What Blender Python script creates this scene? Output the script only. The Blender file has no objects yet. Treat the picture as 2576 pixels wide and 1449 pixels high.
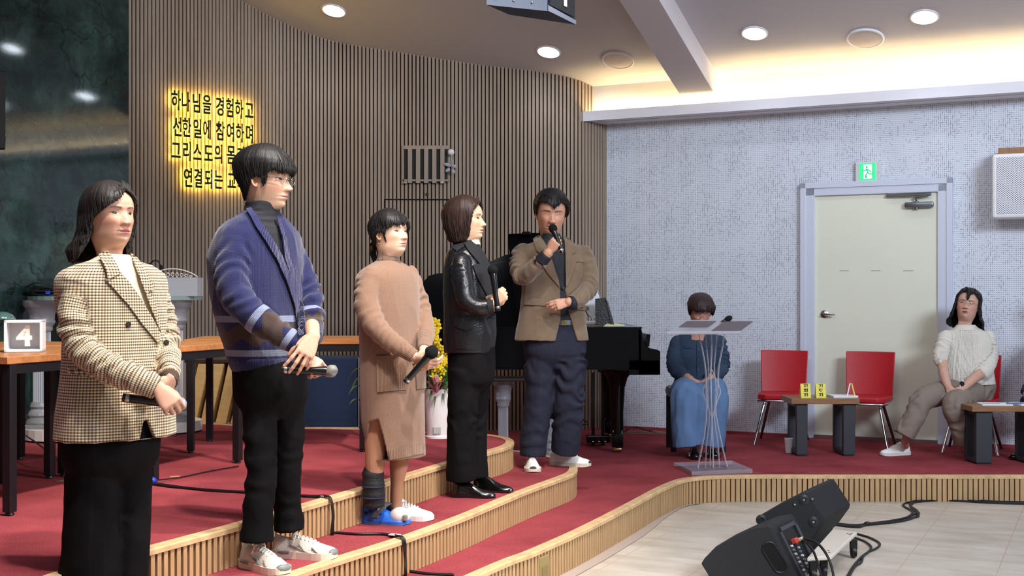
import bpy, bmesh, math, random
import numpy as np
from mathutils import Vector, Matrix
from mathutils.bvhtree import BVHTree
from mathutils import geometry as mgeo

random.seed(7)
SC = bpy.context.scene
COL = SC.collection

# ---------------------------------------------------------------- camera
F, CX, CY, H = 3106.0, 1288.0, 745.0, 1.43      # focal length in px, principal column, horizon row, eye height
cam_d = bpy.data.cameras.new('camera')
cam = bpy.data.objects.new('camera', cam_d)
COL.objects.link(cam)
cam.location = (0, 0, H)
cam.rotation_euler = (math.radians(90), 0, 0)
cam_d.sensor_width = 36
cam_d.lens = 36 * F / 2576
cam_d.shift_y = (CY - 724.5) / 2576
cam_d.clip_start = 0.05
cam_d.clip_end = 100
SC.camera = cam

# ---------------------------------------------------------------- view + world + big lights
SC.view_settings.view_transform = 'Standard'
SC.view_settings.look = 'None'
SC.view_settings.gamma = 1
SC.view_settings.exposure = 0.0
SC.view_settings.use_curve_mapping = False
w = bpy.data.worlds.new('hall_air'); SC.world = w; w.use_nodes = True
w.node_tree.nodes['Background'].inputs[0].default_value = (0.86, 0.90, 1.0, 1)
w.node_tree.nodes['Background'].inputs[1].default_value = 0.22

def light(name, kind, loc, energy, color, target=None, size=None, size_y=None, angle=None, blend=0.5, radius=None):
    l = bpy.data.lights.new(name, kind)
    l.energy = energy; l.color = color
    if kind == 'AREA':
        l.shape = 'RECTANGLE'; l.size = size; l.size_y = size_y or size
    if kind == 'SPOT':
        l.spot_size = math.radians(angle); l.spot_blend = blend; l.shadow_soft_size = radius or 0.1
    if kind == 'POINT':
        l.shadow_soft_size = radius or 0.1
    o = bpy.data.objects.new(name, l); COL.objects.link(o); o.location = loc
    if target is not None:
        d = Vector(target) - Vector(loc)
        o.rotation_euler = d.to_track_quat('-Z', 'Y').to_euler()
    return o

# stage spots high up above the audience (warm white), added unseen area fills (cool), the first aimed to brighten the white wall
light('stage_spot_lamp', 'SPOT', (0.7, 4.3, 5.5), 1080, (1.0, 0.92, 0.82), (-1.5, 6.1, 0.5), angle=66, blend=0.8, radius=0.12)
light('stage_spot_lamp', 'SPOT', (0.0, 2.6, 5.6), 900, (1.0, 0.92, 0.82), (-1.7, 4.6, 0.5), angle=62, blend=0.8, radius=0.12)
light('stage_spot_lamp', 'SPOT', (5.6, 2.2, 5.0), 850, (1.0, 0.90, 0.80), (-0.9, 5.6, 1.0), angle=38, blend=0.8, radius=0.15)
light('stage_spot_lamp', 'SPOT', (2.6, 3.6, 5.3), 300, (1.0, 0.91, 0.80), (0.4, 5.8, 0.1), angle=60, blend=0.9, radius=0.2)
light('hall_fill_light', 'AREA', (4.8, 1.5, 4.4), 500, (0.76, 0.86, 1.0), (3.4, 11.0, 2.6), size=2.4, size_y=1.2)
light('hall_fill_light', 'AREA', (-0.5, 3.0, 5.4), 110, (0.93, 0.95, 1.0), (-0.5, 9.5, 2.4), size=2.6, size_y=1.4)

# ---------------------------------------------------------------- coordinates
def P(px, py, Y):
    return Vector(((px - CX) / F * Y, Y, H + (CY - py) / F * Y))
def G(px, py, z):
    Y = F * (H - z) / (py - CY)
    return Vector(((px - CX) / F * Y, Y, z))
U = Vector((0.9, -0.435, 0)).normalized()     # along the white wall, to the right
V = Vector((-0.435, -0.9, 0)).normalized()    # out of the white wall, into the hall
C0 = Vector((0.926, 11.74, 0))                # the corner of wood wall and white wall
def UV(u, v, z): return C0 + U * u + V * v + Vector((0, 0, z))
def onwall(px, py, v=0.0):                    # the point of a pixel on the plane v = const
    a = (px - CX) / F
    n = -V
    d = n.dot(C0) - v
    Y = d / (n.x * a + n.y)
    return P(px, py, Y)
def uof(p): return (Vector(p) - C0).dot(U)
def vof(p): return (Vector(p) - C0).dot(V)
Z1, Z2, Z3 = 0.18, 0.34, 0.50
def ceilz(v): return 3.403 + 0.34 * (v - 0.179)

# ---------------------------------------------------------------- object helpers
def tag(o, label=None, cat=None, group=None, kind=None):
    if label: o['label'] = label
    if cat: o['category'] = cat
    if group: o['group'] = group
    if kind: o['kind'] = kind
    return o
def empty(name, loc, label=None, cat=None, group=None, rz=0):
    o = bpy.data.objects.new(name, None); COL.objects.link(o)
    o.location = loc; o.rotation_euler = (0, 0, rz); o.empty_display_size = 0.1
    return tag(o, label, cat, group)

class MB:
    """collects shapes; build() links them as one mesh object"""
    def __init__(self):
        self.v = []; self.f = []; self.m = []; self.mi = 0
    def add(self, vs, fs):
        n = len(self.v)
        self.v.extend([tuple(x) for x in vs]); self.f.extend([tuple(i + n for i in q) for q in fs])
        self.m.extend([self.mi] * len(fs))
        return self
    def box(self, c, s, R=None, bev=0.0):
        c = Vector(c); hx, hy, hz = s[0] / 2, s[1] / 2, s[2] / 2
        if bev > 0:
            b = min(bev, hx * .9, hy * .9, hz * .9)
            bm = bmesh.new(); bmesh.ops.create_cube(bm, size=1)
            for x in bm.verts: x.co = Vector((x.co.x * 2 * hx, x.co.y * 2 * hy, x.co.z * 2 * hz))
            bmesh.ops.bevel(bm, geom=bm.edges[:], offset=b, segments=2, affect='EDGES', profile=0.5)
            bm.verts.index_update()
            vs = [x.co.copy() for x in bm.verts]; fs = [[q.index for q in fc.verts] for fc in bm.faces]; bm.free()
        else:
            vs = [Vector((x, y, z)) for x in (-hx, hx) for y in (-hy, hy) for z in (-hz, hz)]
            fs = [(0, 1, 3, 2), (4, 6, 7, 5), (0, 4, 5, 1), (2, 3, 7, 6), (0, 2, 6, 4), (1, 5, 7, 3)]
        if R is not None: vs = [R @ q for q in vs]
        return self.add([q + c for q in vs], fs)
    def prism(self, pts, z0, z1):
        """vertical prism over a 2D outline"""
        n = len(pts)
        vs = [(p[0], p[1], z0) for p in pts] + [(p[0], p[1], z1) for p in pts]
        fs = [tuple(range(n))[::-1], tuple(range(n, 2 * n))] + [(i, (i + 1) % n, n + (i + 1) % n, n + i) for i in range(n)]
        return self.add(vs, fs)
    def hull(self, bot, top):
        n = len(bot)
        fs = [tuple(range(n))[::-1], tuple(range(n, 2 * n))] + [(i, (i + 1) % n, n + (i + 1) % n, n + i) for i in range(n)]
        return self.add(list(bot) + list(top), fs)
    def tube(self, pts, r, n=8, caps=True, smooth=0):
        pts = [Vector(p) for p in pts]
        rs = list(r) if hasattr(r, '__len__') else [r] * len(pts)
        if smooth: pts, rs = catmull(pts, rs, smooth)
        v, f = tube_geo(pts, rs, n, caps)
        return self.add(v, f)
    def lathe(self, prof, c=(0, 0, 0), n=24, R=None):
        """profile of (radius, z) pairs round the z axis"""
        c = Vector(c); vs = []; fs = []
        for (r, z) in prof:
            for k in range(n):
                a = 2 * math.pi * k / n
                q = Vector((r * math.cos(a), r * math.sin(a), z))
                vs.append((R @ q if R is not None else q) + c)
        for i in range(len(prof) - 1):
            for k in range(n):
                k2 = (k + 1) % n
                fs.append((i * n + k, i * n + k2, (i + 1) * n + k2, (i + 1) * n + k))
        if prof[0][0] > 1e-5: fs.append(tuple(range(n))[::-1])
        if prof[-1][0] > 1e-5: fs.append(tuple((len(prof) - 1) * n + k for k in range(n)))
        return self.add(vs, fs)
    def ball(self, c, r, R=None, n=16, m=10):
        prof = [(math.sin(math.pi * i / m), -math.cos(math.pi * i / m)) for i in range(m + 1)]
        rr = r if hasattr(r, '__len__') else (r, r, r)
        c = Vector(c); vs = []; fs = []
        for (a, z) in prof:
            for k in range(n):
                t = 2 * math.pi * k / n
                q = Vector((a * math.cos(t) * rr[0], a * math.sin(t) * rr[1], z * rr[2]))
                vs.append((R @ q if R is not None else q) + c)
        for i in range(m):
            for k in range(n):
                k2 = (k + 1) % n
                fs.append((i * n + k, i * n + k2, (i + 1) * n + k2, (i + 1) * n + k))
        return self.add(vs, fs)
    def build(self, name, mat, parent=None, smooth=False, origin=None, auto=None):
        me = bpy.data.meshes.new(name)
        org = Vector(origin) if origin is not None else Vector((0, 0, 0))
        if parent is not None and origin is None: org = parent_loc(parent)
        me.from_pydata([tuple(Vector(q) - org) for q in self.v], [], self.f)
        mats = mat if isinstance(mat, (list, tuple)) else [mat]
        for k in mats: me.materials.append(k)
        if len(mats) > 1: me.polygons.foreach_set('material_index', self.m)
        bm = bmesh.new(); bm.from_mesh(me)
        bmesh.ops.remove_doubles(bm, verts=bm.verts, dist=1e-5)
        bmesh.ops.recalc_face_normals(bm, faces=bm.faces); bm.to_mesh(me); bm.free()
        if smooth:
            me.polygons.foreach_set('use_smooth', [True] * len(me.polygons))
            if auto is None: auto = 40
            me.set_sharp_from_angle(angle=math.radians(auto))
        o = bpy.data.objects.new(name, me); COL.objects.link(o)
        if parent is not None:
            o.parent = parent
        elif origin is not None:
            o.location = org
        return o
def parent_loc(p):
    l = Vector((0, 0, 0))
    while p is not None:
        l += p.location; p = p.parent
    return l

def catmull(pts, rs, k):
    P_ = [Vector(p) for p in pts]; out = []; ro = []
    n = len(P_)
    for i in range(n - 1):
        p0 = P_[i - 1] if i > 0 else P_[i] * 2 - P_[i + 1]
        p3 = P_[i + 2] if i + 2 < n else P_[i + 1] * 2 - P_[i]
        p1, p2 = P_[i], P_[i + 1]
        for j in range(k):
            t = j / k
            out.append(0.5 * ((2 * p1) + (p2 - p0) * t + (2 * p0 - 5 * p1 + 4 * p2 - p3) * t * t + (3 * p1 - p0 - 3 * p2 + p3) * t ** 3))
            s = t * t * (3 - 2 * t)
            ro.append(rs[i] * (1 - s) + rs[i + 1] * s)
    out.append(P_[-1]); ro.append(rs[-1])
    return out, ro
def frames(pts):
    n = len(pts); T = []
    for i in range(n):
        a = pts[max(i - 1, 0)]; b = pts[min(i + 1, n - 1)]
        d = (b - a)
        T.append(d.normalized() if d.length > 1e-9 else Vector((0, 0, 1)))
    ref = Vector((0, 0, 1)) if abs(T[0].z) < 0.9 else Vector((0, 1, 0))
    A = (ref - T[0] * ref.dot(T[0])).normalized(); out = []
    for t in T:
        A = (A - t * A.dot(t))
        A = A.normalized() if A.length > 1e-6 else t.orthogonal().normalized()
        out.append((t, A, t.cross(A)))
    return out
def tube_geo(pts, rs, n=12, caps=True, ratio=1.0, fold=None):
    fr = frames(pts); vs = []; fs = []
    m = len(pts)
    for i, p in enumerate(pts):
        t, A, B = fr[i]
        for k in range(n):
            a = 2 * math.pi * k / n
            r = rs[i]
            if fold: r *= fold(i / (m - 1), a)
            vs.append(p + A * (math.cos(a) * r) + B * (math.sin(a) * r * ratio))
    for i in range(m - 1):
        for k in range(n):
            k2 = (k + 1) % n
            fs.append((i * n + k, i * n + k2, (i + 1) * n + k2, (i + 1) * n + k))
    if caps:
        fs.append(tuple(range(n))[::-1]); fs.append(tuple((m - 1) * n + k for k in range(n)))
    return vs, fs
def resample(pts, step):
    pts = [Vector(p) for p in pts]
    out = [pts[0]]; acc = 0.0; cur = pts[0]
    i = 1
    while i < len(pts):
        d = (pts[i] - cur).length
        if acc + d >= step:
            cur = cur + (pts[i] - cur) * ((step - acc) / d); out.append(cur.copy()); acc = 0
        else:
            acc += d; cur = pts[i]; i += 1
    return out

# ---------------------------------------------------------------- materials
MATS = {}
def S(c):                                   # sRGB 0-255 -> linear
    o = []
    for x in c[:3]:
        x = x / 255.0
        o.append(x / 12.92 if x <= 0.04045 else ((x + 0.055) / 1.055) ** 2.4)
    return (o[0], o[1], o[2], 1)
def mat(name, col, rough=0.5, metal=0.0, spec=0.5, bump=None, var=None, emit=None, trans=0.0, ior=1.45, coat=0.0, sheen=0.0, coord='Object', alpha=1.0):
    """col sRGB; bump=(scale,strength[,stretch]); var=(scale,amount[,stretch]) brightness variation"""
    if name in MATS: return MATS[name]
    m = bpy.data.materials.new(name); m.use_nodes = True; MATS[name] = m
    nt = m.node_tree; b = nt.nodes['Principled BSDF']
    b.inputs['Base Color'].default_value = S(col); b.inputs['Roughness'].default_value = rough
    b.inputs['Metallic'].default_value = metal; b.inputs['Specular IOR Level'].default_value = spec
    b.inputs['IOR'].default_value = ior; b.inputs['Transmission Weight'].default_value = trans
    b.inputs['Coat Weight'].default_value = coat; b.inputs['Sheen Weight'].default_value = sheen
    b.inputs['Alpha'].default_value = alpha
    if emit:
        b.inputs['Emission Color'].default_value = S(emit[0]); b.inputs['Emission Strength'].default_value = emit[1]
    tc = nt.nodes.new('ShaderNodeTexCoord')
    def tex(scale, stretch, detail=4):
        mp = nt.nodes.new('ShaderNodeMapping'); nt.links.new(tc.outputs[coord], mp.inputs[0])
        mp.inputs['Scale'].default_value = stretch or (1, 1, 1)
        n = nt.nodes.new('ShaderNodeTexNoise'); n.inputs['Scale'].default_value = scale; n.inputs['Detail'].default_value = detail
        nt.links.new(mp.outputs[0], n.inputs['Vector']); return n
    if var:
        n = tex(var[0], var[2] if len(var) > 2 else None, 6)
        mr = nt.nodes.new('ShaderNodeMapRange'); mr.inputs[1].default_value = 0.25; mr.inputs[2].default_value = 0.75
        mr.inputs[3].default_value = 1 - var[1]; mr.inputs[4].default_value = 1 + var[1]
        nt.links.new(n.outputs[0], mr.inputs[0])
        mx = nt.nodes.new('ShaderNodeMix'); mx.data_type = 'RGBA'; mx.blend_type = 'MULTIPLY'; mx.inputs[0].default_value = 1
        mx.inputs[6].default_value = S(col)
        cb = nt.nodes.new('ShaderNodeCombineColor')
        for i in range(3): nt.links.new(mr.outputs[0], cb.inputs[i])
        nt.links.new(cb.outputs[0], mx.inputs[7]); nt.links.new(mx.outputs[2], b.inputs['Base Color'])
    if bump:
        n = tex(bump[0], bump[2] if len(bump) > 2 else None, 5)
        bp = nt.nodes.new('ShaderNodeBump'); bp.inputs['Strength'].default_value = bump[1]; bp.inputs['Distance'].default_value = 0.01
        nt.links.new(n.outputs[0], bp.inputs['Height']); nt.links.new(bp.outputs[0], b.inputs['Normal'])
    return m
def nodes_of(m): return m.node_tree, m.node_tree.nodes['Principled BSDF']
def N(nt, kind, **kw):
    n = nt.nodes.new(kind)
    for k, v in kw.items():
        if k.startswith('i'): n.inputs[int(k[1:])].default_value = v
        else: setattr(n, k, v)
    return n
def MATH(nt, op, a=None, b=None, c=None):
    n = nt.nodes.new('ShaderNodeMath'); n.operation = op
    for i, x in enumerate((a, b, c)):
        if x is None: continue
        if isinstance(x, (int, float)): n.inputs[i].default_value = x
        else: nt.links.new(x, n.inputs[i])
    return n.outputs[0]
def MIX(nt, f, a, b):
    n = nt.nodes.new('ShaderNodeMix'); n.data_type = 'RGBA'
    for i, x in ((0, f), (6, a), (7, b)):
        if isinstance(x, (int, float, tuple)): n.inputs[i].default_value = x
        else: nt.links.new(x, n.inputs[i])
    return n.outputs[2]
# ================================================================ room materials
def make_tile():
    m = mat('cream_floor_tile', (214, 200, 178), 0.32, spec=0.4)
    nt, b = nodes_of(m)
    tc = N(nt, 'ShaderNodeTexCoord'); mp = N(nt, 'ShaderNodeMapping')
    mp.inputs['Rotation'].default_value = (0, 0, math.atan2(0.435, 0.9))
    nt.links.new(tc.outputs['Object'], mp.inputs[0])
    sep = N(nt, 'ShaderNodeSeparateXYZ'); nt.links.new(mp.outputs[0], sep.inputs[0])
    gx = MATH(nt, 'PINGPONG', MATH(nt, 'ADD', sep.outputs[0], 0.05), 0.235)
    gy = MATH(nt, 'PINGPONG', MATH(nt, 'ADD', sep.outputs[1], 0.1), 0.47)
    line = MATH(nt, 'LESS_THAN', MATH(nt, 'MINIMUM', gx, gy), 0.0035)
    n1 = N(nt, 'ShaderNodeTexNoise'); n1.inputs['Scale'].default_value = 2.2; n1.inputs['Detail'].default_value = 9; n1.inputs['Roughness'].default_value = 0.62
    mp2 = N(nt, 'ShaderNodeMapping'); mp2.inputs['Scale'].default_value = (1, 3.2, 1); nt.links.new(mp.outputs[0], mp2.inputs[0]); nt.links.new(mp2.outputs[0], n1.inputs['Vector'])
    cr = N(nt, 'ShaderNodeValToRGB'); cr.color_ramp.elements[0].position = 0.33; cr.color_ramp.elements[0].color = S((182, 171, 156)); cr.color_ramp.elements[1].position = 0.66; cr.color_ramp.elements[1].color = S((212, 203, 190))
    nt.links.new(n1.outputs[0], cr.inputs[0])
    nt.links.new(MIX(nt, line, cr.outputs[0], S((188, 170, 148))), b.inputs['Base Color'])
    return m
def make_carpet():
    m = mat('red_carpet', (158, 46, 58), 0.95, spec=0.05)
    nt, b = nodes_of(m)
    tc = N(nt, 'ShaderNodeTexCoord')
    n1 = N(nt, 'ShaderNodeTexNoise'); n1.inputs['Scale'].default_value = 160; n1.inputs['Detail'].default_value = 3; nt.links.new(tc.outputs['Object'], n1.inputs[0])
    n2 = N(nt, 'ShaderNodeTexNoise'); n2.inputs['Scale'].default_value = 3.0; n2.inputs['Detail'].default_value = 7; nt.links.new(tc.outputs['Object'], n2.inputs[0])
    f = MATH(nt, 'ADD', MATH(nt, 'MULTIPLY', n1.outputs[0], 0.6), MATH(nt, 'MULTIPLY', n2.outputs[0], 0.55))
    cr = N(nt, 'ShaderNodeValToRGB'); cr.color_ramp.elements[0].position = 0.36; cr.color_ramp.elements[0].color = S((116, 48, 54)); cr.color_ramp.elements[1].position = 0.8; cr.color_ramp.elements[1].color = S((170, 78, 84))
    nt.links.new(f, cr.inputs[0]); nt.links.new(cr.outputs[0], b.inputs['Base Color'])
    bp = N(nt, 'ShaderNodeBump'); bp.inputs['Strength'].default_value = 0.6; bp.inputs['Distance'].default_value = 0.006
    nt.links.new(n1.outputs[0], bp.inputs['Height']); nt.links.new(bp.outputs[0], b.inputs['Normal'])
    return m
def make_marble():
    m = mat('green_marble', (30, 52, 50), 0.05, spec=0.55, coat=0.12)
    nt, b = nodes_of(m); b.inputs['Coat Roughness'].default_value = 0.02
    tc = N(nt, 'ShaderNodeTexCoord')
    n0 = N(nt, 'ShaderNodeTexNoise'); n0.inputs['Scale'].default_value = 3.2; n0.inputs['Detail'].default_value = 12; n0.inputs['Roughness'].default_value = 0.72; n0.inputs['Distortion'].default_value = .35
    nt.links.new(tc.outputs['Object'], n0.inputs[0])
    cr = N(nt, 'ShaderNodeValToRGB'); e = cr.color_ramp.elements
    e[0].position = 0.34; e[0].color = S((13, 23, 23)); e[1].position = 0.52; e[1].color = S((32, 50, 47))
    k = e.new(0.66); k.color = S((50, 74, 68)); k = e.new(0.74); k.color = S((24, 40, 38))
    nt.links.new(n0.outputs[0], cr.inputs[0])
    vo = N(nt, 'ShaderNodeTexVoronoi'); vo.feature = 'DISTANCE_TO_EDGE'; vo.inputs['Scale'].default_value = 2.6
    nz = N(nt, 'ShaderNodeTexNoise'); nz.inputs['Scale'].default_value = 5; nz.inputs['Detail'].default_value = 8; nt.links.new(tc.outputs['Object'], nz.inputs[0])
    mx = N(nt, 'ShaderNodeMix', data_type='VECTOR'); mx.inputs[0].default_value = 0.35
    nt.links.new(tc.outputs['Object'], mx.inputs[4]); nt.links.new(nz.outputs[1], mx.inputs[5]); nt.links.new(mx.outputs[1], vo.inputs['Vector'])
    vein = MATH(nt, 'LESS_THAN', vo.outputs[0], 0.012)
    nt.links.new(MIX(nt, MATH(nt, 'MULTIPLY', vein, 0.6), cr.outputs[0], S((8, 14, 15))), b.inputs['Base Color'])
    bp = N(nt, 'ShaderNodeBump'); bp.inputs['Strength'].default_value = 0.04; bp.inputs['Distance'].default_value = 0.004
    nt.links.new(n0.outputs[0], bp.inputs['Height']); nt.links.new(bp.outputs[0], b.inputs['Normal'])
    return m
def make_acoustic():
    """white perforated acoustic panel: grid of small holes, some joined into dashes"""
    m = mat('perforated_panel', (205, 208, 216), 0.7, spec=0.2)
    nt, b = nodes_of(m)
    uv = N(nt, 'ShaderNodeUVMap'); sep = N(nt, 'ShaderNodeSeparateXYZ'); nt.links.new(uv.outputs[0], sep.inputs[0])
    pitch = 0.0165
    x = MATH(nt, 'DIVIDE', sep.outputs[0], pitch); y = MATH(nt, 'DIVIDE', sep.outputs[1], pitch)
    fx = MATH(nt, 'FRACT', x); fy = MATH(nt, 'FRACT', y)
    cx = MATH(nt, 'FLOOR', x); cy = MATH(nt, 'FLOOR', y)
    cv = N(nt, 'ShaderNodeCombineXYZ'); nt.links.new(cx, cv.inputs[0]); nt.links.new(cy, cv.inputs[1])
    wn = N(nt, 'ShaderNodeTexWhiteNoise'); wn.noise_dimensions = '2D'; nt.links.new(cv.outputs[0], wn.inputs['Vector'])
    lo = N(nt, 'ShaderNodeTexNoise'); lo.inputs['Scale'].default_value = 3.5; lo.inputs['Detail'].default_value = 3; nt.links.new(uv.outputs[0], lo.inputs[0])
    # dot half-sizes vary: round dot, vertical dash or horizontal dash
    r = wn.outputs[0]
    hx = MATH(nt, 'ADD', 0.20, MATH(nt, 'MULTIPLY', MATH(nt, 'GREATER_THAN', r, 0.95), 0.30))
    t = MATH(nt, 'MULTIPLY', MATH(nt, 'LESS_THAN', r, MATH(nt, 'SUBTRACT', MATH(nt, 'MULTIPLY', lo.outputs[0], 1.3), 0.48)), 0.30)
    hy = MATH(nt, 'ADD', 0.20, t)
    dx = MATH(nt, 'DIVIDE', MATH(nt, 'ABSOLUTE', MATH(nt, 'SUBTRACT', fx, 0.5)), hx)
    dy = MATH(nt, 'DIVIDE', MATH(nt, 'ABSOLUTE', MATH(nt, 'SUBTRACT', fy, 0.5)), hy)
    hole = MATH(nt, 'LESS_THAN', MATH(nt, 'MAXIMUM', dx, dy), 1.0)
    base = MIX(nt, MATH(nt, 'MULTIPLY', hole, 0.72), S((220, 225, 236)), S((110, 112, 130)))
    nt.links.new(base, b.inputs['Base Color'])
    return m
def make_ceiling():
    m = mat('ceiling_board', (186, 184, 192), 0.85, spec=0.15)
    nt, b = nodes_of(m)
    tc = N(nt, 'ShaderNodeTexCoord')
    n1 = N(nt, 'ShaderNodeTexVoronoi'); n1.inputs['Scale'].default_value = 55; nt.links.new(tc.outputs['Object'], n1.inputs['Vector'])
    n2 = N(nt, 'ShaderNodeTexNoise'); n2.inputs['Scale'].default_value = 30; n2.inputs['Detail'].default_value = 4; nt.links.new(tc.outputs['Object'], n2.inputs[0])
    hole = MATH(nt, 'LESS_THAN', MATH(nt, 'ADD', n1.outputs[0], MATH(nt, 'MULTIPLY', n2.outputs[0], 0.35)), 0.30)
    nt.links.new(MIX(nt, MATH(nt, 'MULTIPLY', hole, 0.35), S((186, 184, 192)), S((140, 134, 134))), b.inputs['Base Color'])
    return m
def make_wood(name, col, stretch=(60, 60, 1.5), rough=0.5, amt=0.16, coord='Object'):
    m = mat(name, col, rough, spec=0.35, var=(1.0, amt, stretch), bump=(1.0, 0.05, stretch), coord=coord)
    return m
M_TILE = make_tile(); M_CARPET = make_carpet(); M_MARBLE = make_marble(); M_ACOU = make_acoustic(); M_CEIL = make_ceiling()
M_SLAT = make_wood('brown_slat_wood', (160, 143, 126), (40, 40, 2.5))
M_GROOVE = mat('slat_backing_shaded', (54, 38, 34), 0.9, spec=0.1)  # dark backing, with the shade between the slats put into its tone
M_RISER = make_wood('honey_slat_wood', (182, 148, 108), (40, 40, 6))
M_NOSE = make_wood('step_nosing_wood', (206, 172, 128), (14, 14, 14), amt=0.25)
M_RGROOVE = mat('riser_groove_shade', (44, 26, 15), 0.9, spec=0.1)  # darkened so the gaps carry the slats' shadow in their colour
M_PAINT = mat('white_paint', (222, 222, 228), 0.5, spec=0.35)
M_FRAME = mat('white_door_frame', (206, 212, 228), 0.35, spec=0.4)
M_DOOR = mat('cream_door_paint', (226, 228, 210), 0.4, var=(2.0, 0.03))
M_BLACK = mat('black_paint', (18, 18, 20), 0.45)
M_STEEL = mat('brushed_steel', (190, 190, 192), 0.25, metal=1.0)
M_CHROME = mat('chrome', (215, 215, 220), 0.12, metal=1.0)

# ================================================================ floor
o = MB().box((1.5, 4.5, -0.06), (15, 19, 0.12)).build('floor', M_TILE); tag(o, kind='structure')

# ================================================================ stage tiers
def smoothline(pts, k=8):
    q, _ = catmull([Vector((p[0], p[1], 0)) for p in pts], [0] * len(pts), k)
    return q
Gx = lambda a, b, z: G(a, b, z).to_2d()
# lower stage edge (z = Z1)
e1 = [UV(1.78, 11.6, 0), UV(1.75, 8.5, 0), G(1200, 1443, Z1), G(1341, 1386, Z1), G(1472, 1327, Z1), G(1594, 1264, Z1), G(1655, 1231, Z1), G(1705, 1209.5, Z1), G(1743, 1202, Z1), G(1798, 1197.5, Z1), G(1900, 1196, Z1), G(2200, 1196, Z1), G(2576, 1196, Z1), Vector((6.6, 8.62, 0))]
e2 = [UV(1.50, 11.6, 0), UV(1.48, 8.5, 0), G(722, 1449, Z2), G(1004, 1357, Z2), G(1154, 1290 + 12, Z2), G(1241, 1266, Z2), G(1327, 1231, Z2), G(1396, 1206, Z2), G(1430, 1193, Z2), G(1442.5, 1182, Z2), G(1436, 1170, Z2), G(1384, 1149.5, Z2), G(1285, 1134, Z2), Vector((-0.5, 8.72, 0)), Vector((-1.4, 9.0, 0)), Vector((-3.6, 9.75, 0))]
e3 = [UV(1.27, 11.6, 0), UV(1.26, 8.5, 0), G(126, 1452, Z3), G(338, 1390, Z3), G(606, 1317, Z3), G(903, 1231, Z3), G(1120, 1166, Z3), G(1211, 1140, Z3), G(1264, 1125, Z3), G(1284, 1113, Z3), G(1275, 1103.5, Z3), G(1250, 1098, Z3), G(1211, 1093.5, Z3), G(1060, 1087, Z3), G(897, 1080, Z3), G(617, 1071, Z3), G(498, 1066, Z3), Vector((-3.5, 9.1, 0))]
E1, E2, E3 = smoothline(e1), smoothline(e2), smoothline(e3)
def tier(edge, close, z0, z1, slat_until=None):
    """platform: carpet top over a dark core, slatted riser, wooden nosing"""
    pts = [p.to_2d() for p in edge] + [Vector(p).to_2d() for p in close]
    top = MB(); top.prism(pts, z0, z1)
    o = top.build('stage_platform', M_CARPET); tag(o, kind='structure')
    line = [Vector((p.x, p.y, 0)) for p in edge]
    # riser backing + slats
    sl = MB(); bk = MB(); nose = MB()
    rs = resample(line, 0.036)
    n = len(line)
    def normal(i, L):
        a = L[max(i - 1, 0)]; b = L[min(i + 1, len(L) - 1)]
        t = (b - a).normalized(); return t, Vector((t.y, -t.x, 0))
    for i, p in enumerate(rs):
        t, nn = normal(i, rs)
        R = Matrix((t, nn, Vector((0, 0, 1)))).transposed()
        sl.box(p + nn * 0.011 + Vector((0, 0, (z0 + z1 - 0.018) / 2)), (0.0275 if abs(nn.y) > .93 else 0.0215, 0.018, z1 - z0 - 0.020), R)  # narrower slats off the front face: wider dark gaps stand in for shadow
    L = resample(line, 0.05)
    for i in range(len(L) - 1):
        t, n1 = normal(i, L); _, n2 = normal(i + 1, L)
        a, b = L[i], L[i + 1]
        def q(p, nn, d, z): return p + nn * d + Vector((0, 0, z))
        bk.add([q(a, n1, 0.003, z0), q(b, n2, 0.003, z0), q(b, n2, 0.003, z1 - .005), q(a, n1, 0.003, z1 - .005)], [(0, 1, 2, 3)])
    prof = [(0.025, z1 - 0.020), (0.025, z1 - 0.003), (0.021, z1 + 0.003), (-0.030, z1 + 0.003), (-0.030, z1 - 0.020)]
    vs = []; fs = []; k = len(prof)
    for i, p in enumerate(L):
        t, nn = normal(i, L)
        for (d, z) in prof: vs.append(p + nn * d + Vector((0, 0, z)))
    for i in range(len(L) - 1):
        for j in range(k): fs.append((i * k + j, i * k + (j + 1) % k, (i + 1) * k + (j + 1) % k, (i + 1) * k + j))
    nose.add(vs, fs)
    tag(sl.build('riser_slats', M_RISER, o), kind=None)
    bk.build('riser_backing', M_RGROOVE, o); nose.build('edge_trim', M_NOSE, o)
    return o
tier(E1, [Vector((6.6, 12.4, 0)), Vector((-4.4, 12.4, 0)), Vector((-6.6, 3.0, 0)), UV(-2.6, 11.6, 0)], 0.0, Z1)
tier(E2, [UV(-2.3, 8.0, 0), UV(-2.3, 11.6, 0)], Z1, Z2)
tier(E3, [UV(-2.25, 8.0, 0), UV(-2.25, 11.6, 0)], Z2, Z3)
# pale strip of floor joint along the foot of the lower riser
st = MB(); L = resample([Vector((p.x, p.y, 0)) for p in E1[: int(len(E1) * .66)]], 0.08)
vs = []; fs = []
for i, p in enumerate(L):
    a = L[max(i - 1, 0)]; b = L[min(i + 1, len(L) - 1)]; t = (b - a).normalized(); nn = Vector((t.y, -t.x, 0))
    wd = 0.075 if p.y < 7.4 else max(0.02, 0.075 - (p.y - 7.4) * 0.06)
    vs += [p + nn * 0.018 + Vector((0, 0, 0.004)), p + nn * (0.018 + wd) + Vector((0, 0, 0.004))]
for i in range(len(L) - 1): fs.append((2 * i, 2 * i + 1, 2 * i + 3, 2 * i + 2))
st.add(vs, fs); tag(st.build('trim_1', mat('grey_floor_strip', (176, 160, 150), 0.5)), kind='structure')

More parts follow.
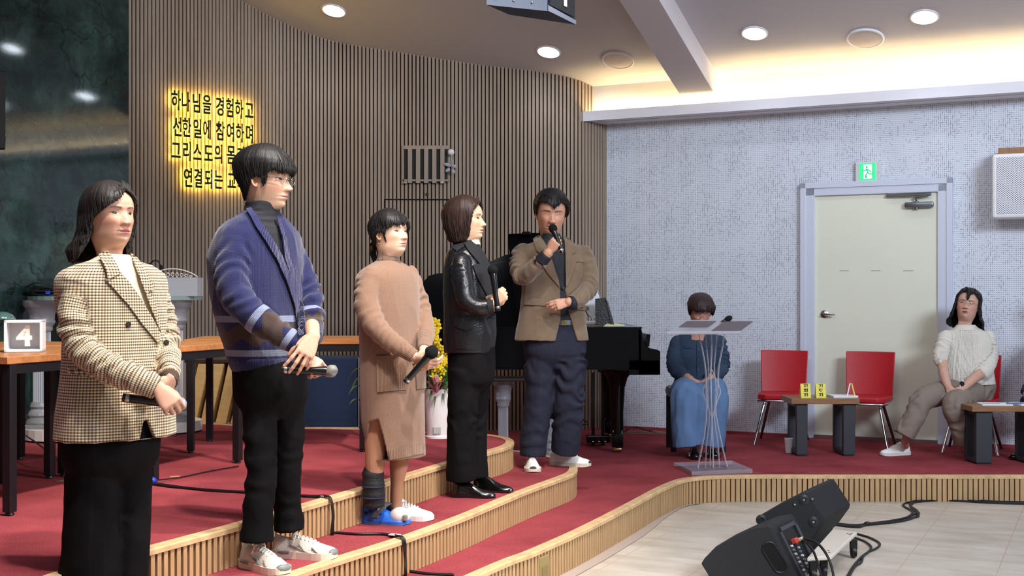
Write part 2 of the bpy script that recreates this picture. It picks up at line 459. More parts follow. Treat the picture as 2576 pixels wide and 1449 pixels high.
# ================================================================ wood slat wall (curved)
wl = [(-3.95, 9.50), (-3.19, 10.26), (-2.80, 10.64), (-2.45, 10.99), (-2.29, 11.14), (-2.133, 11.27), (-1.873, 11.43), (-1.60, 11.51), (-1.07, 11.53), (-0.327, 11.54), (0.25, 11.50), (0.56, 11.535), (0.70, 11.60), (0.82, 11.69), (0.935, 11.82)]
WL = smoothline(wl, 8)
WS = resample(WL, 0.036)
sl = MB(); bk = MB()
for i, p in enumerate(WS):
    a = WS[max(i - 1, 0)]; b = WS[min(i + 1, len(WS) - 1)]; t = (b - a).normalized(); nn = Vector((t.y, -t.x, 0))
    R = Matrix((t, nn, Vector((0, 0, 1)))).transposed()
    zt = ceilz(vof(p)) + 0.02
    zb = Z1
    sl.box(p + nn * 0.010 + Vector((0, 0, (zt + zb) / 2)), (0.0245, 0.020, zt - zb), R)
for i in range(len(WL) - 1):
    a, b = WL[i], WL[i + 1]
    bk.add([a + Vector((0, 0, Z1)), b + Vector((0, 0, Z1)), b + Vector((0, 0, ceilz(vof(b)) + .03)), a + Vector((0, 0, ceilz(vof(a)) + .03)),
            a + Vector((0, .1, Z1)), b + Vector((0, .1, Z1)), b + Vector((0, .1, ceilz(vof(b)) + .03)), a + Vector((0, .1, ceilz(vof(a)) + .03))],
           [(0, 1, 2, 3), (4, 7, 6, 5), (3, 2, 6, 7), (0, 4, 5, 1)])
wood = bk.build('wall_back', M_GROOVE); tag(wood, kind='structure')
sl.build('wall_slats', M_SLAT, wood)

# ================================================================ green marble wall (u = -2.02)
gw = MB()
a = UV(-2.10, 4.146, 0); b = UV(-2.10, 12.5, 0)
gw.box(((a + b) / 2 - U * 0.06) + Vector((0, 0, 3.2)), ((b - a).length, 0.12, 6.4), Matrix((V, U, Vector((0, 0, 1)))).transposed())
o = gw.build('wall_left', M_MARBLE); tag(o, kind='structure')

# ================================================================ white wall with the cove
def wallquad(mb, u0, u1, v, z0, z1):
    mb.add([UV(u0, v, z0), UV(u1, v, z0), UV(u1, v, z1), UV(u0, v, z1)], [(0, 1, 2, 3)])
def set_uv(o, fu, fv):
    me = o.data; lay = me.uv_layers.new(name='UVMap')
    for lp in me.loops:
        c = me.vertices[lp.vertex_index].co
        lay.data[lp.index].uv = (fu(c), fv(c))
ww = MB(); R_w = Matrix((U, V, Vector((0, 0, 1)))).transposed()
ww.box(UV(3.2, -0.05, 1.70), (6.6, 0.10, 3.0), R_w)
o = ww.build('wall_right', M_ACOU); tag(o, kind='structure')
set_uv(o, lambda c: (Vector(c) - C0).dot(U) + 10, lambda c: c[2])
up = MB(); up.box(UV(3.2, 0.08, 3.27), (6.6 + 0.6, 0.20, 0.42), R_w)
o = up.build('wall_cove', M_PAINT); tag(o, kind='structure')
lip = MB()
lip.box(UV(3.25, 0.14, 3.073), (7.3, 0.28, 0.012), R_w)
lip.box(UV(3.25, 0.275, 3.112), (7.3, 0.014, 0.090), R_w)
# left end follows the curved wood wall
o = lip.build('trim_2', mat('ledge_paint', (226, 226, 236), 0.45)); tag(o, kind='structure')
M_COVE = mat('cove_led', (255, 214, 140), 0.5, emit=((255, 226, 160), 85))
strip = MB(); strip.box(UV(3.3, 0.222, 3.095), (6.9, 0.012, 0.012), R_w)
cv = strip.build('cove_light_strip', M_COVE); tag(cv, 'warm LED strip hidden behind the white ledge lip', 'light strip')

# ================================================================ ceiling
cl = MB()
def cpt(u, v, dz=0): return UV(u, v, ceilz(v) + dz)
cl.add([cpt(-6.5, 0.05), cpt(6.6, 0.05), cpt(6.6, 13.5), cpt(-6.5, 13.5), cpt(-6.5, 0.05, .12), cpt(6.6, 0.05, .12), cpt(6.6, 13.5, .12), cpt(-6.5, 13.5, .12)],
       [(0, 1, 2, 3), (4, 7, 6, 5), (0, 4, 5, 1), (2, 6, 7, 3), (0, 3, 7, 4), (1, 5, 6, 2)])
o = cl.build('ceiling', M_CEIL); tag(o, kind='structure')
bmb = MB()
def bpt(u, v, d): return UV(u, v, ceilz(v) - d)
u0, u1, D_ = 0.805, 1.115, 0.21
bmb.add([bpt(u0, .30, D_), bpt(u1, .30, D_), bpt(u1, 6.5, D_), bpt(u0, 6.5, D_), bpt(u0, .30, -.02), bpt(u1, .30, -.02), bpt(u1, 6.5, -.02), bpt(u0, 6.5, -.02)],
        [(0, 1, 2, 3), (4, 7, 6, 5), (0, 4, 5, 1), (2, 6, 7, 3), (0, 3, 7, 4), (1, 5, 6, 2)])
o = bmb.build('ceiling_beam', mat('beam_paint', (196, 190, 196), 0.6)); tag(o, kind='structure')

# ceiling fixtures lie in the sloped ceiling plane
CN = (Vector((0, 0, 1)) - V * 0.34).normalized()            # ceiling normal (up)
CA = U; CB = CN.cross(CA)
R_c = Matrix((CA, CB, CN)).transposed()
def ceil_hit(px, py):
    a = (px - CX) / F; k = (CY - py) / F
    # z = H + k*Y ; v = const - ...
    lo, hi = 3.0, 16.0
    for _ in range(60):
        Y = (lo + hi) / 2; p = P(px, py, Y)
        if p.z < ceilz(vof(p)): lo = Y
        else: hi = Y
    return p
M_LAMP = mat('downlight_lens', (240, 248, 255), 0.5, emit=((232, 244, 255), 22))
M_RING = mat('downlight_ring', (232, 232, 236), 0.4)
def downlight(p, label):
    e = empty('ceiling_downlight', p, label, 'ceiling light', 'round recessed ceiling lights')
    MB().lathe([(0.112, 0.002), (0.112, -0.006), (0.098, -0.010), (0.094, 0.0)], p, 28, R_c).build('trim_ring', M_RING, e, smooth=True)
    MB().lathe([(0.0, -0.004), (0.094, -0.003)], p, 28, R_c).build('lens', M_LAMP, e)
    l = light('downlight_lamp', 'SPOT', p - CN * 0.03, 9, (0.93, 0.96, 1.0), p - Vector((0, 0, 3)), angle=120, blend=0.6, radius=0.09)
downlight(ceil_hit(840, 26), 'round downlight nearest the hanging speaker, left above the wood wall')
downlight(ceil_hit(1380, 130), 'round downlight between hanging speaker and ceiling beam, near the wood wall')
downlight(ceil_hit(1898, 83), 'first round downlight right of the ceiling beam')
downlight(ceil_hit(2325, 42), 'round downlight farthest right, beyond the round ceiling speaker')
downlight(cpt(1.62, 1.83), 'round downlight seen only as a reflection high on the green marble')
M_GRILLE = mat('round_grille', (196, 186, 184), 0.7, bump=(300, 0.2))
for px, py, r, lb in ((1555, 150, 0.145, 'flat round ceiling speaker left of the beam'), (2177, 95, 0.150, 'flat round ceiling speaker right of the beam')):
    p = ceil_hit(px, py); e = empty('ceiling_speaker', p, lb, 'ceiling speaker')
    MB().lathe([(r, 0.0), (r, -0.014), (r * .93, -0.018), (r * .90, -0.012)], p, 36, R_c).build('rim', M_RING, e, smooth=True)
    MB().lathe([(r * .91, -0.012), (r * .6, -0.020), (0, -0.024)], p, 36, R_c).build('grille', M_GRILLE, e, smooth=True)

# ================================================================ door
def wbox(mb, px0, py0, px1, py1, v0, v1, bev=0):
    """box on the white wall spanned by two pixels, from offset v0 to v1"""
    a = onwall(px0, py0, (v0 + v1) / 2); b = onwall(px1, py1, (v0 + v1) / 2)
    ua, ub = uof(a), uof(b)
    za = H + (CY - py0) / F * a.y; zb = H + (CY - py1) / F * b.y
    mb.box(UV((ua + ub) / 2, (v0 + v1) / 2, (za + zb) / 2), (abs(ub - ua), v1 - v0, abs(za - zb)), R_w, bev)
ua = uof(onwall(2052, 700)); ub = uof(onwall(2360, 700))
ztop = onwall(2200, 489).z; fo_l = uof(onwall(2016, 700)); fo_r = uof(onwall(2398, 700)); ztf = onwall(2200, 455).z
door = MB().box(UV((ua + ub) / 2, 0.005, (Z1 + 0.03 + ztop) / 2), (ub - ua, 0.03, ztop - Z1 - 0.03), R_w).build('door_1', M_DOOR); tag(door, kind='structure')
fr = MB()
for (a, b) in ((fo_l, ua), (ub, fo_r)):
    fr.box(UV((a + b) / 2, 0.018, (Z1 + ztf) / 2), (b - a, 0.056, ztf - Z1), R_w, 0.006)
fr.box(UV((fo_l + fo_r) / 2, 0.018, (ztop + ztf) / 2), (fo_r - fo_l, 0.056, ztf - ztop), R_w, 0.006)
fr.build('door_frame', M_FRAME, door)
fr = MB()
for (a, b) in ((fo_l, fo_l + 0.05), (fo_r - 0.05, fo_r)):
    fr.box(UV((a + b) / 2, 0.038, (Z1 + ztf) / 2), (b - a, 0.036, ztf - Z1), R_w, 0.004)
fr.box(UV((fo_l + fo_r) / 2, 0.038, ztf - 0.025), (fo_r - fo_l, 0.036, 0.05), R_w, 0.004)
fr.build('door_frame_moulding', M_FRAME, door)
MB().box(UV((ua + ub) / 2, 0.03, Z1 + 0.018), (ub - ua, 0.07, 0.036), R_w).build('door_sill', M_STEEL, door)
hp = onwall(2074, 790, 0.03); hb = MB()
Rn = Matrix((U, Vector((0, 0, 1)), V)).transposed()
hb.lathe([(0.034, 0), (0.034, 0.008), (0.020, 0.014), (0.012, 0.016), (0.012, 0.05), (0, 0.05)], hp - V * 0.01, 20, Rn)
hb.tube([hp + V * 0.042, hp + V * 0.048 + U * 0.03, hp + V * 0.046 + U * 0.10 - Vector((0, 0, .004))], [0.011, 0.010, 0.008], 10)
hb.build('door_handle', M_STEEL, door, smooth=True)
cb = MB(); c = onwall(2312, 515, 0.05)
cb.box(c, (0.235, 0.05, 0.048), R_w, 0.012); cb.lathe([(0.018, -.035), (0.018, .03), (0, .03)], c - U * 0.02, 12)
cb.tube([c + Vector((0, 0, .03)) - U * .02, c + Vector((0, 0, .062)) - U * .03 + V * .02, c + Vector((0, 0, .082)) + U * 0.10 + V * .02], 0.009, 8)
cb.tube([c + Vector((0, 0, .082)) + U * 0.10 + V * .02, c + Vector((0, 0, .078)) - U * .27], 0.008, 8)
cb.tube([c + Vector((0, 0, .078)) - U * .27, c + Vector((0, 0, .098)) - U * .26, c + Vector((0, 0, .10)) + U * .1], 0.006, 8)
cb.build('door_closer', mat('closer_metal', (120, 122, 128), 0.35, metal=0.8), door, smooth=True)
sm = MB()
for px in (2124, 2203, 2285): sm.box(onwall(px, 681, 0.021), (0.085, 0.002, 0.006), R_w)
sm.build('hidden_slot', mat('door_slot', (178, 174, 152), 0.6), door)
tag(MB().box(UV(3.2, 0.012, Z1 + 0.012), (6.4, 0.024, 0.024), R_w).build('baseboard_right', M_CARPET), kind='structure')
# ================================================================ shared prop materials
M_GLASS = mat('clear_acrylic', (214, 216, 226), 0.05, spec=.9, alpha=.34)
M_GLASSG = mat('green_edge_glass', (150, 176, 172), 0.05, spec=.9, alpha=.55)
M_CRYST = mat('moulded_crystal', (214, 214, 222), 0.14, trans=0.72, ior=1.42, bump=(60, 0.5))
M_TTOP = make_wood('walnut_table_top', (176, 116, 70), (3, 40, 40), rough=0.35, amt=0.25)
M_TTOP2 = make_wood('brown_low_table_top', (140, 104, 74), (6, 40, 40), rough=0.35, amt=0.2)
M_LEG = mat('black_powder_steel', (22, 20, 24), 0.42)
M_LEG2 = mat('charcoal_steel', (52, 54, 60), 0.5)
M_WHITE = mat('white_plastic', (236, 236, 240), 0.4)
M_PAPER = mat('white_paper', (236, 240, 244), 0.8)
M_CABLE = mat('black_cable_rubber', (20, 20, 22), 0.5)
M_GREYC = mat('grey_cable_rubber', (96, 92, 92), 0.5)
M_BLUE = mat('blue_cable_tie', (26, 56, 190), 0.5)
M_STONE = mat('white_marble_slab', (226, 224, 220), 0.25, var=(3, 0.06))
M_RED = mat('red_leather', (176, 20, 34), 0.42, bump=(180, 0.15), spec=0.5)
M_TAPE = mat('yellow_card', (238, 226, 92), 0.6)
M_INK = mat('black_ink', (16, 16, 16), 0.6)

def text_mesh(s, size, depth, offset=0.0, sx=1.0):
    cu = bpy.data.curves.new('t', 'FONT'); cu.body = s; cu.size = size; cu.extrude = depth; cu.offset = offset
    cu.align_x = 'CENTER'; cu.align_y = 'CENTER'; cu.resolution_u = 3
    ob = bpy.data.objects.new('t', cu); COL.objects.link(ob)
    bpy.context.view_layer.update()
    me = bpy.data.meshes.new_from_object(ob.evaluated_get(bpy.context.evaluated_depsgraph_get()))
    vs = [Vector((v.co.x * sx, v.co.y, v.co.z)) for v in me.vertices]; fs = [tuple(p.vertices) for p in me.polygons]
    bpy.data.objects.remove(ob); bpy.data.curves.remove(cu); bpy.data.meshes.remove(me)
    if vs:   # centre on the glyph box
        cx = (max(v.x for v in vs) + min(v.x for v in vs)) / 2
        cy = (max(v.y for v in vs) + min(v.y for v in vs)) / 2
        vs = [Vector((v.x - cx, v.y - cy, v.z)) for v in vs]
    return vs, fs

# ================================================================ backlit lettering on the wood wall
M_LET = mat('black_letter', (20, 16, 10), 0.35)
M_GLOW = mat('letter_led', (255, 214, 60), 0.5, emit=((255, 212, 84), 60))
A0 = Vector((-3.19, 10.26, 0)); A1 = Vector((-2.45, 10.99, 0))
wd = (A1 - A0).normalized(); wn_ = Vector((wd.y, -wd.x, 0))
def on_wood(px, py, off):
    """point on the straight left part of the wood wall"""
    a = (px - CX) / F; p0 = A0 + wn_ * off; n = wn_
    Y = n.dot(p0) / (n.x * a + n.y)
    return P(px, py, Y)
lines = [("하나님을 경험하고", 440, 618, 254), ("선한일에 참여하며", 443, 618, 322), ("그리스도의 몸과", 446, 617, 379), ("연결되는 교회", 474, 612, 442)]
xs = [[443, 467, 494, 520, 553, 577, 601, 627], [446, 469, 496, 520, 554, 579, 603, 627], [443, 470, 496, 524, 549, 581, 607], [473, 498, 524, 549, 583, 607]]
R_t = Matrix((wd, Vector((0, 0, 1)), wn_)).transposed()
y0s = [(252, 278), (318, 337), (378, 394), (444, 458)]
sign = empty('wall_lettering', on_wood(530, 345, 0.03), 'four lines of black calligraphy letters glowing yellow from behind on the wood slats', 'lettering')
for li, (txt, _, _, _) in enumerate(lines):
    chars = [c for c in txt if c != ' ']
    for ci, ch in enumerate(chars):
        px = xs[li][ci]; f = (px - 443) / 184.0
        py = y0s[li][0] + (y0s[li][1] - y0s[li][0]) * f
        vs, fs = text_mesh(ch, 0.178, 0.006, 0.0035, 0.54)
        c = on_wood(px, py, 0.072)
        lt = MB().add([R_t @ v + c for v in vs], fs).build('letter', M_LET, sign)
        vs, fs = text_mesh(ch, 0.175, 0.001, 0.0, 0.56)
        c = on_wood(px, py, 0.054)
        MB().add([R_t @ v + c for v in vs], fs).build('letter_backlight', M_GLOW, lt)

# ================================================================ vent, hatch seams, small ornament on wood wall
def on_back(px, py, off=0.0, Y0=11.53):
    return P(px, py, Y0 - off)
vt = empty('wall_vent', on_back(1071, 415, .04), 'square slatted dark vent opening in the middle of the wood wall', 'vent')
def pbox(mb, px0, py0, px1, py1, Yf, dep, bev=0):
    a = P(px0, py0, Yf); b = P(px1, py1, Yf)
    mb.box(((a.x + b.x) / 2, Yf + dep / 2, (a.z + b.z) / 2), (abs(b.x - a.x), dep, abs(a.z - b.z)), None, bev)
m = MB(); pbox(m, 1016, 374, 1126, 459, 11.495, 0.01); m.build('dark_opening', mat('vent_dark', (10, 10, 12), 0.6), vt)
m = MB(); pbox(m, 1013, 366, 1130, 375, 11.475, 0.03); pbox(m, 1013, 451, 1130, 456, 11.48, 0.025); pbox(m, 1011, 366, 1016, 462, 11.48, 0.025); m.build('vent_frame', M_SLAT, vt)
for k in range(5):
    m = MB(); x = 1026 + k * 20.4; pbox(m, x, 374, x + 10.5, 460, 11.47, 0.02); m.build('vent_slat', M_SLAT, vt)
m = MB()
for x in (1017, 1108): pbox(m, x, 457, x + 7, 461, 11.465, 0.02)
m.build('vent_clip', M_STEEL, vt)
m = MB(); pbox(m, 967, 500.5, 1136, 503, 11.505, 0.01); pbox(m, 966, 501, 968, 900, 11.505, 0.01); pbox(m, 1134, 501, 1136, 900, 11.505, 0.01)
hatch = m.build('trim_3', mat('seam_dark', (30, 20, 16), 0.9)); tag(hatch, kind='structure')
m = MB(); m.lathe([(0.014, 0), (0.014, 0.01), (0, 0.01)], P(1075, 488, 11.50), 12, Matrix.Rotation(math.radians(90), 3, 'X')); pull = m.build('wall_peg', M_BLACK); tag(pull, 'tiny round black peg on the wood wall under the vent', 'peg')
orn = empty('wall_ornament', P(1135, 383, 11.44), 'small white ball ornament with clear petals right of the wall vent', 'ornament')
MB().ball(P(1135, 383, 11.44), 0.030).build('ball', M_WHITE, orn, smooth=True)
m = MB(); m.tube([P(1135, 391, 11.44), P(1136, 405, 11.44), P(1138, 418, 11.45)], 0.006, 6); m.tube([P(1131, 394, 11.45), P(1134, 420, 11.46)], 0.005, 6); m.build('stem', M_GLASS, orn)
for (a, b) in (((1116, 412), (1134, 416)), ((1121, 432), (1132, 424)), ((1141, 438), (1139, 424)), ((1148, 420), (1139, 416))):
    m = MB(); c = P((a[0] + b[0]) / 2, (a[1] + b[1]) / 2, 11.45); d = (P(*b, 11.45) - P(*a, 11.45)); ang = math.atan2(d.z, d.x)
    m.ball(c, (d.length / 2, 0.006, 0.016), Matrix.Rotation(-ang, 3, 'Y'), 12, 8); m.build('petal', mat('frosted_petal', (206, 210, 220), 0.2, trans=0.5), orn, smooth=True)

# ================================================================ exit sign + wall speaker
ex = empty('exit_sign', onwall(2183, 432, 0.02), 'green lit running figure exit sign above the cream door', 'sign')
m = MB(); wbox(m, 2153, 409, 2216, 455, 0.0, 0.045, 0.006); m.build('housing', mat('sign_housing', (206, 208, 212), 0.4), ex)
m = MB(); wbox(m, 2162, 411, 2203, 452, 0.045, 0.050); m.build('lit_panel', mat('exit_green', (40, 200, 110), 0.4, emit=((48, 220, 120), 1.3)), ex)
m = MB(); wbox(m, 2172, 414, 2193, 449, 0.050, 0.0515); m.build('door_symbol', mat('exit_white', (215, 250, 235), 0.4, emit=((190, 250, 225), 1.0)), ex)
m = MB()
def W(px, py): return onwall(px, py, 0.0535)
m.ball(W(2180.5, 420), 0.0085, None, 10, 6)
for pts in (((2180, 424), (2183, 434)), ((2180, 426), (2174, 430), (2172, 427)), ((2181, 426), (2188, 429), (2191, 433)), ((2183, 434), (2178, 440), (2180, 448)), ((2183, 434), (2189, 438), (2196, 436)), ((2178, 440), (2177, 447))):
    m.tube([W(*q) for q in pts], 0.0042, 6)
m.build('running_figure', mat('exit_figure', (20, 160, 90), 0.4, emit=((26, 170, 96), 0.8)), ex)
m = MB(); m.ball(onwall(2209, 433, .046), .004, None, 8, 6); m.build('indicator', mat('red_dot', (190, 50, 60), .4), ex)
ws = empty('wall_speaker', onwall(2560, 468, 0.1), 'white perforated loudspeaker box on the wall right of the door', 'speaker')
m = MB(); wbox(m, 2499, 392, 2660, 547, 0.05, 0.30, 0.02); m.build('cabinet', M_WHITE, ws)
def make_perf():
    mm = mat('white_perforated_grille', (235, 236, 242), 0.5)
    nt, b = nodes_of(mm); uv = N(nt, 'ShaderNodeUVMap'); sep = N(nt, 'ShaderNodeSeparateXYZ'); nt.links.new(uv.outputs[0], sep.inputs[0])
    y = MATH(nt, 'DIVIDE', sep.outputs[1], 0.0085); row = MATH(nt, 'FLOOR', y)
    x = MATH(nt, 'ADD', MATH(nt, 'DIVIDE', sep.outputs[0], 0.020), MATH(nt, 'MULTIPLY', MATH(nt, 'PINGPONG', row, 1), 0.5))
    fx = MATH(nt, 'ABSOLUTE', MATH(nt, 'SUBTRACT', MATH(nt, 'FRACT', x), 0.5)); fy = MATH(nt, 'ABSOLUTE', MATH(nt, 'SUBTRACT', MATH(nt, 'FRACT', y), 0.5))
    h = MATH(nt, 'LESS_THAN', MATH(nt, 'ADD', MATH(nt, 'MULTIPLY', fx, 1.0), MATH(nt, 'MULTIPLY', fy, 0.7)), 0.34)
    nt.links.new(MIX(nt, h, S((238, 238, 244)), S((70, 70, 84))), b.inputs['Base Color']); return mm
m = MB(); wbox(m, 2507, 397, 2652, 535, 0.30, 0.304)
g_ = m.build('grille', make_perf(), ws); set_uv(g_, lambda c: (Vector(c) + ws.location - C0).dot(U) + 10, lambda c: c[2] + 5)
m = MB(); wbox(m, 2514, 377, 2660, 389, 0.0, 0.26); wb = m.build('wall_bracket', make_wood('bracket_wood', (150, 112, 80), (30, 30, 4))); tag(wb, 'brown wooden bracket shelf just above the white wall speaker', 'bracket')

# black screen edge at the far left of the marble wall
a = (2 - CX) / F
gx = MB(); pz0 = 2.9; n = U
def on_green(px, py, off):
    p0 = UV(-2.10, 5, 0) + U * off; aa = (px - CX) / F
    Y = U.dot(p0) / (U.x * aa + U.y); return P(px, py, Y)
pa = on_green(4, 180, 0.06); pb = on_green(4, 378, 0.06)
gx.box(pa + V * 0.6 + Vector((0, 0, (pb.z - pa.z) / 2)), (1.2, 0.08, pa.z - pb.z), Matrix((V, U, Vector((0, 0, 1)))).transposed(), 0.01)
tag(gx.build('wall_screen', M_BLACK), 'edge of a black screen high on the green marble at the far left', 'screen')

# ================================================================ hanging speaker
zb = H + 1.5
def atz(px, py, z):
    Y = (z - H) * F / (CY - py); return P(px, py, Y)
A_, B_, C_, D_ = atz(1224, 12, zb), atz(1377, 28, zb), atz(1446, 62, zb), atz(1281, 37, zb)
hs = empty('hanging_speaker', (A_ + C_) / 2, 'dark loudspeaker hanging from the ceiling above the people', 'speaker')
up_ = Vector((0, 0, 0.55))
m = MB(); m.hull([A_, B_, C_, D_], [A_ + up_, B_ + up_, C_ + up_, D_ + up_]); m.build('cabinet', mat('dark_blue_cabinet', (30, 42, 66), 0.4), hs)
m = MB(); n1 = (B_ - A_).cross(Vector((0, 0, 1))).normalized()
nb = (C_ - B_).cross(Vector((0, 0, 1))).normalized()
q0 = B_ + (C_ - B_) * 0.05 + nb * 0.004; q1 = B_ + (C_ - B_) * 0.93 + nb * 0.004
m.hull([q0 + Vector((0, 0, .035)), q1 + Vector((0, 0, .035)), q1 + up_, q0 + up_], [q + nb * 0.006 for q in (q0 + Vector((0, 0, .035)), q1 + Vector((0, 0, .035)), q1 + up_, q0 + up_)])
m.build('front_grille', mat('black_grille', (34, 38, 42), 0.6, bump=(120, 0.8)), hs)
m = MB(); m.hull([B_ + nb * .004, C_ + nb * .004, C_ + nb * .004 + Vector((0, 0, .022)), B_ + nb * .004 + Vector((0, 0, .03))], [q + nb * .008 for q in (B_, C_, C_ + Vector((0, 0, .022)), B_ + Vector((0, 0, .03)))])
m.build('grille_edge', mat('grey_edge', (130, 134, 150), 0.5), hs)
m = MB(); q = B_ + (C_ - B_) * 0.55 + nb * 0.016; t = (C_ - B_).normalized()
m.box(q + Vector((0, 0, .10)), (0.035, 0.004, 0.07), Matrix((t, nb, Vector((0, 0, 1)))).transposed()); m.build('badge', M_WHITE, hs)
m = MB()
for f in (0.14, 0.44, 0.74): m.ball(A_ + (B_ - A_) * f + n1 * 0.004 + Vector((0, 0, .035 + .02 * (f > .4) * 0)), 0.006, None, 10, 6)
m.build('bolts', M_STEEL, hs)
top = (A_ + C_) / 2
m = MB(); m.tube([top + up_, Vector((top.x, top.y, ceilz(vof(top)) + .02))], 0.02, 10); m.build('hanging_pole', M_BLACK, hs)

# ================================================================ wooden tables on the upper stage
def wood_table(corners, label, z=1.174, group='wooden tables on the stage'):
    """corners: outline of the top, going round"""
    c = sum((Vector(q) for q in corners), Vector((0, 0))) / 4
    e = empty('wooden_table', (c.x, c.y, Z3), label, 'table', group)
    up = MB(); zt = 0.032
    up.prism([tuple(q) for q in corners], z - zt, z); o = up.build('tabletop', M_TTOP, e)
    bev = o.modifiers.new('b', 'BEVEL'); bev.width = 0.003
    ins = [Vector(q) + (c - Vector(q)).normalized() * 0.045 for q in corners]
    m = MB()
    for i in range(4):
        a, b = ins[i], ins[(i + 1) % 4]; d = (b - a); t = Vector((d.x, d.y, 0)).normalized()
        m.box(((a.x + b.x) / 2, (a.y + b.y) / 2, z - zt - 0.022), (d.length, 0.035, 0.040), Matrix((t, Vector((-t.y, t.x, 0)), Vector((0, 0, 1)))).transposed())
    m.build('apron_frame', M_LEG, e)
    d = Vector(corners[1]) - Vector(corners[0]); t = Vector((d.x, d.y, 0)).normalized(); R = Matrix((t, Vector((-t.y, t.x, 0)), Vector((0, 0, 1)))).transposed()
    for q in ins:
        lg = MB().box((q.x, q.y, (z - zt + Z3 + 0.015) / 2), (0.042, 0.042, z - zt - Z3 - 0.015), R, 0.003).build('leg', M_LEG, e)
        MB().lathe([(0.016, 0), (0.019, 0.004), (0.015, 0.018)], (q.x, q.y, Z3), 12).build('leg_glide', M_BLACK, lg)
    return e
d_ = Vector((0.34, 0.94)); d_.normalize(); s_ = Vector((-0.92, 0.39)); s_.normalize()
k0 = Vector((-2.12, 5.19))
wood_table([k0, k0 + d_ * .97, k0 + d_ * .97 + s_ * .63, k0 + s_ * .63], 'wooden table at the left carrying the white box with the raised 4')
k1 = Vector((-1.49, 6.90))
wood_table([k1 - d_ * .84, k1, k1 + s_ * .63, k1 - d_ * .84 + s_ * .63], 'wooden table between the woman in the checked jacket and the man in the cardigan')
wood_table([Vector((-1.94, 7.29)), Vector((-.85, 7.36)), Vector((-.87, 8.02)), Vector((-1.98, 7.94))], 'wooden table behind the man in the blue cardigan, by the navy cloth box')
k4 = Vector((-2.51, 6.08))
wood_table([k4, k4 + d_ * .80, k4 + d_ * .80 + s_ * .63, k4 + s_ * .63], 'wooden table at the left frame edge, mostly hidden behind the white box')

# white box with raised 4
bx = empty('number_box', P(52, 886, 5.69), 'white open-front box with a raised number 4 on the left table', 'box')
def q4(px, py, Y=5.42): return P(px, py, Y)
zb_, zt_ = 1.175, P(10, 805, 5.69).z
fr_ = Vector((0.97, 0.24, 0)).normalized(); nn_ = Vector((0.24, -0.97, 0)).normalized()
Rb = Matrix((fr_, nn_, Vector((0, 0, 1)))).transposed()
bl = P(9, 880, 5.60); bl.z = zb_; wdt = 0.165; hh = zt_ - zb_
cb_ = bl + fr_ * wdt / 2 + Vector((0, 0, hh / 2)) - nn_ * 0.07
m = MB(); m.box(cb_ - nn_ * 0.055, (wdt, 0.01, hh), Rb); m.build('back_panel', M_WHITE, bx)
for (dx, dz, w_, h_) in ((-wdt / 2 + .006, 0, .012, hh), (wdt / 2 - .006, 0, .012, hh), (0, hh / 2 - .006, wdt, .012), (0, -hh / 2 + .006, wdt, .012)):
    MB().box(cb_ + fr_ * dx + Vector((0, 0, dz)), (w_, 0.13, h_), Rb, 0.002).build('side_panel', M_WHITE, bx)
vs, fs = text_mesh('4', 0.130, 0.016, 0.004)
R4 = Matrix((fr_, Vector((0, 0, 1)), nn_)).transposed()
MB().add([R4 @ v + cb_ + nn_ * 0.025 + Vector((0, 0, .002)) for v in vs], fs).build('number', mat('ivory_foam', (244, 238, 226), .5), bx)
m = MB(); c = P(6, 806, 5.70); c.z = zt_ + .002
m.lathe([(0.058, 0), (0.056, .008), (0.045, .022), (0.025, .034), (0, .038)], c, 24)
gd = m.build('glass_dome', mat('dark_crystal', (60, 90, 86), 0.05, spec=1.0, coat=1.0)); tag(gd, 'small dark crystal dome on top of the white number box', 'paperweight')
for p in gd.data.polygons: p.use_smooth = True

# ================================================================ long glass table with crystal columns on marble slab
gt = empty('glass_table', (-2.87, 8.20, Z3), 'long glass-topped table on crystal columns and a rounded white marble slab', 'table')
def capsule(a, b, r, n=14):
    a = Vector(a); b = Vector(b); d = (b - a).normalized(); nrm = Vector((-d.y, d.x)); out = []
    for k in range(n + 1):
        t = -math.pi / 2 + math.pi * k / n; out.append(b + d * math.cos(t) * r * .9 + nrm * math.sin(t) * r)
    for k in range(n + 1):
        t = math.pi / 2 + math.pi * k / n; out.append(a + d * math.cos(t) * r * .9 + nrm * math.sin(t) * r)
    return [tuple(q) for q in out]
ca, cb2 = Vector((-2.93, 8.04)), Vector((-2.39, 8.51))
MB().prism(capsule(ca, cb2, 0.27), Z3 + .012, Z3 + .078).build('marble_slab', M_STONE, gt)
MB().prism(capsule(ca, cb2, 0.255), Z3, Z3 + .014).build('slab_plinth', M_BLACK, gt)
MB().prism(capsule(ca + Vector((.0, .02)), cb2 + Vector((.03, .0)), 0.24), 1.404, 1.430).build('glass_top', M_GLASSG, gt)
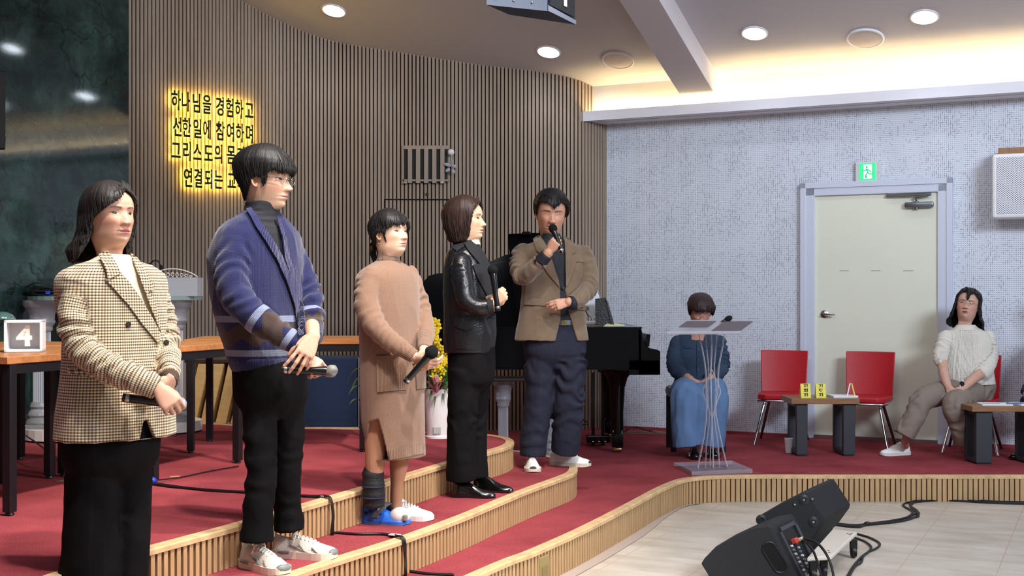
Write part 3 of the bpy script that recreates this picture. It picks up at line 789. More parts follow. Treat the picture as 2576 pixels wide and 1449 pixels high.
def column(e, x, y, z0, z1, s=1.0, base=0.11):
    hgt = z1 - z0
    bs = MB()
    bs.box((x, y, z0 + .012), (base * 2, base * 2, .024), None, .004)
    bs.lathe([(base * .86, 0), (base * .92, .012), (base * .84, .03), (base * .70, .045), (base * .80, .06), (base * .74, .075), (base * .60, .10), (base * .68, .115), (base * .62, .135), (base * .54, .145)], (x, y, z0 + .024), 24)
    bs.build('column_base', M_CRYST, e, smooth=True)
    f = MB(); n = 24; prof = []
    vs = []; fs = []
    for zz in (z0 + .165, z1 - .20):
        for k in range(n * 2):
            a = math.pi * k / n; r = base * (.44 if k % 2 else .50); vs.append((x + r * math.cos(a), y + r * math.sin(a), zz))
    for k in range(n * 2): fs.append((k, (k + 1) % (2 * n), 2 * n + (k + 1) % (2 * n), 2 * n + k))
    f.add(vs, fs + [tuple(range(2 * n))[::-1], tuple(range(2 * n, 4 * n))]); f.build('column_shaft', M_GLASS, e)
    cp = MB(); cp.lathe([(base * .55, 0), (base * .62, .012), (base * .60, .03), (base * .78, .06), (base * .72, .075), (base * .74, .11), (base * .92, .15), (base * 1.05, .17), (base * 1.05, .2)], (x, y, z1 - .20), 24)
    cp.build('column_capital', M_CRYST, e, smooth=True)
pc = G(75, 1084, Z3 + .08); column(gt, -3.05, 8.01, Z3 + .078, 1.402)
column(gt, -2.31, 8.46, Z3 + .078, 1.402)
m = MB(); m.box((-2.96, 8.22, (Z3 + .078 + 1.402) / 2), (0.028, 0.12, 1.402 - Z3 - .078)); m.build('acrylic_panel', mat('yellowed_acrylic', (206, 204, 176), 0.1, trans=0.7), gt)
# cable bundle on the glass top
cbd = empty('cable_coil', (-3.1, 8.05, 1.43), 'heap of coiled black cable on the left end of the glass table', 'cable')
rnd = random.Random(3); m = MB()
for k in range(15):
    cx = -3.035 + rnd.uniform(-.02, .02); cy = 8.09 + rnd.uniform(-.05, .05); w_ = .115 + rnd.uniform(-.02, .015); h_ = .05 + rnd.uniform(-.02, .02); z_ = 1.437 + k * .0038
    pts = []
    for j in range(17):
        a = 2 * math.pi * j / 16; pts.append((cx + w_ * math.cos(a), cy + h_ * math.sin(a), z_ + .006 * math.sin(a * 2 + k)))
    m.tube(pts, .0052, 6, smooth=2)
m.tube([(-3.17, 8.05, 1.49), (-3.10, 8.03, 1.515), (-3.02, 8.05, 1.512), (-2.96, 8.07, 1.49)], .005, 6, smooth=4)
m.build('coil', M_CABLE, cbd, smooth=True)
MB().box((-3.00, 7.98, 1.452), (0.026, 0.02, 0.022), None, .004).build('blue_tie', M_BLUE, cbd)
m = MB(); m.hull([(-2.995, 8.19, 1.43), (-2.85, 8.19, 1.43), (-2.85, 8.25, 1.43), (-2.995, 8.25, 1.43)], [(-2.975, 8.21, 1.50), (-2.85, 8.21, 1.505), (-2.85, 8.23, 1.505), (-2.975, 8.23, 1.50)])
tag(m.build('grey_case', mat('grey_case_plastic', (96, 100, 112), .4)), 'small grey case behind the cable coil on the glass table', 'case')
# etched acrylic box
eb = empty('acrylic_bookrest', (-2.28, 8.40, 1.43), 'frosted acrylic box with an arched etched floral crest on the glass table', 'bookrest')
m = MB(); xl, xr = P(372, 700, 8.35).x, P(498, 700, 8.35).x; zt2 = P(400, 698, 8.35).z
fro = mat('frosted_acrylic', (196, 200, 208), 0.35, trans=0.35)
m.box(((xl + xr) / 2, 8.34, (1.431 + zt2) / 2), (xr - xl, .01, zt2 - 1.431)); m.build('frosted_front', fro, eb)
for x in (xr - .005, xl + .005): MB().box((x, 8.42, (1.431 + zt2) / 2), (.008, .15, zt2 - 1.431)).build('side_wall', M_GLASS, eb)
pts = []; nn = 20
for k in range(nn + 1):
    f = k / nn; x = xl + (xr - xl) * f; z = zt2 + .054 * math.sin(math.pi * (f)) ** .8 + .004
    pts.append((x, 8.34, z))
m = MB(); m.tube(pts, .004, 6)
for k in range(9):
    f = .14 + .72 * k / 8; x = xl + (xr - xl) * f; hgt_ = .045 * math.sin(math.pi * f)
    for sgn in (-1, 1):
        m.tube([(x, 8.34, zt2 + .002), (x + sgn * .010, 8.34, zt2 + hgt_ * .4), (x + sgn * .004, 8.34, zt2 + hgt_ * .75), (x - sgn * .004, 8.34, zt2 + hgt_ * .6)], .002, 5, smooth=3)
m.build('etched_crest', mat('etched_white', (222, 214, 206), .5), eb)
m = MB(); m.tube([P(372, 668, 8.35), P(385, 657, 8.35), P(396, 656, 8.35), P(404, 668, 8.35), P(408, 686, 8.37)], .005, 6, smooth=5); m.tube([P(405, 668, 8.35), P(408, 686, 8.37)], .010, 8)
tag(m.build('gooseneck_mic', M_CABLE, smooth=True), 'thin black gooseneck curving above the frosted acrylic box', 'microphone')

# ================================================================ leaning boards, rack, navy box
M_PLY = make_wood('plywood', (196, 160, 104), (8, 8, 30), rough=.55, amt=.14)
rk = empty('board_rack', (-2.09, 9.01, Z3), 'low dark-topped plywood rack with slanted boards against the wood wall', 'rack')
zr = P(500, 905, 8.99).z; x0, x1 = P(462, 900, 8.99).x, P(640, 900, 8.99).x
MB().box(((x0 + x1) / 2, 9.18, zr - .012), (x1 - x0, .34, .024)).build('rack_top', mat('dark_top', (52, 38, 32), .5), rk)
MB().box(((x0 + x1) / 2, 9.33, (Z3 + zr) / 2), (x1 - x0, .02, zr - Z3 - .02)).build('rack_back', M_PLY, rk)
for k in range(5):
    xa = P(466 + k * 38, 1000, 9.01).x; lean = 0.095
    m = MB(); m.hull([(xa, 9.01, Z3), (xa + .075, 9.01, Z3), (xa + .075, 9.30, Z3), (xa, 9.30, Z3)], [(xa + lean, 9.01, zr - .03), (xa + .115 + lean * .6, 9.01, zr - .03), (xa + .115 + lean * .6, 9.30, zr - .03), (xa + lean, 9.30, zr - .03)])
    m.build('slanted_board', M_PLY, rk)
m = MB(); m.hull([P(612, 1070, 8.93), P(624, 1072, 8.93), P(624, 1072, 8.99), P(612, 1070, 8.99)], [P(619, 1018, 8.96), P(624, 1016, 8.96), P(624, 1016, 8.99), P(619, 1018, 8.99)])
tag(m.build('red_folder', mat('red_cover', (120, 24, 34), .6)), 'narrow dark red folder leaning beside the slanted boards', 'folder')
nb_ = empty('cloth_box', (-1.36, 8.88, Z3), 'tall box covered in navy cloth behind the wooden table', 'box')
xa, xb = P(655, 900, 8.65).x, P(898, 900, 8.65).x; zz = P(800, 900, 8.65).z
M_NAVY = mat('navy_cloth', (24, 38, 66), .9, bump=(200, .3))
m = MB(); m.box(((xa + xb) / 2, 8.83, (Z3 + zz) / 2), (xb - xa, .34, zz - Z3), None, .012); m.build('covered_body', M_NAVY, nb_)
m = MB(); m.box(((xa + xb) / 2, 8.83, Z3 + .006), (xb - xa + .02, .37, .010)); m.build('base_edge', M_NOSE, nb_)
m = MB(); m.box((xb + .012, 8.83, (Z3 + zz) / 2), (.012, .34, zz - Z3)); m.build('side_board', mat('grey_board', (110, 104, 100), .7), nb_)

# ================================================================ orchid pot
pot_c = G(1103, 1100, Z3); pot_c = Vector((-.479, 8.13, Z3))
fp = empty('flower_pot', pot_c, 'white planter of yellow orchids and pink bromeliad behind the standing people', 'plant')
m = MB(); m.lathe([(0.068, 0), (0.080, .004), (0.084, .03), (0.096, .20), (0.102, .315), (0.104, .322), (0.096, .325), (0.090, .30), (0, .29)], pot_c, 32); m.build('pot', mat('glazed_white', (232, 230, 226), .18, coat=.5), fp, smooth=True)
MB().lathe([(0.090, .0), (0.092, .012), (0.082, .014)], pot_c, 32).build('pot_foot', M_WHITE, fp, smooth=True)
MB().box(pot_c + Vector((-.01, -.085, .055)), (.05, .012, .05), None, .005).build('pot_label', mat('label_grey', (176, 176, 174), .5), fp)
M_LEAF = mat('leaf_green', (58, 108, 46), .45, var=(8, .25)); M_LEAF2 = mat('pale_leaf', (140, 176, 84), .5, var=(8, .2))
def leaf(mb, base, tip, wid, bend=0.3, n=7):
    base = Vector(base); tip = Vector(tip); d = tip - base; side = d.cross(Vector((0, 0, 1)));
    if side.length < 1e-4: side = Vector((1, 0, 0))
    side.normalize(); vs = []; fs = []
    for i in range(n + 1):
        t = i / n; c = base + d * t + Vector((0, 0, 1)) * bend * d.length * math.sin(math.pi * t * .9)
        w_ = wid * math.sin(math.pi * min(1, t * .93 + .07)) ** .8
        vs += [c - side * w_, c + Vector((0, 0, -w_ * .35)), c + side * w_, c + Vector((0, 0, -w_ * .35 - .002))]
    for i in range(n):
        a = i * 4
        fs += [(a, a + 1, a + 5, a + 4), (a + 1, a + 2, a + 6, a + 5), (a + 2, a + 3, a + 7, a + 6), (a + 3, a, a + 4, a + 7)]
    mb.add(vs, fs)
rnd = random.Random(5); m = MB(); m2 = MB()
tp = pot_c + Vector((0, 0, .30))
for k in range(26):
    a = rnd.uniform(0, 6.28); L = rnd.uniform(.10, .24); el = rnd.uniform(.15, 1.3)
    leaf(m, tp + Vector((math.cos(a) * .04, math.sin(a) * .04, 0)), tp + Vector((math.cos(a) * L * math.cos(el), math.sin(a) * L * math.cos(el), L * math.sin(el) * 1.2)), rnd.uniform(.012, .026), .25)
for (px, py) in ((1078, 1024), (1092, 1040), (1118, 1030), (1128, 1004)): leaf(m, tp, P(px, py, 8.00), .010, .5)
m.build('foliage', M_LEAF, fp, smooth=True)
for (px, py, q) in ((872, 970, 8.10), (876, 1000, 8.05), (878, 1024, 8.05), (884, 985, 8.07)): leaf(m2, P(915, py - 40 + (py - 970) * .6, 8.15), P(px, py, q), .012, .35)
m2.tube([P(914, 920, 8.15), P(914, 960, 8.15), P(918, 1040, 8.15), P(940, 1080, 8.15)], .004, 6)
pl = m2.build('spider_plant', M_LEAF2, smooth=True); tag(pl, 'thin pale green drooping leaves poking out left of the black table leg', 'plant')
# orchid sprays
M_ORC = mat('yellow_orchid', (238, 206, 40), .5, var=(30, .15)); m = MB(); ms = MB()
sprays = [((1088, 825), 16), ((1108, 905), 12), ((1092, 870), 9), ((1122, 880), 9), ((1100, 930), 5)]
for (c, nfl) in sprays:
    top = P(c[0], c[1], 8.07)
    ms.tube([tp, (tp + top) / 2 + Vector((-.01, 0, .04)), top], .003, 5, smooth=4)
    for k in range(nfl):
        f = rnd.random(); cc = top + Vector((rnd.uniform(-.035, .035), rnd.uniform(-.04, .04), rnd.uniform(-.085, .06)))
        cc.x = min(cc.x, P(1127, 900, 8.05).x)
        rr = rnd.uniform(.013, .020); ax = rnd.uniform(0, 6.28)
        for j in range(5):
            a = ax + j * 2 * math.pi / 5; pe = cc + Vector((math.cos(a), -.15, math.sin(a))) * rr
            m.ball(pe, (rr * .75, rr * .22, rr * .55), Matrix.Rotation(-a, 3, 'Y'), 8, 5)
        m.ball(cc + Vector((0, -rr * .4, 0)), rr * .35, None, 6, 4)
m.build('orchid_blossoms', M_ORC, fp, smooth=True); ms.build('orchid_stems', M_LEAF, fp)
M_BRO = mat('pink_bromeliad', (196, 120, 138), .5, var=(12, .35)); m = MB(); cc = P(1098, 975, 8.00)
for k in range(15):
    a = k * 2.4; el = .25 + .09 * k; L = .10 - .0015 * k
    leaf(m, cc - Vector((0, 0, .035)), cc + Vector((math.cos(a) * L * math.cos(el), math.sin(a) * L * math.cos(el), L * math.sin(el))), .010, .12)
m.build('bromeliad_bloom', M_BRO, fp, smooth=True)

# ================================================================ grand piano
M_EBONY = mat('black_lacquer', (7, 7, 9), 0.16, spec=0.4)
pn = empty('grand_piano', (0.35, 10.4, Z1), 'black grand piano with raised lid at the end of the wood wall', 'piano')
YP = 9.75
def xp(px, Y=YP): return (px - CX) / F * Y
def zp(py, Y=YP): return H + (CY - py) / F * Y
zt_p, zb_p = zp(823), zp(930); xr_ = xp(1613); xk = xp(1661)
out = [(xr_, YP), (xr_, 11.12)]
for (x, y) in ((.75, 11.12), (.45, 11.05), (.15, 10.85), (-.15, 10.72), (-.45, 10.62), (-.66, 10.48), (-.76, 10.25), (-.76, 10.02), (-.66, 9.84), (-.50, YP)): out.append((x, y))
MB().prism(out, zb_p, zt_p - .012).build('rim', M_EBONY, pn)
MB().prism([(x * 1.0 + (.006 if x > .5 else -.006), y - .008 if y < 10 else y + .006) for (x, y) in out], zt_p - .012, zt_p).build('case_lip', M_EBONY, pn)
# keyboard end: keybed, cheeks, fallboard, keys
zk = zp(943); zc = zp(860)
m = MB(); m.box(((xr_ + xk) / 2 - .05, (YP + 11.12) / 2, (zk + zp(905)) / 2), (xk - xr_ + .1, 1.37, zp(905) - zk), None, .006); m.build('keybed', M_EBONY, pn)
for y in (YP + .035, 11.085):
    m = MB(); pts = []
    prof = [(xr_ - .02, zt_p - .02), (xr_ + .004, zt_p - .02), (xr_ + .010, zp(850)), (xr_ + .03, zp(868)), (xr_ + .07, zp(876)), (xk - .02, zp(880)), (xk, zp(884)), (xk, zp(943)), (xr_ - .02, zp(943))]
    m.hull([(a, y - .035, b) for a, b in prof], [(a, y + .035, b) for a, b in prof]); m.build('cheek', M_EBONY, pn)
m = MB(); m.box((xr_ + .035, 10.43, zp(893)), (.085, 1.20, .012)); m.build('white_keys', mat('piano_ivory', (240, 238, 230), .2), pn)
m = MB(); m.box((xr_ + .062, 10.43, zp(857)), (.03, 1.24, .10), Matrix.Rotation(.12, 3, 'Y'), .008); m.build('fallboard', M_EBONY, pn)
# lid raised: hinge along the spine
M_LID = mat('black_lid_lacquer', (6, 6, 8), .10, spec=.12)
lidp = [(1075, 826), (1064, 780), (1062, 735), (1066, 708), (1078, 694), (1098, 688), (1130, 686), (1165, 681), (1205, 670), (1240, 655), (1272, 641), (1300, 636), (1390, 628), (1400, 826)]
m = MB(); YL = 9.80
a_ = [P(x, y, YL + (826 - y) * .0006) for x, y in lidp]; b_ = [q + Vector((0, .022, 0)) for q in a_]
m.hull(a_, b_); m.build('raised_lid', M_LID, pn)
fl = [(1277, 592), (1282, 588), (1345, 586), (1405, 588), (1405, 826), (1303, 826), (1290, 720)]
a_ = [P(x, y, YL - .05 + (826 - y) * .0004) for x, y in fl]; b_ = [q + Vector((0, .024, 0)) for q in a_]
m = MB(); m.hull(a_, b_); m.build('folded_front_lid', M_LID, pn)
m = MB(); m.box(P(1324, 587, 9.80), (.07, .05, .03), None, .01); m.build('lid_hinge', M_EBONY, pn)
# legs
M_BRASS = mat('brass', (196, 176, 120), .25, metal=1.0)
def piano_leg(x, y, blk=True):
    lg = MB(); ztop = zb_p
    lg.lathe([(0.052, .15), (0.050, .32), (0.062, .52), (0.085, .60), (0.13, .655), (0.15, .665), (0.15, ztop - Z1)], (x, y, Z1), 4 if False else 24)
    lg.box((x, y, Z1 + .105), (.088, .088, .12), None, .006); l = lg.build('leg', M_EBONY, pn, smooth=True)
    MB().box((x, y, Z1 + .172), (.080, .080, .014), None, .003).build('leg_collar', M_STEEL, l)
    cs = MB(); R = Matrix.Rotation(math.radians(90), 3, 'Y'); cs.lathe([(.0, -.022), (.024, -.022), (.026, 0), (.024, .022), (0, .022)], (x + .008, y, Z1 + .026), 16, R); cs.box((x - .02, y, Z1 + .034), (.012, .04, .03)); cs.build('caster', M_BRASS, l, smooth=True)
piano_leg(xp(1556), YP + .12); piano_leg(xp(1533, 10.9), 10.9); piano_leg(-.45, 10.2)
m = MB(); m.box((xp(1570), YP + .12, zb_p - .010), (.40, .12, .03), None, .01); m.build('leg_block', M_EBONY, pn)
ly = MB(); xl_ = xp(1507, 10.35); ly.box((xl_ - .05, 10.35, .48), (.026, .05, .62)); ly.box((xl_ + .03, 10.35, .48), (.026, .05, .62)); ly.box((xl_ - .01, 10.32, .24), (.20, .12, .06), None, .01)
l = ly.build('pedal_lyre', M_EBONY, pn)
for k in (-1, 0, 1): MB().box((xl_ - .01 + k * .05, 10.24, .228), (.02, .10, .010), None, .004).build('pedal', M_BRASS, l)

# things on the piano
ov = empty('oval_mirror', P(1492, 800, 9.95), 'white oval disc standing on the piano beside the black pouch', 'mirror')
c = P(1491, 762, 10.12); Ro = Matrix.Rotation(math.radians(90), 3, 'X') @ Matrix.Rotation(math.radians(12), 3, 'Y')
m = MB(); m.ball(c, (.062, .006, .118), None, 32, 20); m.build('disc', mat('ribbed_white', (232, 236, 242), .3), ov, smooth=True)
m = MB(); m.tube([c + Vector((.066 * math.cos(k * math.pi / 16), 0, .122 * math.sin(k * math.pi / 16))) for k in range(33)], .005, 8); m.build('rim', M_STEEL, ov, smooth=True)
m = MB(); m.box(P(1490, 815, 10.12) + Vector((0, 0, .008)), (.19, .09, .035), None, .012); m.build('base', M_WHITE, ov)
bg = empty('leather_pouch', P(1515, 820, 9.9), 'black open leather pouch standing on the piano', 'pouch')
m = MB(); a = P(1500, 819, 9.88); b = P(1540, 819, 9.88)
m.hull([a, b, b + Vector((0, .10, 0)), a + Vector((0, .10, 0))], [P(1497, 752, 9.90), P(1524, 748, 9.90), P(1524, 748, 9.96), P(1497, 752, 9.96)]); m.build('pouch_body', mat('black_leather', (20, 19, 20), .38, bump=(60, .4)), bg)
m = MB(); m.hull([P(1524, 752, 9.89), P(1530, 760, 9.89), P(1530, 760, 9.96), P(1524, 752, 9.96)], [P(1538, 818, 9.87), P(1546, 818, 9.87), P(1546, 818, 9.97), P(1538, 818, 9.97)]); m.build('pouch_flap', mat('black_leather', (20, 19, 20), .38), bg)
m = MB(); m.hull([P(1519, 821, 9.80), P(1571, 820, 9.80), P(1573, 819, 9.95), P(1530, 819, 9.95)], [P(1522, 817, 9.80), P(1572, 817, 9.80), P(1573, 817, 9.95), P(1532, 811, 9.95)])
tag(m.build('hymn_booklet', mat('pale_yellow_paper', (220, 224, 170), .7)), 'pale yellow booklet lying on the piano lid', 'book')

# ================================================================ glass console with dark top (behind man in tan jacket)
gc = empty('crystal_console', (0.08, 9.5, Z1), 'dark-topped side table on two crystal columns in front of the piano', 'table')
zc_ = P(1270, 949, 9.52).z
MB().box(((P(1232, 950, 9.5).x + P(1402, 950, 9.5).x) / 2, 9.50, zc_ - .012), (P(1402, 950, 9.5).x - P(1232, 950, 9.5).x, .30, .024), None, .004).build('console_top', mat('dark_console_top', (44, 36, 36), .3), gc)
column(gc, xp(1266, 9.5), 9.5, Z1, zc_ - .024, base=.078); column(gc, xp(1383, 9.5), 9.5, Z1, zc_ - .024, base=.078)

# ================================================================ acrylic lectern
lc = empty('acrylic_lectern', G(1795, 1182, Z1), 'clear acrylic lectern with flared strip column at the front of the stage', 'lectern')
zb = Z1
b4 = [G(1695, 1173, Z1), G(1740, 1196, Z1), G(1893, 1190, Z1), G(1842, 1168, Z1)]
m = MB(); m.hull(b4, [q + Vector((0, 0, .028)) for q in b4]); m.build('base_plate', M_GLASS, lc)
tn = [P(1677, 842, 8.62), P(1862, 841, 8.60), P(1907, 808, 9.05), P(1723, 809, 9.08)]
m = MB(); m.hull(tn, [q + Vector((0, 0, .012)) for q in tn]); m.build('reading_plate', mat('greyish_acrylic', (196, 194, 204), 0.1, spec=.8, alpha=.62), lc)
m = MB(); m.tube([tn[0] + Vector((0, 0, .012)), tn[1] + Vector((0, 0, .012))], .012, 8); m.build('front_lip', M_GLASS, lc)
lc_y = 8.86
def strip_(mb, pts, wy, Yc, th=.005):
    pp = [P(x, y, Yc) for x, y in pts]
    pp, _ = catmull(pp, [0] * len(pp), 6)
    vs = []; fs = []
    for i, q in enumerate(pp):
        for (dx, dy) in ((-th, -wy), (th, -wy), (th, wy), (-th, wy)): vs.append(q + Vector((dx, dy, 0)))
    for i in range(len(pp) - 1):
        for j in range(4): fs.append((i * 4 + j, i * 4 + (j + 1) % 4, i * 4 + 4 + (j + 1) % 4, i * 4 + 4 + j))
    fs += [(3, 2, 1, 0), tuple(len(vs) - 4 + j for j in range(4))]; mb.add(vs, fs)
M_EDGE = mat('acrylic_edge', (226, 224, 230), .08, spec=.9, alpha=.45)
strips = [([(1757, 828), (1760, 850), (1768, 885), (1775, 930), (1776, 975), (1778, 1020), (1772, 1090), (1755, 1176)], .05, 8.80),
          ([(1773, 826), (1778, 880), (1782, 930), (1780, 980), (1784, 1050), (1778, 1110), (1774, 1176)], .04, 8.90),
          ([(1789, 824), (1790, 880), (1788, 940), (1789, 1000), (1791, 1060), (1793, 1120), (1794, 1176)], .05, 8.80),
          ([(1806, 824), (1800, 880), (1797, 930), (1801, 985), (1797, 1050), (1805, 1110), (1810, 1176)], .04, 8.92),
          ([(1824, 828), (1818, 870), (1808, 925), (1806, 970), (1800, 1030), (1812, 1100), (1829, 1174)], .05, 8.80),
          ([(1790, 930), (1775, 965), (1768, 985), (1776, 1010), (1790, 1050)], .03, 8.84),
          ([(1790, 928), (1804, 960), (1812, 985), (1804, 1010), (1792, 1050)], .03, 8.84),
          ([(1786, 1172), (1790, 1050), (1788, 980), (1786, 925)], .03, 8.96)]
for s in strips:
    m = MB(); strip_(m, s[0], s[1] * .45, s[2], .0022); m.build('column_strip', M_EDGE, lc, smooth=True)
m = MB(); m.box(P(1790, 829, 8.84), (.20, .16, .010)); m.build('column_head', M_GLASS, lc)
M_GPAP = mat('grey_paper', (104, 96, 104), .8)
def on_plate(u, v, dz=.0135):
    a = tn[0] + (tn[1] - tn[0]) * u; b = tn[3] + (tn[2] - tn[3]) * u
    return a + (b - a) * v + Vector((0, 0, dz))
for (u0, u1, v0, v1, lb) in ((.06, .46, .42, .86, 'grey sheet lying on the left of the lectern plate'), (.58, .97, .10, .82, 'grey sheet lying on the right of the lectern plate')):
    m = MB(); q = [on_plate(u0, v0), on_plate(u1, v0), on_plate(u1, v1), on_plate(u0, v1)]; m.hull(q, [x + Vector((0, 0, .003)) for x in q]); tag(m.build('paper_sheet', M_GPAP), lb, 'paper')
mc = empty('lectern_microphone', P(1830, 803, 9.0), 'black foam microphone resting at the back edge of the lectern', 'microphone')
m = MB(); m.ball(P(1832, 802, 9.0), (.032, .026, .022), Matrix.Rotation(-.5, 3, 'Y'), 14, 10); m.build('foam_head', mat('black_foam', (16, 16, 18), .95, bump=(200, .5)), mc, smooth=True)
MB().tube([P(1826, 805, 9.0), P(1812, 814, 8.98)], [.014, .010], 10).build('handle', M_BLACK, mc, smooth=True)

# ================================================================ red chairs
def red_chair(px_c, w_, py_top, py_seat, Y, label, rot):
    """seat shell facing the hall, chrome splayed legs; built round its own base"""
    Yb = Y + .22
    zt = H + (CY - py_top) / F * Yb - Z1; zs = H + (CY - py_seat) / F * (Y - .1) - Z1
    base = Vector(((px_c - CX) / F * Y, Y, Z1))
    e = empty('red_chair', base, label, 'chair', 'red leather chairs by the white wall')
    R = Matrix.Rotation(rot, 3, 'Z')
    def T(x, y, z): return base + R @ Vector((x, y, z))
    hw = w_ / 2
    # backrest: slightly curved panel
    n = 12; vs = []; fs = []
    for side in (0, 1):
        for j in range(9):
            t = j / 8
            for i in range(n + 1):
                s = -1 + 2 * i / n
                hwz = hw * (.93 + .07 * t)
                y = .20 + .05 * t - .035 * s * s * 0 - .03 * (1 - s * s) * -1 * .5 + (side * .028)
                y = .20 + .06 * t + .03 * (1 - s * s) + side * .026
                vs.append(T(s * hwz, y, zs - .01 + (zt - zs + .01) * t))
    m_ = (n + 1) * 9
    for j in range(8):
        for i in range(n):
            a = j * (n + 1) + i
            fs += [(a, a + 1, a + n + 2, a + n + 1), (m_ + a + 1, m_ + a, m_ + a + n + 1, m_ + a + n + 2)]
    for j in range(8):
        for i in (0, n):
            a = j * (n + 1) + i; fs.append((a, a + n + 1, m_ + a + n + 1, m_ + a))
    for i in range(n):
        for j in (0, 8):
            a = j * (n + 1) + i; fs.append((a, m_ + a, m_ + a + 1, a + 1))
    o = MB().add(vs, fs).build('backrest', M_RED, e, smooth=True); bv = o.modifiers.new('b', 'BEVEL'); bv.width = .006; bv.segments = 2; bv.limit_method = 'ANGLE'
    st = MB(); pts = [(-hw * .95, .22), (hw * .95, .22), (hw * .97, 0), (hw * .9, -.17), (hw * .6, -.215), (-hw * .6, -.215), (-hw * .9, -.17), (-hw * .97, 0)]
    st.hull([T(x, y, zs - .045) for x, y in pts], [T(x * .99, y, zs - (.004 if y > 0 else .0)) for x, y in pts])
    o = st.build('seat', M_RED, e); bv = o.modifiers.new('b', 'BEVEL'); bv.width = .012; bv.segments = 3
    fr = MB(); fr.tube([T(-hw * .95, .24, zs - .045), T(-hw * .95, -.13, zs - .055), T(-hw * .6, -.205, zs - .055), T(hw * .6, -.205, zs - .055), T(hw * .95, -.13, zs - .055), T(hw * .95, .24, zs - .045)], .009, 8, smooth=4)
    fr.box(T(0, 0, zs - .058), (w_ * .8, .32, .014), R); fr.build('seat_frame', M_CHROME, e, smooth=True)
    for (sx, sy, fx, fy) in ((-.62, -.12, -1.02, -.24), (.62, -.12, 1.02, -.24), (-.55, .16, -1.0, .27), (.55, .16, 1.0, .27)):
        MB().tube([T(sx * hw, sy, zs - .06), T(fx * hw, fy, 0.004)], [.0145, .011], 10).build('leg', M_CHROME if sy < 0 else mat('shaded_chrome', (120, 116, 116), .2, metal=1.0), e, smooth=True)  # rear legs: same chrome coloured darker, shade put into the colour
    return e
red_chair(1966, .405, 882, 990, 10.50, 'red leather chair left of the doorway with nobody on it', -.30)
red_chair(2178, .405, 885, 998, 10.27, 'empty red leather chair in front of the cream door', -.42)
red_chair(2446, .405, 893, 1005, 9.93, 'red leather chair under the woman in the cream sweater', -.44)

# ================================================================ low tables
def low_table(pxl, pxr, py_top, Y, legs, label, thick=14, depth=.38):
    zt = H + (CY - py_top) / F * Y; a = xp(pxl, Y); b = xp(pxr, Y)
    e = empty('low_table', ((a + b) / 2, Y + depth / 2, Z1), label, 'table', 'low side tables in front of the chairs')
    o = MB().box(((a + b) / 2, Y + depth / 2, zt - thick / F * Y / 2), (b - a, depth, thick / F * Y), None, .003).build('tabletop', M_TTOP2, e)
    for (lx0, lx1) in legs:
        x0_, x1_ = xp(lx0, Y), xp(lx1, Y); zl = zt - thick / F * Y
        m = MB(); m.box(((x0_ + x1_) / 2, Y + .05, (zl + Z1 + .01) / 2), (x1_ - x0_, .05, zl - Z1 - .01), None, .004)
        m.box(((x0_ + x1_) / 2, Y + depth - .05, (zl + Z1 + .01) / 2), (x1_ - x0_, .05, zl - Z1 - .01), None, .004)
        m.box(((x0_ + x1_) / 2, Y + depth / 2, Z1 + .025), (x1_ - x0_, depth - .14, .03)); m.box(((x0_ + x1_) / 2, Y + depth / 2, zl - .015), (x1_ - x0_, depth - .14, .03))
        m.build('leg_loop', M_LEG2, e)
        m = MB(); m.box(((x0_ + x1_) / 2, Y + .05, Z1 + .006), (x1_ - x0_ - .02, .04, .012)); m.box(((x0_ + x1_) / 2, Y + depth - .05, Z1 + .006), (x1_ - x0_ - .02, .04, .012)); m.build('foot_pad', M_BLACK, e)
    return zt
zl1 = low_table(1991, 2163, 1003, 9.62, ((2006, 2034), (2124, 2154)), 'low wooden table with yellow name cards between the two empty red chairs')
zl2 = low_table(2446, 2640, 1022, 9.15, ((2459, 2500), (2590, 2630)), 'low wooden table covered with white papers at the right frame edge', depth=.30)
def tent(pxa, pxb, txt, label):
    Y = 9.70; a = xp(pxa, Y); b = xp(pxb, Y); hgt_ = 35 / F * Y
    e = empty('name_card', ((a + b) / 2, Y, zl1), label, 'name card', 'yellow name cards')
    m = MB(); m.hull([(a, Y, zl1), (b, Y, zl1), (b, Y + .006, zl1), (a, Y + .006, zl1)], [(a, Y + .028, zl1 + hgt_), (b, Y + .028, zl1 + hgt_), (b, Y + .032, zl1 + hgt_), (a, Y + .032, zl1 + hgt_)])
    m.hull([(a, Y + .058, zl1), (b, Y + .058, zl1), (b, Y + .062, zl1), (a, Y + .062, zl1)], [(a, Y + .030, zl1 + hgt_), (b, Y + .030, zl1 + hgt_), (b, Y + .034, zl1 + hgt_), (a, Y + .034, zl1 + hgt_)])
    m.build('folded_card', M_TAPE, e)
    for k, ch in enumerate(txt):
        vs, fs = text_mesh(ch, .042, .0006, .0006); z = zl1 + hgt_ * (.82 - .32 * k); yy = Y + .028 * (z - zl1) / hgt_ - .0015
        MB().add([Vector((v.x + (a + b) / 2, yy - v.z, z + v.y)) for v in vs], fs).build('lettering', M_INK, e)
tent(2015.5, 2040.5, '지휘자', 'left yellow folded name card standing on the low table')
tent(2053.5, 2078.5, '기도자', 'right yellow folded name card standing on the low table')
ta = empty('tent_card', (xp(2139, 9.75), 9.75, zl1), 'white and yellow tent card seen edge-on at the right end of the low table', 'name card')
for (x0_, x1_, cc_) in ((2129, 2137, M_PAPER), (2150, 2141, M_TAPE)):
    m = MB(); q = [P(x0_, 1001, 9.72), P(x0_ + 3, 1001, 9.72), P(x0_ + 3, 1001, 9.80), P(x0_, 1001, 9.80)]
    t_ = [P(x1_, 964, 9.72), P(x1_ + 3, 964, 9.72), P(x1_ + 3, 964, 9.80), P(x1_, 964, 9.80)]
    for k in q: k.z = zl1
    m.hull(q, t_); m.build('card_leaf', cc_, ta)
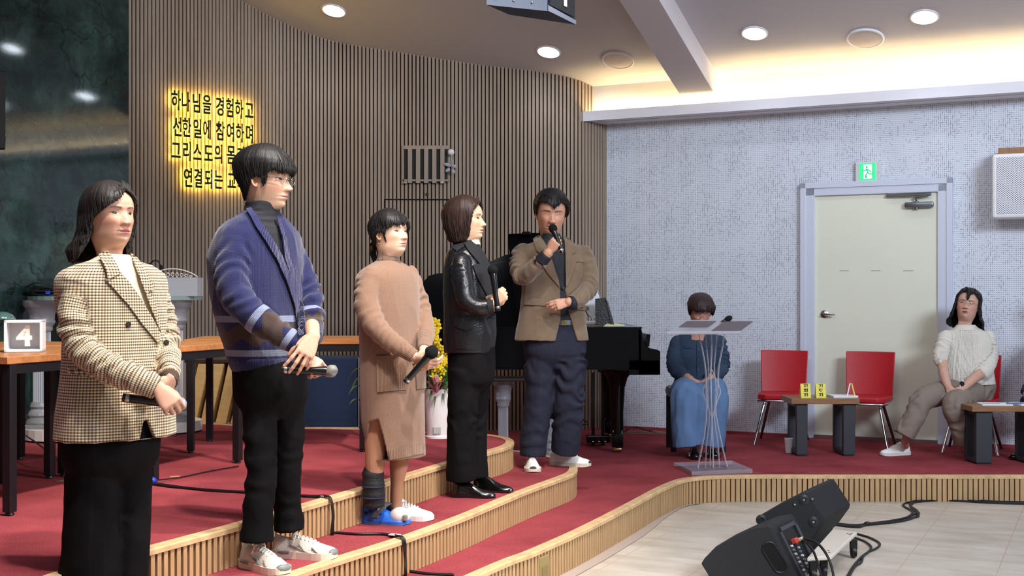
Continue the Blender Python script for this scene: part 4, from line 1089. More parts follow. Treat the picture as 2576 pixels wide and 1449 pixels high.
m = MB(); m.box((xp(2122, 9.75), 9.78, zl1 + .008), (.20, .15, .014), Matrix.Rotation(.1, 3, 'Z')); tag(m.build('booklet', M_PAPER), 'white booklet beside the tent card on the low table', 'book')
m = MB(); m.box((xp(2502, 9.30), 9.30, zl2 + .004), (.22, .18, .008), Matrix.Rotation(-.12, 3, 'Z')); tag(m.build('paper_stack', M_PAPER), 'stack of white sheets on the right low table, nearest the seated woman', 'paper')
m = MB(); m.box((xp(2584, 9.3), 9.30, zl2 + .004), (.20, .20, .008), Matrix.Rotation(.1, 3, 'Z')); tag(m.build('paper_stack', M_PAPER), 'second stack of white sheets cut by the right frame edge', 'paper')
m = MB(); m.box((xp(2490, 9.3), 9.27, zl2 + .0095), (.12, .05, .003), Matrix.Rotation(-.12, 3, 'Z')); tag(m.build('printed_leaflet', mat('grey_green_print', (150, 168, 166), .7)), 'small grey printed leaflet on the stack of white sheets', 'leaflet')
m = MB(); m.tube([(xp(2528, 9.25), 9.22, zl2 + .014), (xp(2576, 9.25), 9.26, zl2 + .014)], .005, 8); tag(m.build('ballpoint_pen', mat('blue_pen', (90, 110, 170), .3)), 'blue pen lying across the papers at the right', 'pen')
# paper cup
pcup = G(1984, 1139, Z1); m = MB(); m.lathe([(.024, 0), (.0245, .002), (.034, .108), (.036, .112), (.036, .116), (.033, .116), (.024, .010), (0, .010)], pcup, 28)
tag(m.build('paper_cup', M_PAPER, smooth=True), 'white paper cup standing on the carpet beside the low table', 'cup')
# black bench under the woman in denim
bn = empty('piano_bench', (1.52, 10.1, Z1), 'black padded piano bench under the woman in denim', 'bench')
m = MB(); m.box((xp(1752, 10.0), 10.07, Z1 + .47), (xp(1822, 10) - xp(1683, 10), .36, .09), None, .03); m.build('cushion', mat('black_vinyl', (26, 25, 28), .35), bn)
for (px, y) in ((1691, 9.92), (1815, 9.92), (1691, 10.22), (1815, 10.22)):
    m = MB(); m.box((xp(px, 10), y, Z1 + .215), (.04, .04, .43)); m.build('leg', M_BLACK, bn)

# ================================================================ floor monitors, dolly
M_BOXB = mat('textured_black_cabinet', (34, 34, 37), .62, bump=(260, .35), spec=.35)
M_GRB = mat('black_mesh_grille', (26, 26, 29), .55, bump=(420, .5))
# near wedge: a side profile extruded along its width axis
wn1 = empty('stage_monitor', G(1900, 1500, 0), 'nearer black wedge stage monitor with open connector panel', 'speaker', 'stage monitors on the floor')
def wedge(e, side, shift, mat_side, mat_body):
    """side: corner points of the visible side face (3D); shift: width vector"""
    a = [Vector(q) for q in side]; b = [q + Vector(shift) for q in a]
    n = len(a)
    MB().hull(a, b).build('cabinet', mat_body, e)
Yn = 6.2
sidep = [(1763, 1418), (1772, 1404), (1800, 1375), (1850, 1345), (1900, 1326), (1932, 1322), (1940, 1330), (1965, 1380), (2010, 1470), (2030, 1510), (1960, 1530), (1840, 1540), (1800, 1478)]
s3 = [P(x, y, Yn + (x - 1763) * .0000) for x, y in sidep]
sh = P(1992, 1293, Yn + .34) - P(1932, 1322, Yn)
m = MB(); m.hull(s3, [q + sh for q in s3]); cab = m.build('cabinet', M_BOXB, wn1); bv = cab.modifiers.new('b', 'BEVEL'); bv.width = .006; bv.segments = 2; bv.limit_method = 'ANGLE'; bv.angle_limit = .5
# handle recess on side
hc = [P(x, y, Yn - .004) for x, y in ((1935, 1380), (1963, 1424))]
m = MB(); dv = hc[1] - hc[0]; nd = Vector((dv.z, 0, -dv.x)).normalized(); r = .033; pts = []
for k in range(13):
    t = math.pi / 2 + math.pi * k / 12; pts.append(hc[0] + (dv.normalized() * math.cos(t) + nd * math.sin(t)) * r)
for k in range(13):
    t = -math.pi / 2 + math.pi * k / 12; pts.append(hc[1] + (dv.normalized() * math.cos(t) + nd * math.sin(t)) * r)
m.hull(pts, [q + Vector((0, .008, 0)) for q in pts]); m.build('handle_recess', mat('recess_black', (3, 3, 3), .9), wn1)
m = MB(); m.tube(pts + [pts[0]], .004, 6); m.build('handle_rim', M_BLACK, wn1, smooth=True)
# connector panel on the top/back face (spanned by edge and width)
e0 = P(1940, 1330, Yn); e1_ = P(2018, 1487, Yn); ax = (e1_ - e0); nrm = ax.cross(sh).normalized()
if nrm.x < 0: nrm = -nrm
def fp_(u, v, d=.003): return e0 + ax * u + sh * v + nrm * d
def fquad(mb, u0, u1, v0, v1, d0, d1): 
    q = [fp_(u0, v0, d0), fp_(u1, v0, d0), fp_(u1, v1, d0), fp_(u0, v1, d0)]; t = [fp_(u0, v0, d1), fp_(u1, v0, d1), fp_(u1, v1, d1), fp_(u0, v1, d1)]
    mb.hull(q, t)
m = MB(); fquad(m, .10, .98, .22, .80, .001, .003); m.build('connector_panel', mat('panel_black', (12, 12, 13), .5), wn1)
m = MB(); fquad(m, .04, .10, .24, .82, .001, .012); fquad(m, .10, 1.0, .16, .22, .001, .012); fquad(m, .10, 1.0, .80, .88, .001, .012); m.build('panel_bezel', mat('panel_grey', (58, 60, 66), .5), wn1)
M_KNOB = mat('grey_knob', (120, 124, 134), .4); M_MARK = mat('pale_marking', (200, 204, 212), .5); Rk = Matrix((ax.normalized(), sh.normalized(), nrm)).transposed()
for i in range(9):
    for j in range(2):
        MB().lathe([(0, .0), (.008, .0), (.007, .010), (0, .011)], fp_(.36 + i * .065, .34 + j * .20, .004), 10, Rk).build('control_knob' if (i + j) % 2 else 'jack_socket', M_KNOB if (i + j) % 2 else M_MARK, wn1)
m = MB(); fquad(m, .88, .93, .40, .52, .003, .008); m.build('panel_marking', M_MARK, wn1)
m = MB(); c = fp_(.31, .50, .012); m.box(c, (.05, .028, .03), Matrix((sh.normalized(), ax.normalized(), nrm)).transposed(), .004); m.build('red_plug', mat('red_plastic', (206, 74, 62), .4), wn1)
m = MB(); c2 = fp_(.33, .72, .016); m.box(c2, (.03, .02, .02), Matrix((sh.normalized(), ax.normalized(), nrm)).transposed(), .004); m.build('plug_collar', mat('ivory_plastic', (232, 222, 180), .4), wn1)
# far wedge
Yf = 6.85
wf = empty('stage_monitor', G(2010, 1420, 0), 'farther black wedge stage monitor tilted behind the near one', 'speaker', 'stage monitors on the floor')
# side face polygon (towards camera-left) and right face
sf = [(1901, 1307), (1907, 1299), (1970, 1262), (2023, 1238), (2032, 1240), (2046, 1262), (2075, 1305), (2072, 1316), (2040, 1360), (2030, 1368), (1990, 1350), (1903, 1316)]
s3 = [P(x, y, Yf) for x, y in sf]; shf = P(2097, 1205, Yf + .36) - P(2030, 1239, Yf)
m = MB(); m.hull(s3, [q + shf for q in s3]); cab = m.build('cabinet', M_BOXB, wf); bv = cab.modifiers.new('b', 'BEVEL'); bv.width = .006; bv.segments = 2; bv.limit_method = 'ANGLE'; bv.angle_limit = .5
m = MB(); ff = [(2030, 1239), (2046, 1262), (2075, 1305)]
R90 = Matrix.Rotation(math.radians(90), 3, 'X')
for (x, y) in ((2022, 1257), (2046, 1313), (1915, 1308)):
    m = MB(); m.lathe([(0, 0), (.012, 0), (.012, .004), (.016, .004), (.030, .0), (.030, -.003)], P(x, y, Yf - .002), 20, R90)
    m.build('mounting_screw', mat('dark_washer', (40, 40, 42), .35), wf)
m = MB()
for (x, y) in ((2022, 1257), (2046, 1313), (1999, 1269), (2043, 1255)): m.lathe([(0, .006), (.006, .006), (.006, 0)], P(x, y, Yf - .002), 10, R90)
m.build('screw_head', M_STEEL, wf)
# support block so that the tilted cabinet rests on the floor
kb = [P(x, y, Yf + .02) for x, y in ((1960, 1345), (2035, 1366))]
m = MB(); m.hull([Vector((kb[0].x, kb[0].y, 0)), Vector((kb[1].x, kb[1].y, 0)), Vector((kb[1].x, kb[1].y, 0)) + Vector((shf.x, shf.y, 0)) * .9, Vector((kb[0].x, kb[0].y, 0)) + Vector((shf.x, shf.y, 0)) * .9],
             [kb[0] + Vector((0, 0, .03)), kb[1] + Vector((0, 0, .03)), kb[1] + Vector((0, 0, .03)) + Vector((shf.x, shf.y, shf.z)) * .9, kb[0] + Vector((0, 0, .03)) + Vector((shf.x, shf.y, shf.z)) * .9])
m.build('tilt_foot', M_BOXB, wf)
# dolly
dz = .125
def onz(px, py, z): return G(px, py, z)
dl = empty('equipment_dolly', onz(2095, 1370, 0.0), 'white flat dolly on black casters between the stage monitors', 'dolly')
tp4 = [onz(2030, 1402, dz), onz(2092, 1398, dz), onz(2156, 1338, dz), onz(2094, 1330, dz)]
m = MB(); m.hull([q - Vector((0, 0, .022)) for q in tp4], tp4); o = m.build('deck', mat('white_board', (212, 202, 190), .5), dl); bv = o.modifiers.new('b', 'BEVEL'); bv.width = .005
m = MB()
for (x, y) in ((2076, 1388), (2086, 1390), (2084, 1385), (2132, 1342), (2142, 1342), (2138, 1345)): m.lathe([(0, .002), (.006, .002), (.006, 0)], onz(x, y, dz), 8)
m.build('deck_screw', mat('rust_screw', (70, 54, 50), .5), dl)
for (x, y) in ((2072, 1392), (2147, 1346), (2045, 1400), (2100, 1336)):
    c = onz(x, y, dz) - Vector((0, 0, 0)); m = MB(); R = Matrix.Rotation(math.radians(90), 3, 'Y')
    m.lathe([(0, -.012), (.030, -.012), (.034, 0), (.030, .012), (0, .012)], (c.x, c.y, .034), 18, R); m.box((c.x, c.y, .075), (.035, .03, .055)); m.build('caster', M_BLACK, dl, smooth=True)

# ================================================================ cables
def floor_cable(pts, z, r, name, label, mat_=None, th=None, parent=None):
    pp = []
    for q in pts:
        zz = q[2] if len(q) > 2 else z
        g = G(q[0], q[1], zz); g.z = zz + r; pp.append(g)
    m = MB(); m.tube(pp, r, 6, smooth=6)
    o = m.build(name, mat_ or M_CABLE, parent, smooth=True)
    if label: tag(o, label, 'cable')
    return o
fc = empty('cable_bundle', G(2300, 1300, 0), 'bundle of black cables snaking over the tile floor from the monitors to the right', 'cable')
base = [(2100, 1321), (2150, 1326), (2185, 1322), (2240, 1315), (2282, 1306), (2308, 1292), (2290, 1276), (2300, 1265), (2360, 1260), (2420, 1261), (2500, 1266), (2600, 1268)]
off = [[0] * 12, [4, 4, 2, -3, -4, -12, -18, -4, 2, 1, 2, 2], [2, 6, -4, 3, 6, 4, 2, -2, -2, 2, -1, 1]]
for k, dx in enumerate(off):
    floor_cable([(x + dx[i], y + (k - 1) * 2.0 + (dx[i] * .15)) for i, (x, y) in enumerate(base)], 0, .007, 'cable_strand', None, parent=fc)
floor_cable([(2300, 1266), (2292, 1276), (2310, 1298), (2306, 1303), (2280, 1308)], 0, .006, 'cable_strand', None, parent=fc)
m = MB()
for (x, y) in ((2182, 1322), (2418, 1260)): g = G(x, y, 0); m.ball(g + Vector((0, 0, .012)), (.022, .014, .014), None, 10, 8)
m.build('cable_tie', M_BLACK, fc)
floor_cable([(2157, 1346), (2190, 1356), (2213, 1370), (2205, 1382), (2180, 1394), (2160, 1412), (2142, 1436), (2120, 1475)], 0, .0065, 'floor_cable', 'black cable looping on the tiles right of the dolly, outer strand')
floor_cable([(2150, 1355), (2178, 1366), (2192, 1380), (2184, 1392), (2172, 1402), (2166, 1418), (2148, 1432), (2126, 1475)], 0, .0065, 'floor_cable', 'black cable looping on the tiles right of the dolly, inner strand')
pc_ = [fp_(.33, .80, .02), P(2030, 1357, 6.3), P(2055, 1366, 6.12), P(2075, 1388, 6.0), P(2090, 1420, 5.95), P(2098, 1460, 5.9), P(2100, 1520, 5.95)]
m = MB(); m.tube(pc_, .0065, 8, smooth=8); tag(m.build('plug_cable', M_CABLE, smooth=True), 'black cable arching out of the red plug of the near monitor', 'cable')
pc_ = [fp_(.36, .70, .02), P(2025, 1362, 6.32), P(2045, 1385, 6.12), P(2058, 1420, 6.02), P(2066, 1455, 5.98), P(2068, 1520, 5.95)]
m = MB(); m.tube(pc_, .0065, 8, smooth=8); tag(m.build('plug_cable', M_CABLE, smooth=True), 'second black cable hanging down across the connector panel', 'cable')
# stage cables
sc_ = empty('stage_cable', G(600, 1235, Z3), 'bundle of black cables crossing the upper stage and stepping down the tiers', 'cable')
def multi(pts, r, parent, name='cable_strand', mat_=None, jit=.012, n=3, seed=1):
    rr = random.Random(seed)
    for k in range(n):
        pp = [Vector(q) + Vector((rr.uniform(-jit, jit), rr.uniform(-jit, jit), 0)) for q in pts]
        MB().tube(pp, r, 6, smooth=6).build(name, mat_ or M_CABLE, parent, smooth=True)
def gz(px, py, z, r=.007): g = G(px, py, z); g.z = z + r; return g
edge3 = gz(815, 1254, Z3, .012); 
run = [gz(378, 1219, Z3), gz(430, 1226, Z3), gz(520, 1236, Z3), gz(605, 1240, Z3), gz(700, 1247, Z3), gz(780, 1252, Z3), edge3]
a = gz(818, 1257, Z3, .006) + U * .030; bdn = Vector((a.x, a.y, Z2 + .01)) + U * .01
g2 = G(840, 1340, Z2)
down = [edge3, a, a * .5 + bdn * .5 + U * .006, bdn, gz(845, 1343, Z2), gz(900, 1347, Z2), gz(960, 1347, Z2), gz(990, 1352, Z2)]
e2p = gz(1000, 1358, Z2, .006) + U * .030; b2 = Vector((e2p.x, e2p.y, Z1 + .01)) + U * .01
down2 = [gz(990, 1352, Z2), gz(996, 1354, Z2, .012), e2p, e2p * .5 + b2 * .5, b2, gz(1022, 1440, Z1), gz(1080, 1446, Z1), gz(1140, 1449, Z1)]
multi(run, .0055, sc_, n=3, seed=2, jit=.010); multi(down, .0055, sc_, n=3, seed=3, jit=.006); multi(down2, .0055, sc_, n=3, seed=4, jit=.006)
MB().ball(gz(383, 1219, Z3, .02), (.022, .02, .018), None, 12, 8).build('blue_wrap', M_BLUE, sc_, smooth=True)
M_TP = mat('clear_tape', (210, 206, 200), .3)
MB().box(edge3, (.03, .02, .004), R_w).build('tape_patch', M_TP, sc_); MB().box(gz(993, 1353, Z2, .014), (.05, .03, .004), R_w).build('tape_patch', M_TP, sc_)
m = MB(); m.tube([gz(383, 1219, Z3, .02), gz(450, 1205, Z3), gz(520, 1190, Z3), gz(600, 1176, Z3)], .0035, 6, smooth=5)
tag(m.build('thin_cable', M_CABLE, smooth=True), 'thin single cable running back from the blue wrap under the table', 'cable')
m = MB(); m.tube([P(42, 1078, 7.75), P(60, 1092, 7.5), P(100, 1120, 6.9), P(140, 1150, 6.58), gz(188, 1174, Z3)], .005, 6, smooth=5)
tag(m.build('hanging_cable', M_GREYC, smooth=True), 'grey cable slanting from the marble slab down to the carpet at the left', 'cable')
m = MB(); g = G(172, 1211, Z3); m.box(g + Vector((0, 0, .002)), (.09, .09, .004), R_w); tag(m.build('floor_box_cover', mat('beige_plate', (150, 128, 100), .5)), 'flat beige floor box cover in the carpet beside the checked jacket woman', 'floor box')
m = MB(); g = G(440, 1200, Z3); m.box(g + Vector((0, 0, .003)), (.05, .012, .004), Matrix.Rotation(.3, 3, 'Z')); tag(m.build('cracker_crumb', mat('tan_scrap', (206, 140, 84), .8)), 'small tan scrap lying on the red carpet by the cable', 'scrap')
# cables behind the piano leg and along the wall
wc = empty('loose_cables', UV(.7, .1, Z1), 'tangle of dark and white cables along the foot of the white wall by the piano', 'cable')
m = MB(); m.tube([P(1446, 1040, 10.9), P(1465, 1055, 10.9), P(1480, 1063, 10.9)], .005, 6, smooth=4); m.tube([P(1448, 1076, 10.9), P(1462, 1070, 10.9), P(1480, 1066, 10.9)], .005, 6, smooth=4)
m.tube([gz(1520, 1085, Z1), P(1530, 1075, 11.0), P(1541, 1070, 11.1), gz(1560, 1092, Z1), P(1580, 1080, 11.2), P(1600, 1074, 11.3), P(1618, 1080, 11.3), gz(1650, 1090, Z1)], .006, 6, smooth=5)
m.tube([P(1516, 1052, 10.9), P(1530, 1068, 10.9), gz(1545, 1094, Z1)], .005, 6, smooth=4); m.build('dark_strand', M_CABLE, wc, smooth=True)
m = MB()
for k in range(3): m.tube([gz(1570, 1086 + k * 3, Z1), gz(1610, 1088 + k * 2.5, Z1), gz(1650, 1087 + k * 3, Z1), gz(1692, 1092 + k * 1.5, Z1)], .004, 6, smooth=4)
m.build('white_strand', mat('greyish_white_cable', (150, 130, 130), .6), wc, smooth=True)  # white strands drawn in a dull greyish tone
# socket plate let into the lower riser
sp0 = G(1352, 1449, 0.0)
i_ = min(range(len(E1)), key=lambda k: (E1[k] - G(1352, 1382, Z1).xy.to_3d()).length)
pp_ = E1[i_]; tt = (E1[i_ + 1] - E1[i_ - 1]).normalized(); nn3 = Vector((tt.y, -tt.x, 0))
so = empty('riser_socket_plate', (pp_.x, pp_.y, .09), 'olive metal socket plate let into the lowest slatted riser', 'socket')
Rs = Matrix((tt, nn3, Vector((0, 0, 1)))).transposed()
MB().box(pp_ + nn3 * .022 + Vector((0, 0, .075)), (.105, .012, .135), Rs, .003).build('plate', mat('olive_metal', (146, 128, 84), .5), so)
MB().box(pp_ + nn3 * .030 + Vector((0, 0, .06)), (.07, .004, .07), Rs, .002).build('cover_flap', mat('olive_metal2', (130, 112, 72), .5), so)
# ================================================================ people: helpers
def vnoise(Pn, seed=0):
    """vectorised value noise, Pn (n,3) -> (n,) in [-1,1]"""
    Pn = np.asarray(Pn, dtype=np.float64); i = np.floor(Pn).astype(np.int64); f = Pn - i; f = f * f * (3 - 2 * f)
    def h(x, y, z):
        n = (x * 374761393 + y * 668265263 + z * 2147483647 + seed * 144269) & 0xFFFFFFFF
        n = ((n ^ (n >> 13)) * 1274126177) & 0xFFFFFFFF; n = n ^ (n >> 16)
        return (n & 0xFFFF) / 32767.5 - 1.0
    r = 0
    for dx in (0, 1):
        for dy in (0, 1):
            for dz in (0, 1):
                wgt = (f[:, 0] if dx else 1 - f[:, 0]) * (f[:, 1] if dy else 1 - f[:, 1]) * (f[:, 2] if dz else 1 - f[:, 2])
                r = r + wgt * h(i[:, 0] + dx, i[:, 1] + dy, i[:, 2] + dz)
    return r
def sstep(a, b, x): t = np.clip((x - a) / (b - a + 1e-12), 0, 1); return t * t * (3 - 2 * t)

def remesh(mb, voxel, smooth=3):
    me = bpy.data.meshes.new('tmp'); me.from_pydata(mb.v, [], mb.f)
    bm = bmesh.new(); bm.from_mesh(me); bmesh.ops.recalc_face_normals(bm, faces=bm.faces); bm.to_mesh(me); bm.free()
    o = bpy.data.objects.new('tmp', me); COL.objects.link(o)
    r = o.modifiers.new('r', 'REMESH'); r.mode = 'VOXEL'; r.voxel_size = voxel; r.use_smooth_shade = True
    if smooth:
        s = o.modifiers.new('s', 'SMOOTH'); s.factor = 0.5; s.iterations = smooth
    bpy.context.view_layer.update()
    dg = bpy.context.evaluated_depsgraph_get()
    m2 = bpy.data.meshes.new_from_object(o.evaluated_get(dg))
    bpy.data.objects.remove(o); bpy.data.meshes.remove(me)
    return m2
def co_of(me):
    a = np.empty(len(me.vertices) * 3); me.vertices.foreach_get('co', a); return a.reshape(-1, 3)
def no_of(me):
    a = np.empty(len(me.vertices) * 3); me.vertices.foreach_get('normal', a); return a.reshape(-1, 3)
def set_co(me, a): me.vertices.foreach_set('co', np.ascontiguousarray(a).reshape(-1)); me.update()
def finish(me, name, mat_, root, pattern=None):
    """local coordinates relative to the root; optional per-vertex pattern coordinates as a UV map"""
    a = co_of(me) - np.array(parent_loc(root)); set_co(me, a)
    me.polygons.foreach_set('use_smooth', [True] * len(me.polygons))
    me.materials.clear(); me.materials.append(mat_)
    if pattern is not None:
        at = me.attributes.new('pat', 'FLOAT_VECTOR', 'POINT')
        pp = np.zeros((len(me.vertices), 3)); pp[:, :pattern.shape[1]] = pattern
        at.data.foreach_set('vector', pp.reshape(-1))
    o = bpy.data.objects.new(name, me); COL.objects.link(o); o.parent = root; me.name = name
    return o

class Body:
    """frame of one standing or sitting figure: depth of the figure, facing of the trunk (degrees, 0 = picture right, -90 = to camera)"""
    def __init__(s, D, yaw):
        s.D = D; a = math.radians(yaw); s.F = Vector((math.cos(a), math.sin(a), 0)); s.L = Vector((-math.sin(a), math.cos(a), 0)); s.k = D / F
    def p(s, px, py, dy=0.0): return P(px, py, s.D + dy)
    def ringdata(s, px, py, w, r=0.66, dy=0.0, fw=0.0):
        wm = w * (s.D + dy) / F
        a = wm / math.sqrt(s.L.x ** 2 + (r * s.F.x) ** 2)
        return s.p(px, py, dy) + s.F * fw, s.L * a, s.F * (a * r)
    def loft(s, mb, rings, n=36, pw=2.3, sub=4, yaw2=None):
        R = [s.ringdata(*q) for q in rings]
        cs = []; As = []; Bs = []
        c_, _ = catmull([q[0] for q in R], [0] * len(R), sub); a_, _ = catmull([q[1] for q in R], [0] * len(R), sub); b_, _ = catmull([q[2] for q in R], [0] * len(R), sub)
        vs = []; fs = []; m = len(c_)
        for i in range(m):
            for k in range(n):
                t = 2 * math.pi * k / n; ct, st = math.cos(t), math.sin(t)
                e = 2.0 / pw
                vs.append(c_[i] + a_[i] * (math.copysign(abs(ct) ** e, ct)) + b_[i] * (math.copysign(abs(st) ** e, st)))
        for i in range(m - 1):
            for k in range(n):
                k2 = (k + 1) % n; fs.append((i * n + k, i * n + k2, (i + 1) * n + k2, (i + 1) * n + k))
        fs.append(tuple(range(n))[::-1]); fs.append(tuple((m - 1) * n + k for k in range(n)))
        mb.add(vs, fs)
        return (c_, a_, b_)
    def limb(s, mb, pts, n=20, sub=5, fold=0.0, seed=1, ratio=1.0, freq=9.0, end=True):
        """pts: (px, py, dy, r_px)"""
        pp = [s.p(q[0], q[1], q[2]) for q in pts]; rr = [q[3] * (s.D + q[2]) / F for q in pts]
        pp, rr = catmull(pp, rr, sub)
        rnd = random.Random(seed); ph = rnd.uniform(0, 6)
        fn = None
        if fold: fn = lambda t, a: 1 + fold * (math.sin(freq * 2 * t * 3.14 + 1.6 * math.sin(a + ph)) * (.5 + .5 * math.sin(a * 1.0 + ph + 2)))
        v, f = tube_geo(pp, rr, n, True, ratio, fn); mb.add(v, f)
        # round end balls so joints close
        mb.ball(pp[0], rr[0] * .97, None, 14, 8)
        if end: mb.ball(pp[-1], rr[-1] * .9, None, 14, 8)
        return pp, rr

def wrinkle(me, amp, scale, stretch=(1, 1, 1), seed=3, mask=None, R=None):
    a = co_of(me); n = no_of(me)
    q = a * np.array(stretch) / scale
    wv = vnoise(q + 7.1, seed) + 0.5 * vnoise(q * 2.1 + 3.3, seed + 1)
    ridge = 1 - np.abs(wv); ridge = ridge ** 2 * 2 - 1
    d = amp * (ridge * .6 + wv * .4)
    if mask is not None: d = d * mask
    set_co(me, a + n * d[:, None])
def folds(me, root_line, amp, wl, mask_r, seed=1):
    """sleeve/leg creases across a limb: root_line list of points with radius mask"""
    a = co_of(me); n = no_of(me)
    pts = np.array([tuple(p) for p in root_line]); best = np.full(len(a), 1e9); tt = np.zeros(len(a)); acc = 0
    for i in range(len(pts) - 1):
        d = pts[i + 1] - pts[i]; L = np.linalg.norm(d) + 1e-9
        t = np.clip(((a - pts[i]) @ d) / (L * L), 0, 1); q = pts[i] + t[:, None] * d; dist = np.linalg.norm(a - q, axis=1)
        m = dist < best; best[m] = dist[m]; tt[m] = acc + t[m] * L; acc += L
    ang = vnoise(a / 0.09, seed); w2 = vnoise(a / 0.035 + 5, seed + 4)
    ph = (tt + ang * wl * .9) / wl * 2 * math.pi
    s_ = np.sin(ph); ridge = np.sign(s_) * np.abs(s_) ** .7
    env = np.clip(.35 + .9 * vnoise(a / 0.13 + 11, seed + 9), 0, 1)
    d = amp * ridge * env * sstep(mask_r * 1.5, mask_r * 1.05, best) + amp * .25 * w2 * sstep(mask_r * 1.5, mask_r, best)
    set_co(me, a + n * d[:, None])
def pattern_coords(me, body, cz, limbs):
    """(u, v, which): trunk = (angle*radius, z); sleeves = (angle*r, length)"""
    a = co_of(me); pa = np.zeros((len(a), 3))
    c = np.array(tuple(cz)); L = np.array(tuple(body.L)); Fv = np.array(tuple(body.F)); d = a - c
    pa[:, 0] = np.arctan2(d @ Fv, d @ L) * 0.17; pa[:, 1] = a[:, 2]; pa[:, 2] = 0
    for (pp, rr) in limbs:
        pts = np.array([tuple(p) for p in pp]); best = np.full(len(a), 1e9); tt = np.zeros(len(a)); ri = np.zeros(len(a)); acc = 0; axs = np.zeros((len(a), 3)); qq = np.zeros((len(a), 3))
        for i in range(len(pts) - 1):
            dd = pts[i + 1] - pts[i]; LL = np.linalg.norm(dd) + 1e-9
            t = np.clip(((a - pts[i]) @ dd) / (LL * LL), 0, 1); q = pts[i] + t[:, None] * dd; dist = np.linalg.norm(a - q, axis=1)
            m = dist < best; best[m] = dist[m]; tt[m] = acc + t[m] * LL; acc += LL; ri[m] = rr[i]; axs[m] = dd / LL; qq[m] = q[m]
        inside = best < ri * 1.16
        inside &= (tt > 0.06)
        rel = a - qq; ref = np.array(tuple(body.F)); ax = axs
        A = ref - ax * (ax @ ref)[:, None]; A /= (np.linalg.norm(A, axis=1)[:, None] + 1e-9); B = np.cross(ax, A)
        ang = np.arctan2((rel * B).sum(1), (rel * A).sum(1))
        pa[inside, 0] = ang[inside] * 0.06; pa[inside, 1] = -tt[inside] + 3.0; pa[inside, 2] = 1
    return pa
def carve(me, body, c, fn, depth=0.035):
    """push garment vertices inward where fn(lat, z) > 0 (front side only), fn returns 0..1"""
    a = co_of(me); L = np.array(tuple(body.L)); Fv = np.array(tuple(body.F)); d = a - np.array(tuple(c))
    lat = d @ L; fw = d @ Fv; m = fn(lat, a[:, 2]) * sstep(-0.01, 0.03, fw)
    set_co(me, a - Fv[None, :] * (m * depth)[:, None])
def pxdist(me, poly):
    """signed distance (px, >0 inside) of every vertex to an outline seen along the sight lines"""
    a = co_of(me); x = CX + a[:, 0] / a[:, 1] * F; y = CY - (a[:, 2] - H) / a[:, 1] * F
    q = np.array(poly, float); n = len(q); ins = np.zeros(len(a), bool); dm = np.full(len(a), 1e9)
    for i in range(n):
        (x0, y0), (x1, y1) = q[i], q[(i + 1) % n]
        c = (y0 > y) != (y1 > y)
        xi = (x1 - x0) * (y - y0) / ((y1 - y0) if abs(y1 - y0) > 1e-9 else 1e-9) + x0; ins ^= c & (x < xi)
        dx, dy = x1 - x0, y1 - y0; t = np.clip(((x - x0) * dx + (y - y0) * dy) / (dx * dx + dy * dy + 1e-9), 0, 1)
        dm = np.minimum(dm, np.hypot(x - x0 - t * dx, y - y0 - t * dy))
    return np.where(ins, dm, -dm)
def carve_px(me, body, polys, depth, soft=2.5):
    a = co_of(me); nn = no_of(me); vd = a - np.array([0, 0, H]); front = ((nn * vd).sum(1) < 0)
    m = np.zeros(len(a))
    for p in polys: m = np.maximum(m, sstep(-soft, soft, pxdist(me, p)))
    d = (np.array([0, 1.0, 0]) * .8 - np.array(tuple(body.F)) * .6); d /= np.linalg.norm(d)
    set_co(me, a + d[None, :] * (m * front * depth)[:, None])
def bvh_of(me):
    return BVHTree.FromPolygons([tuple(v.co) for v in me.vertices], [tuple(p.vertices) for p in me.polygons])
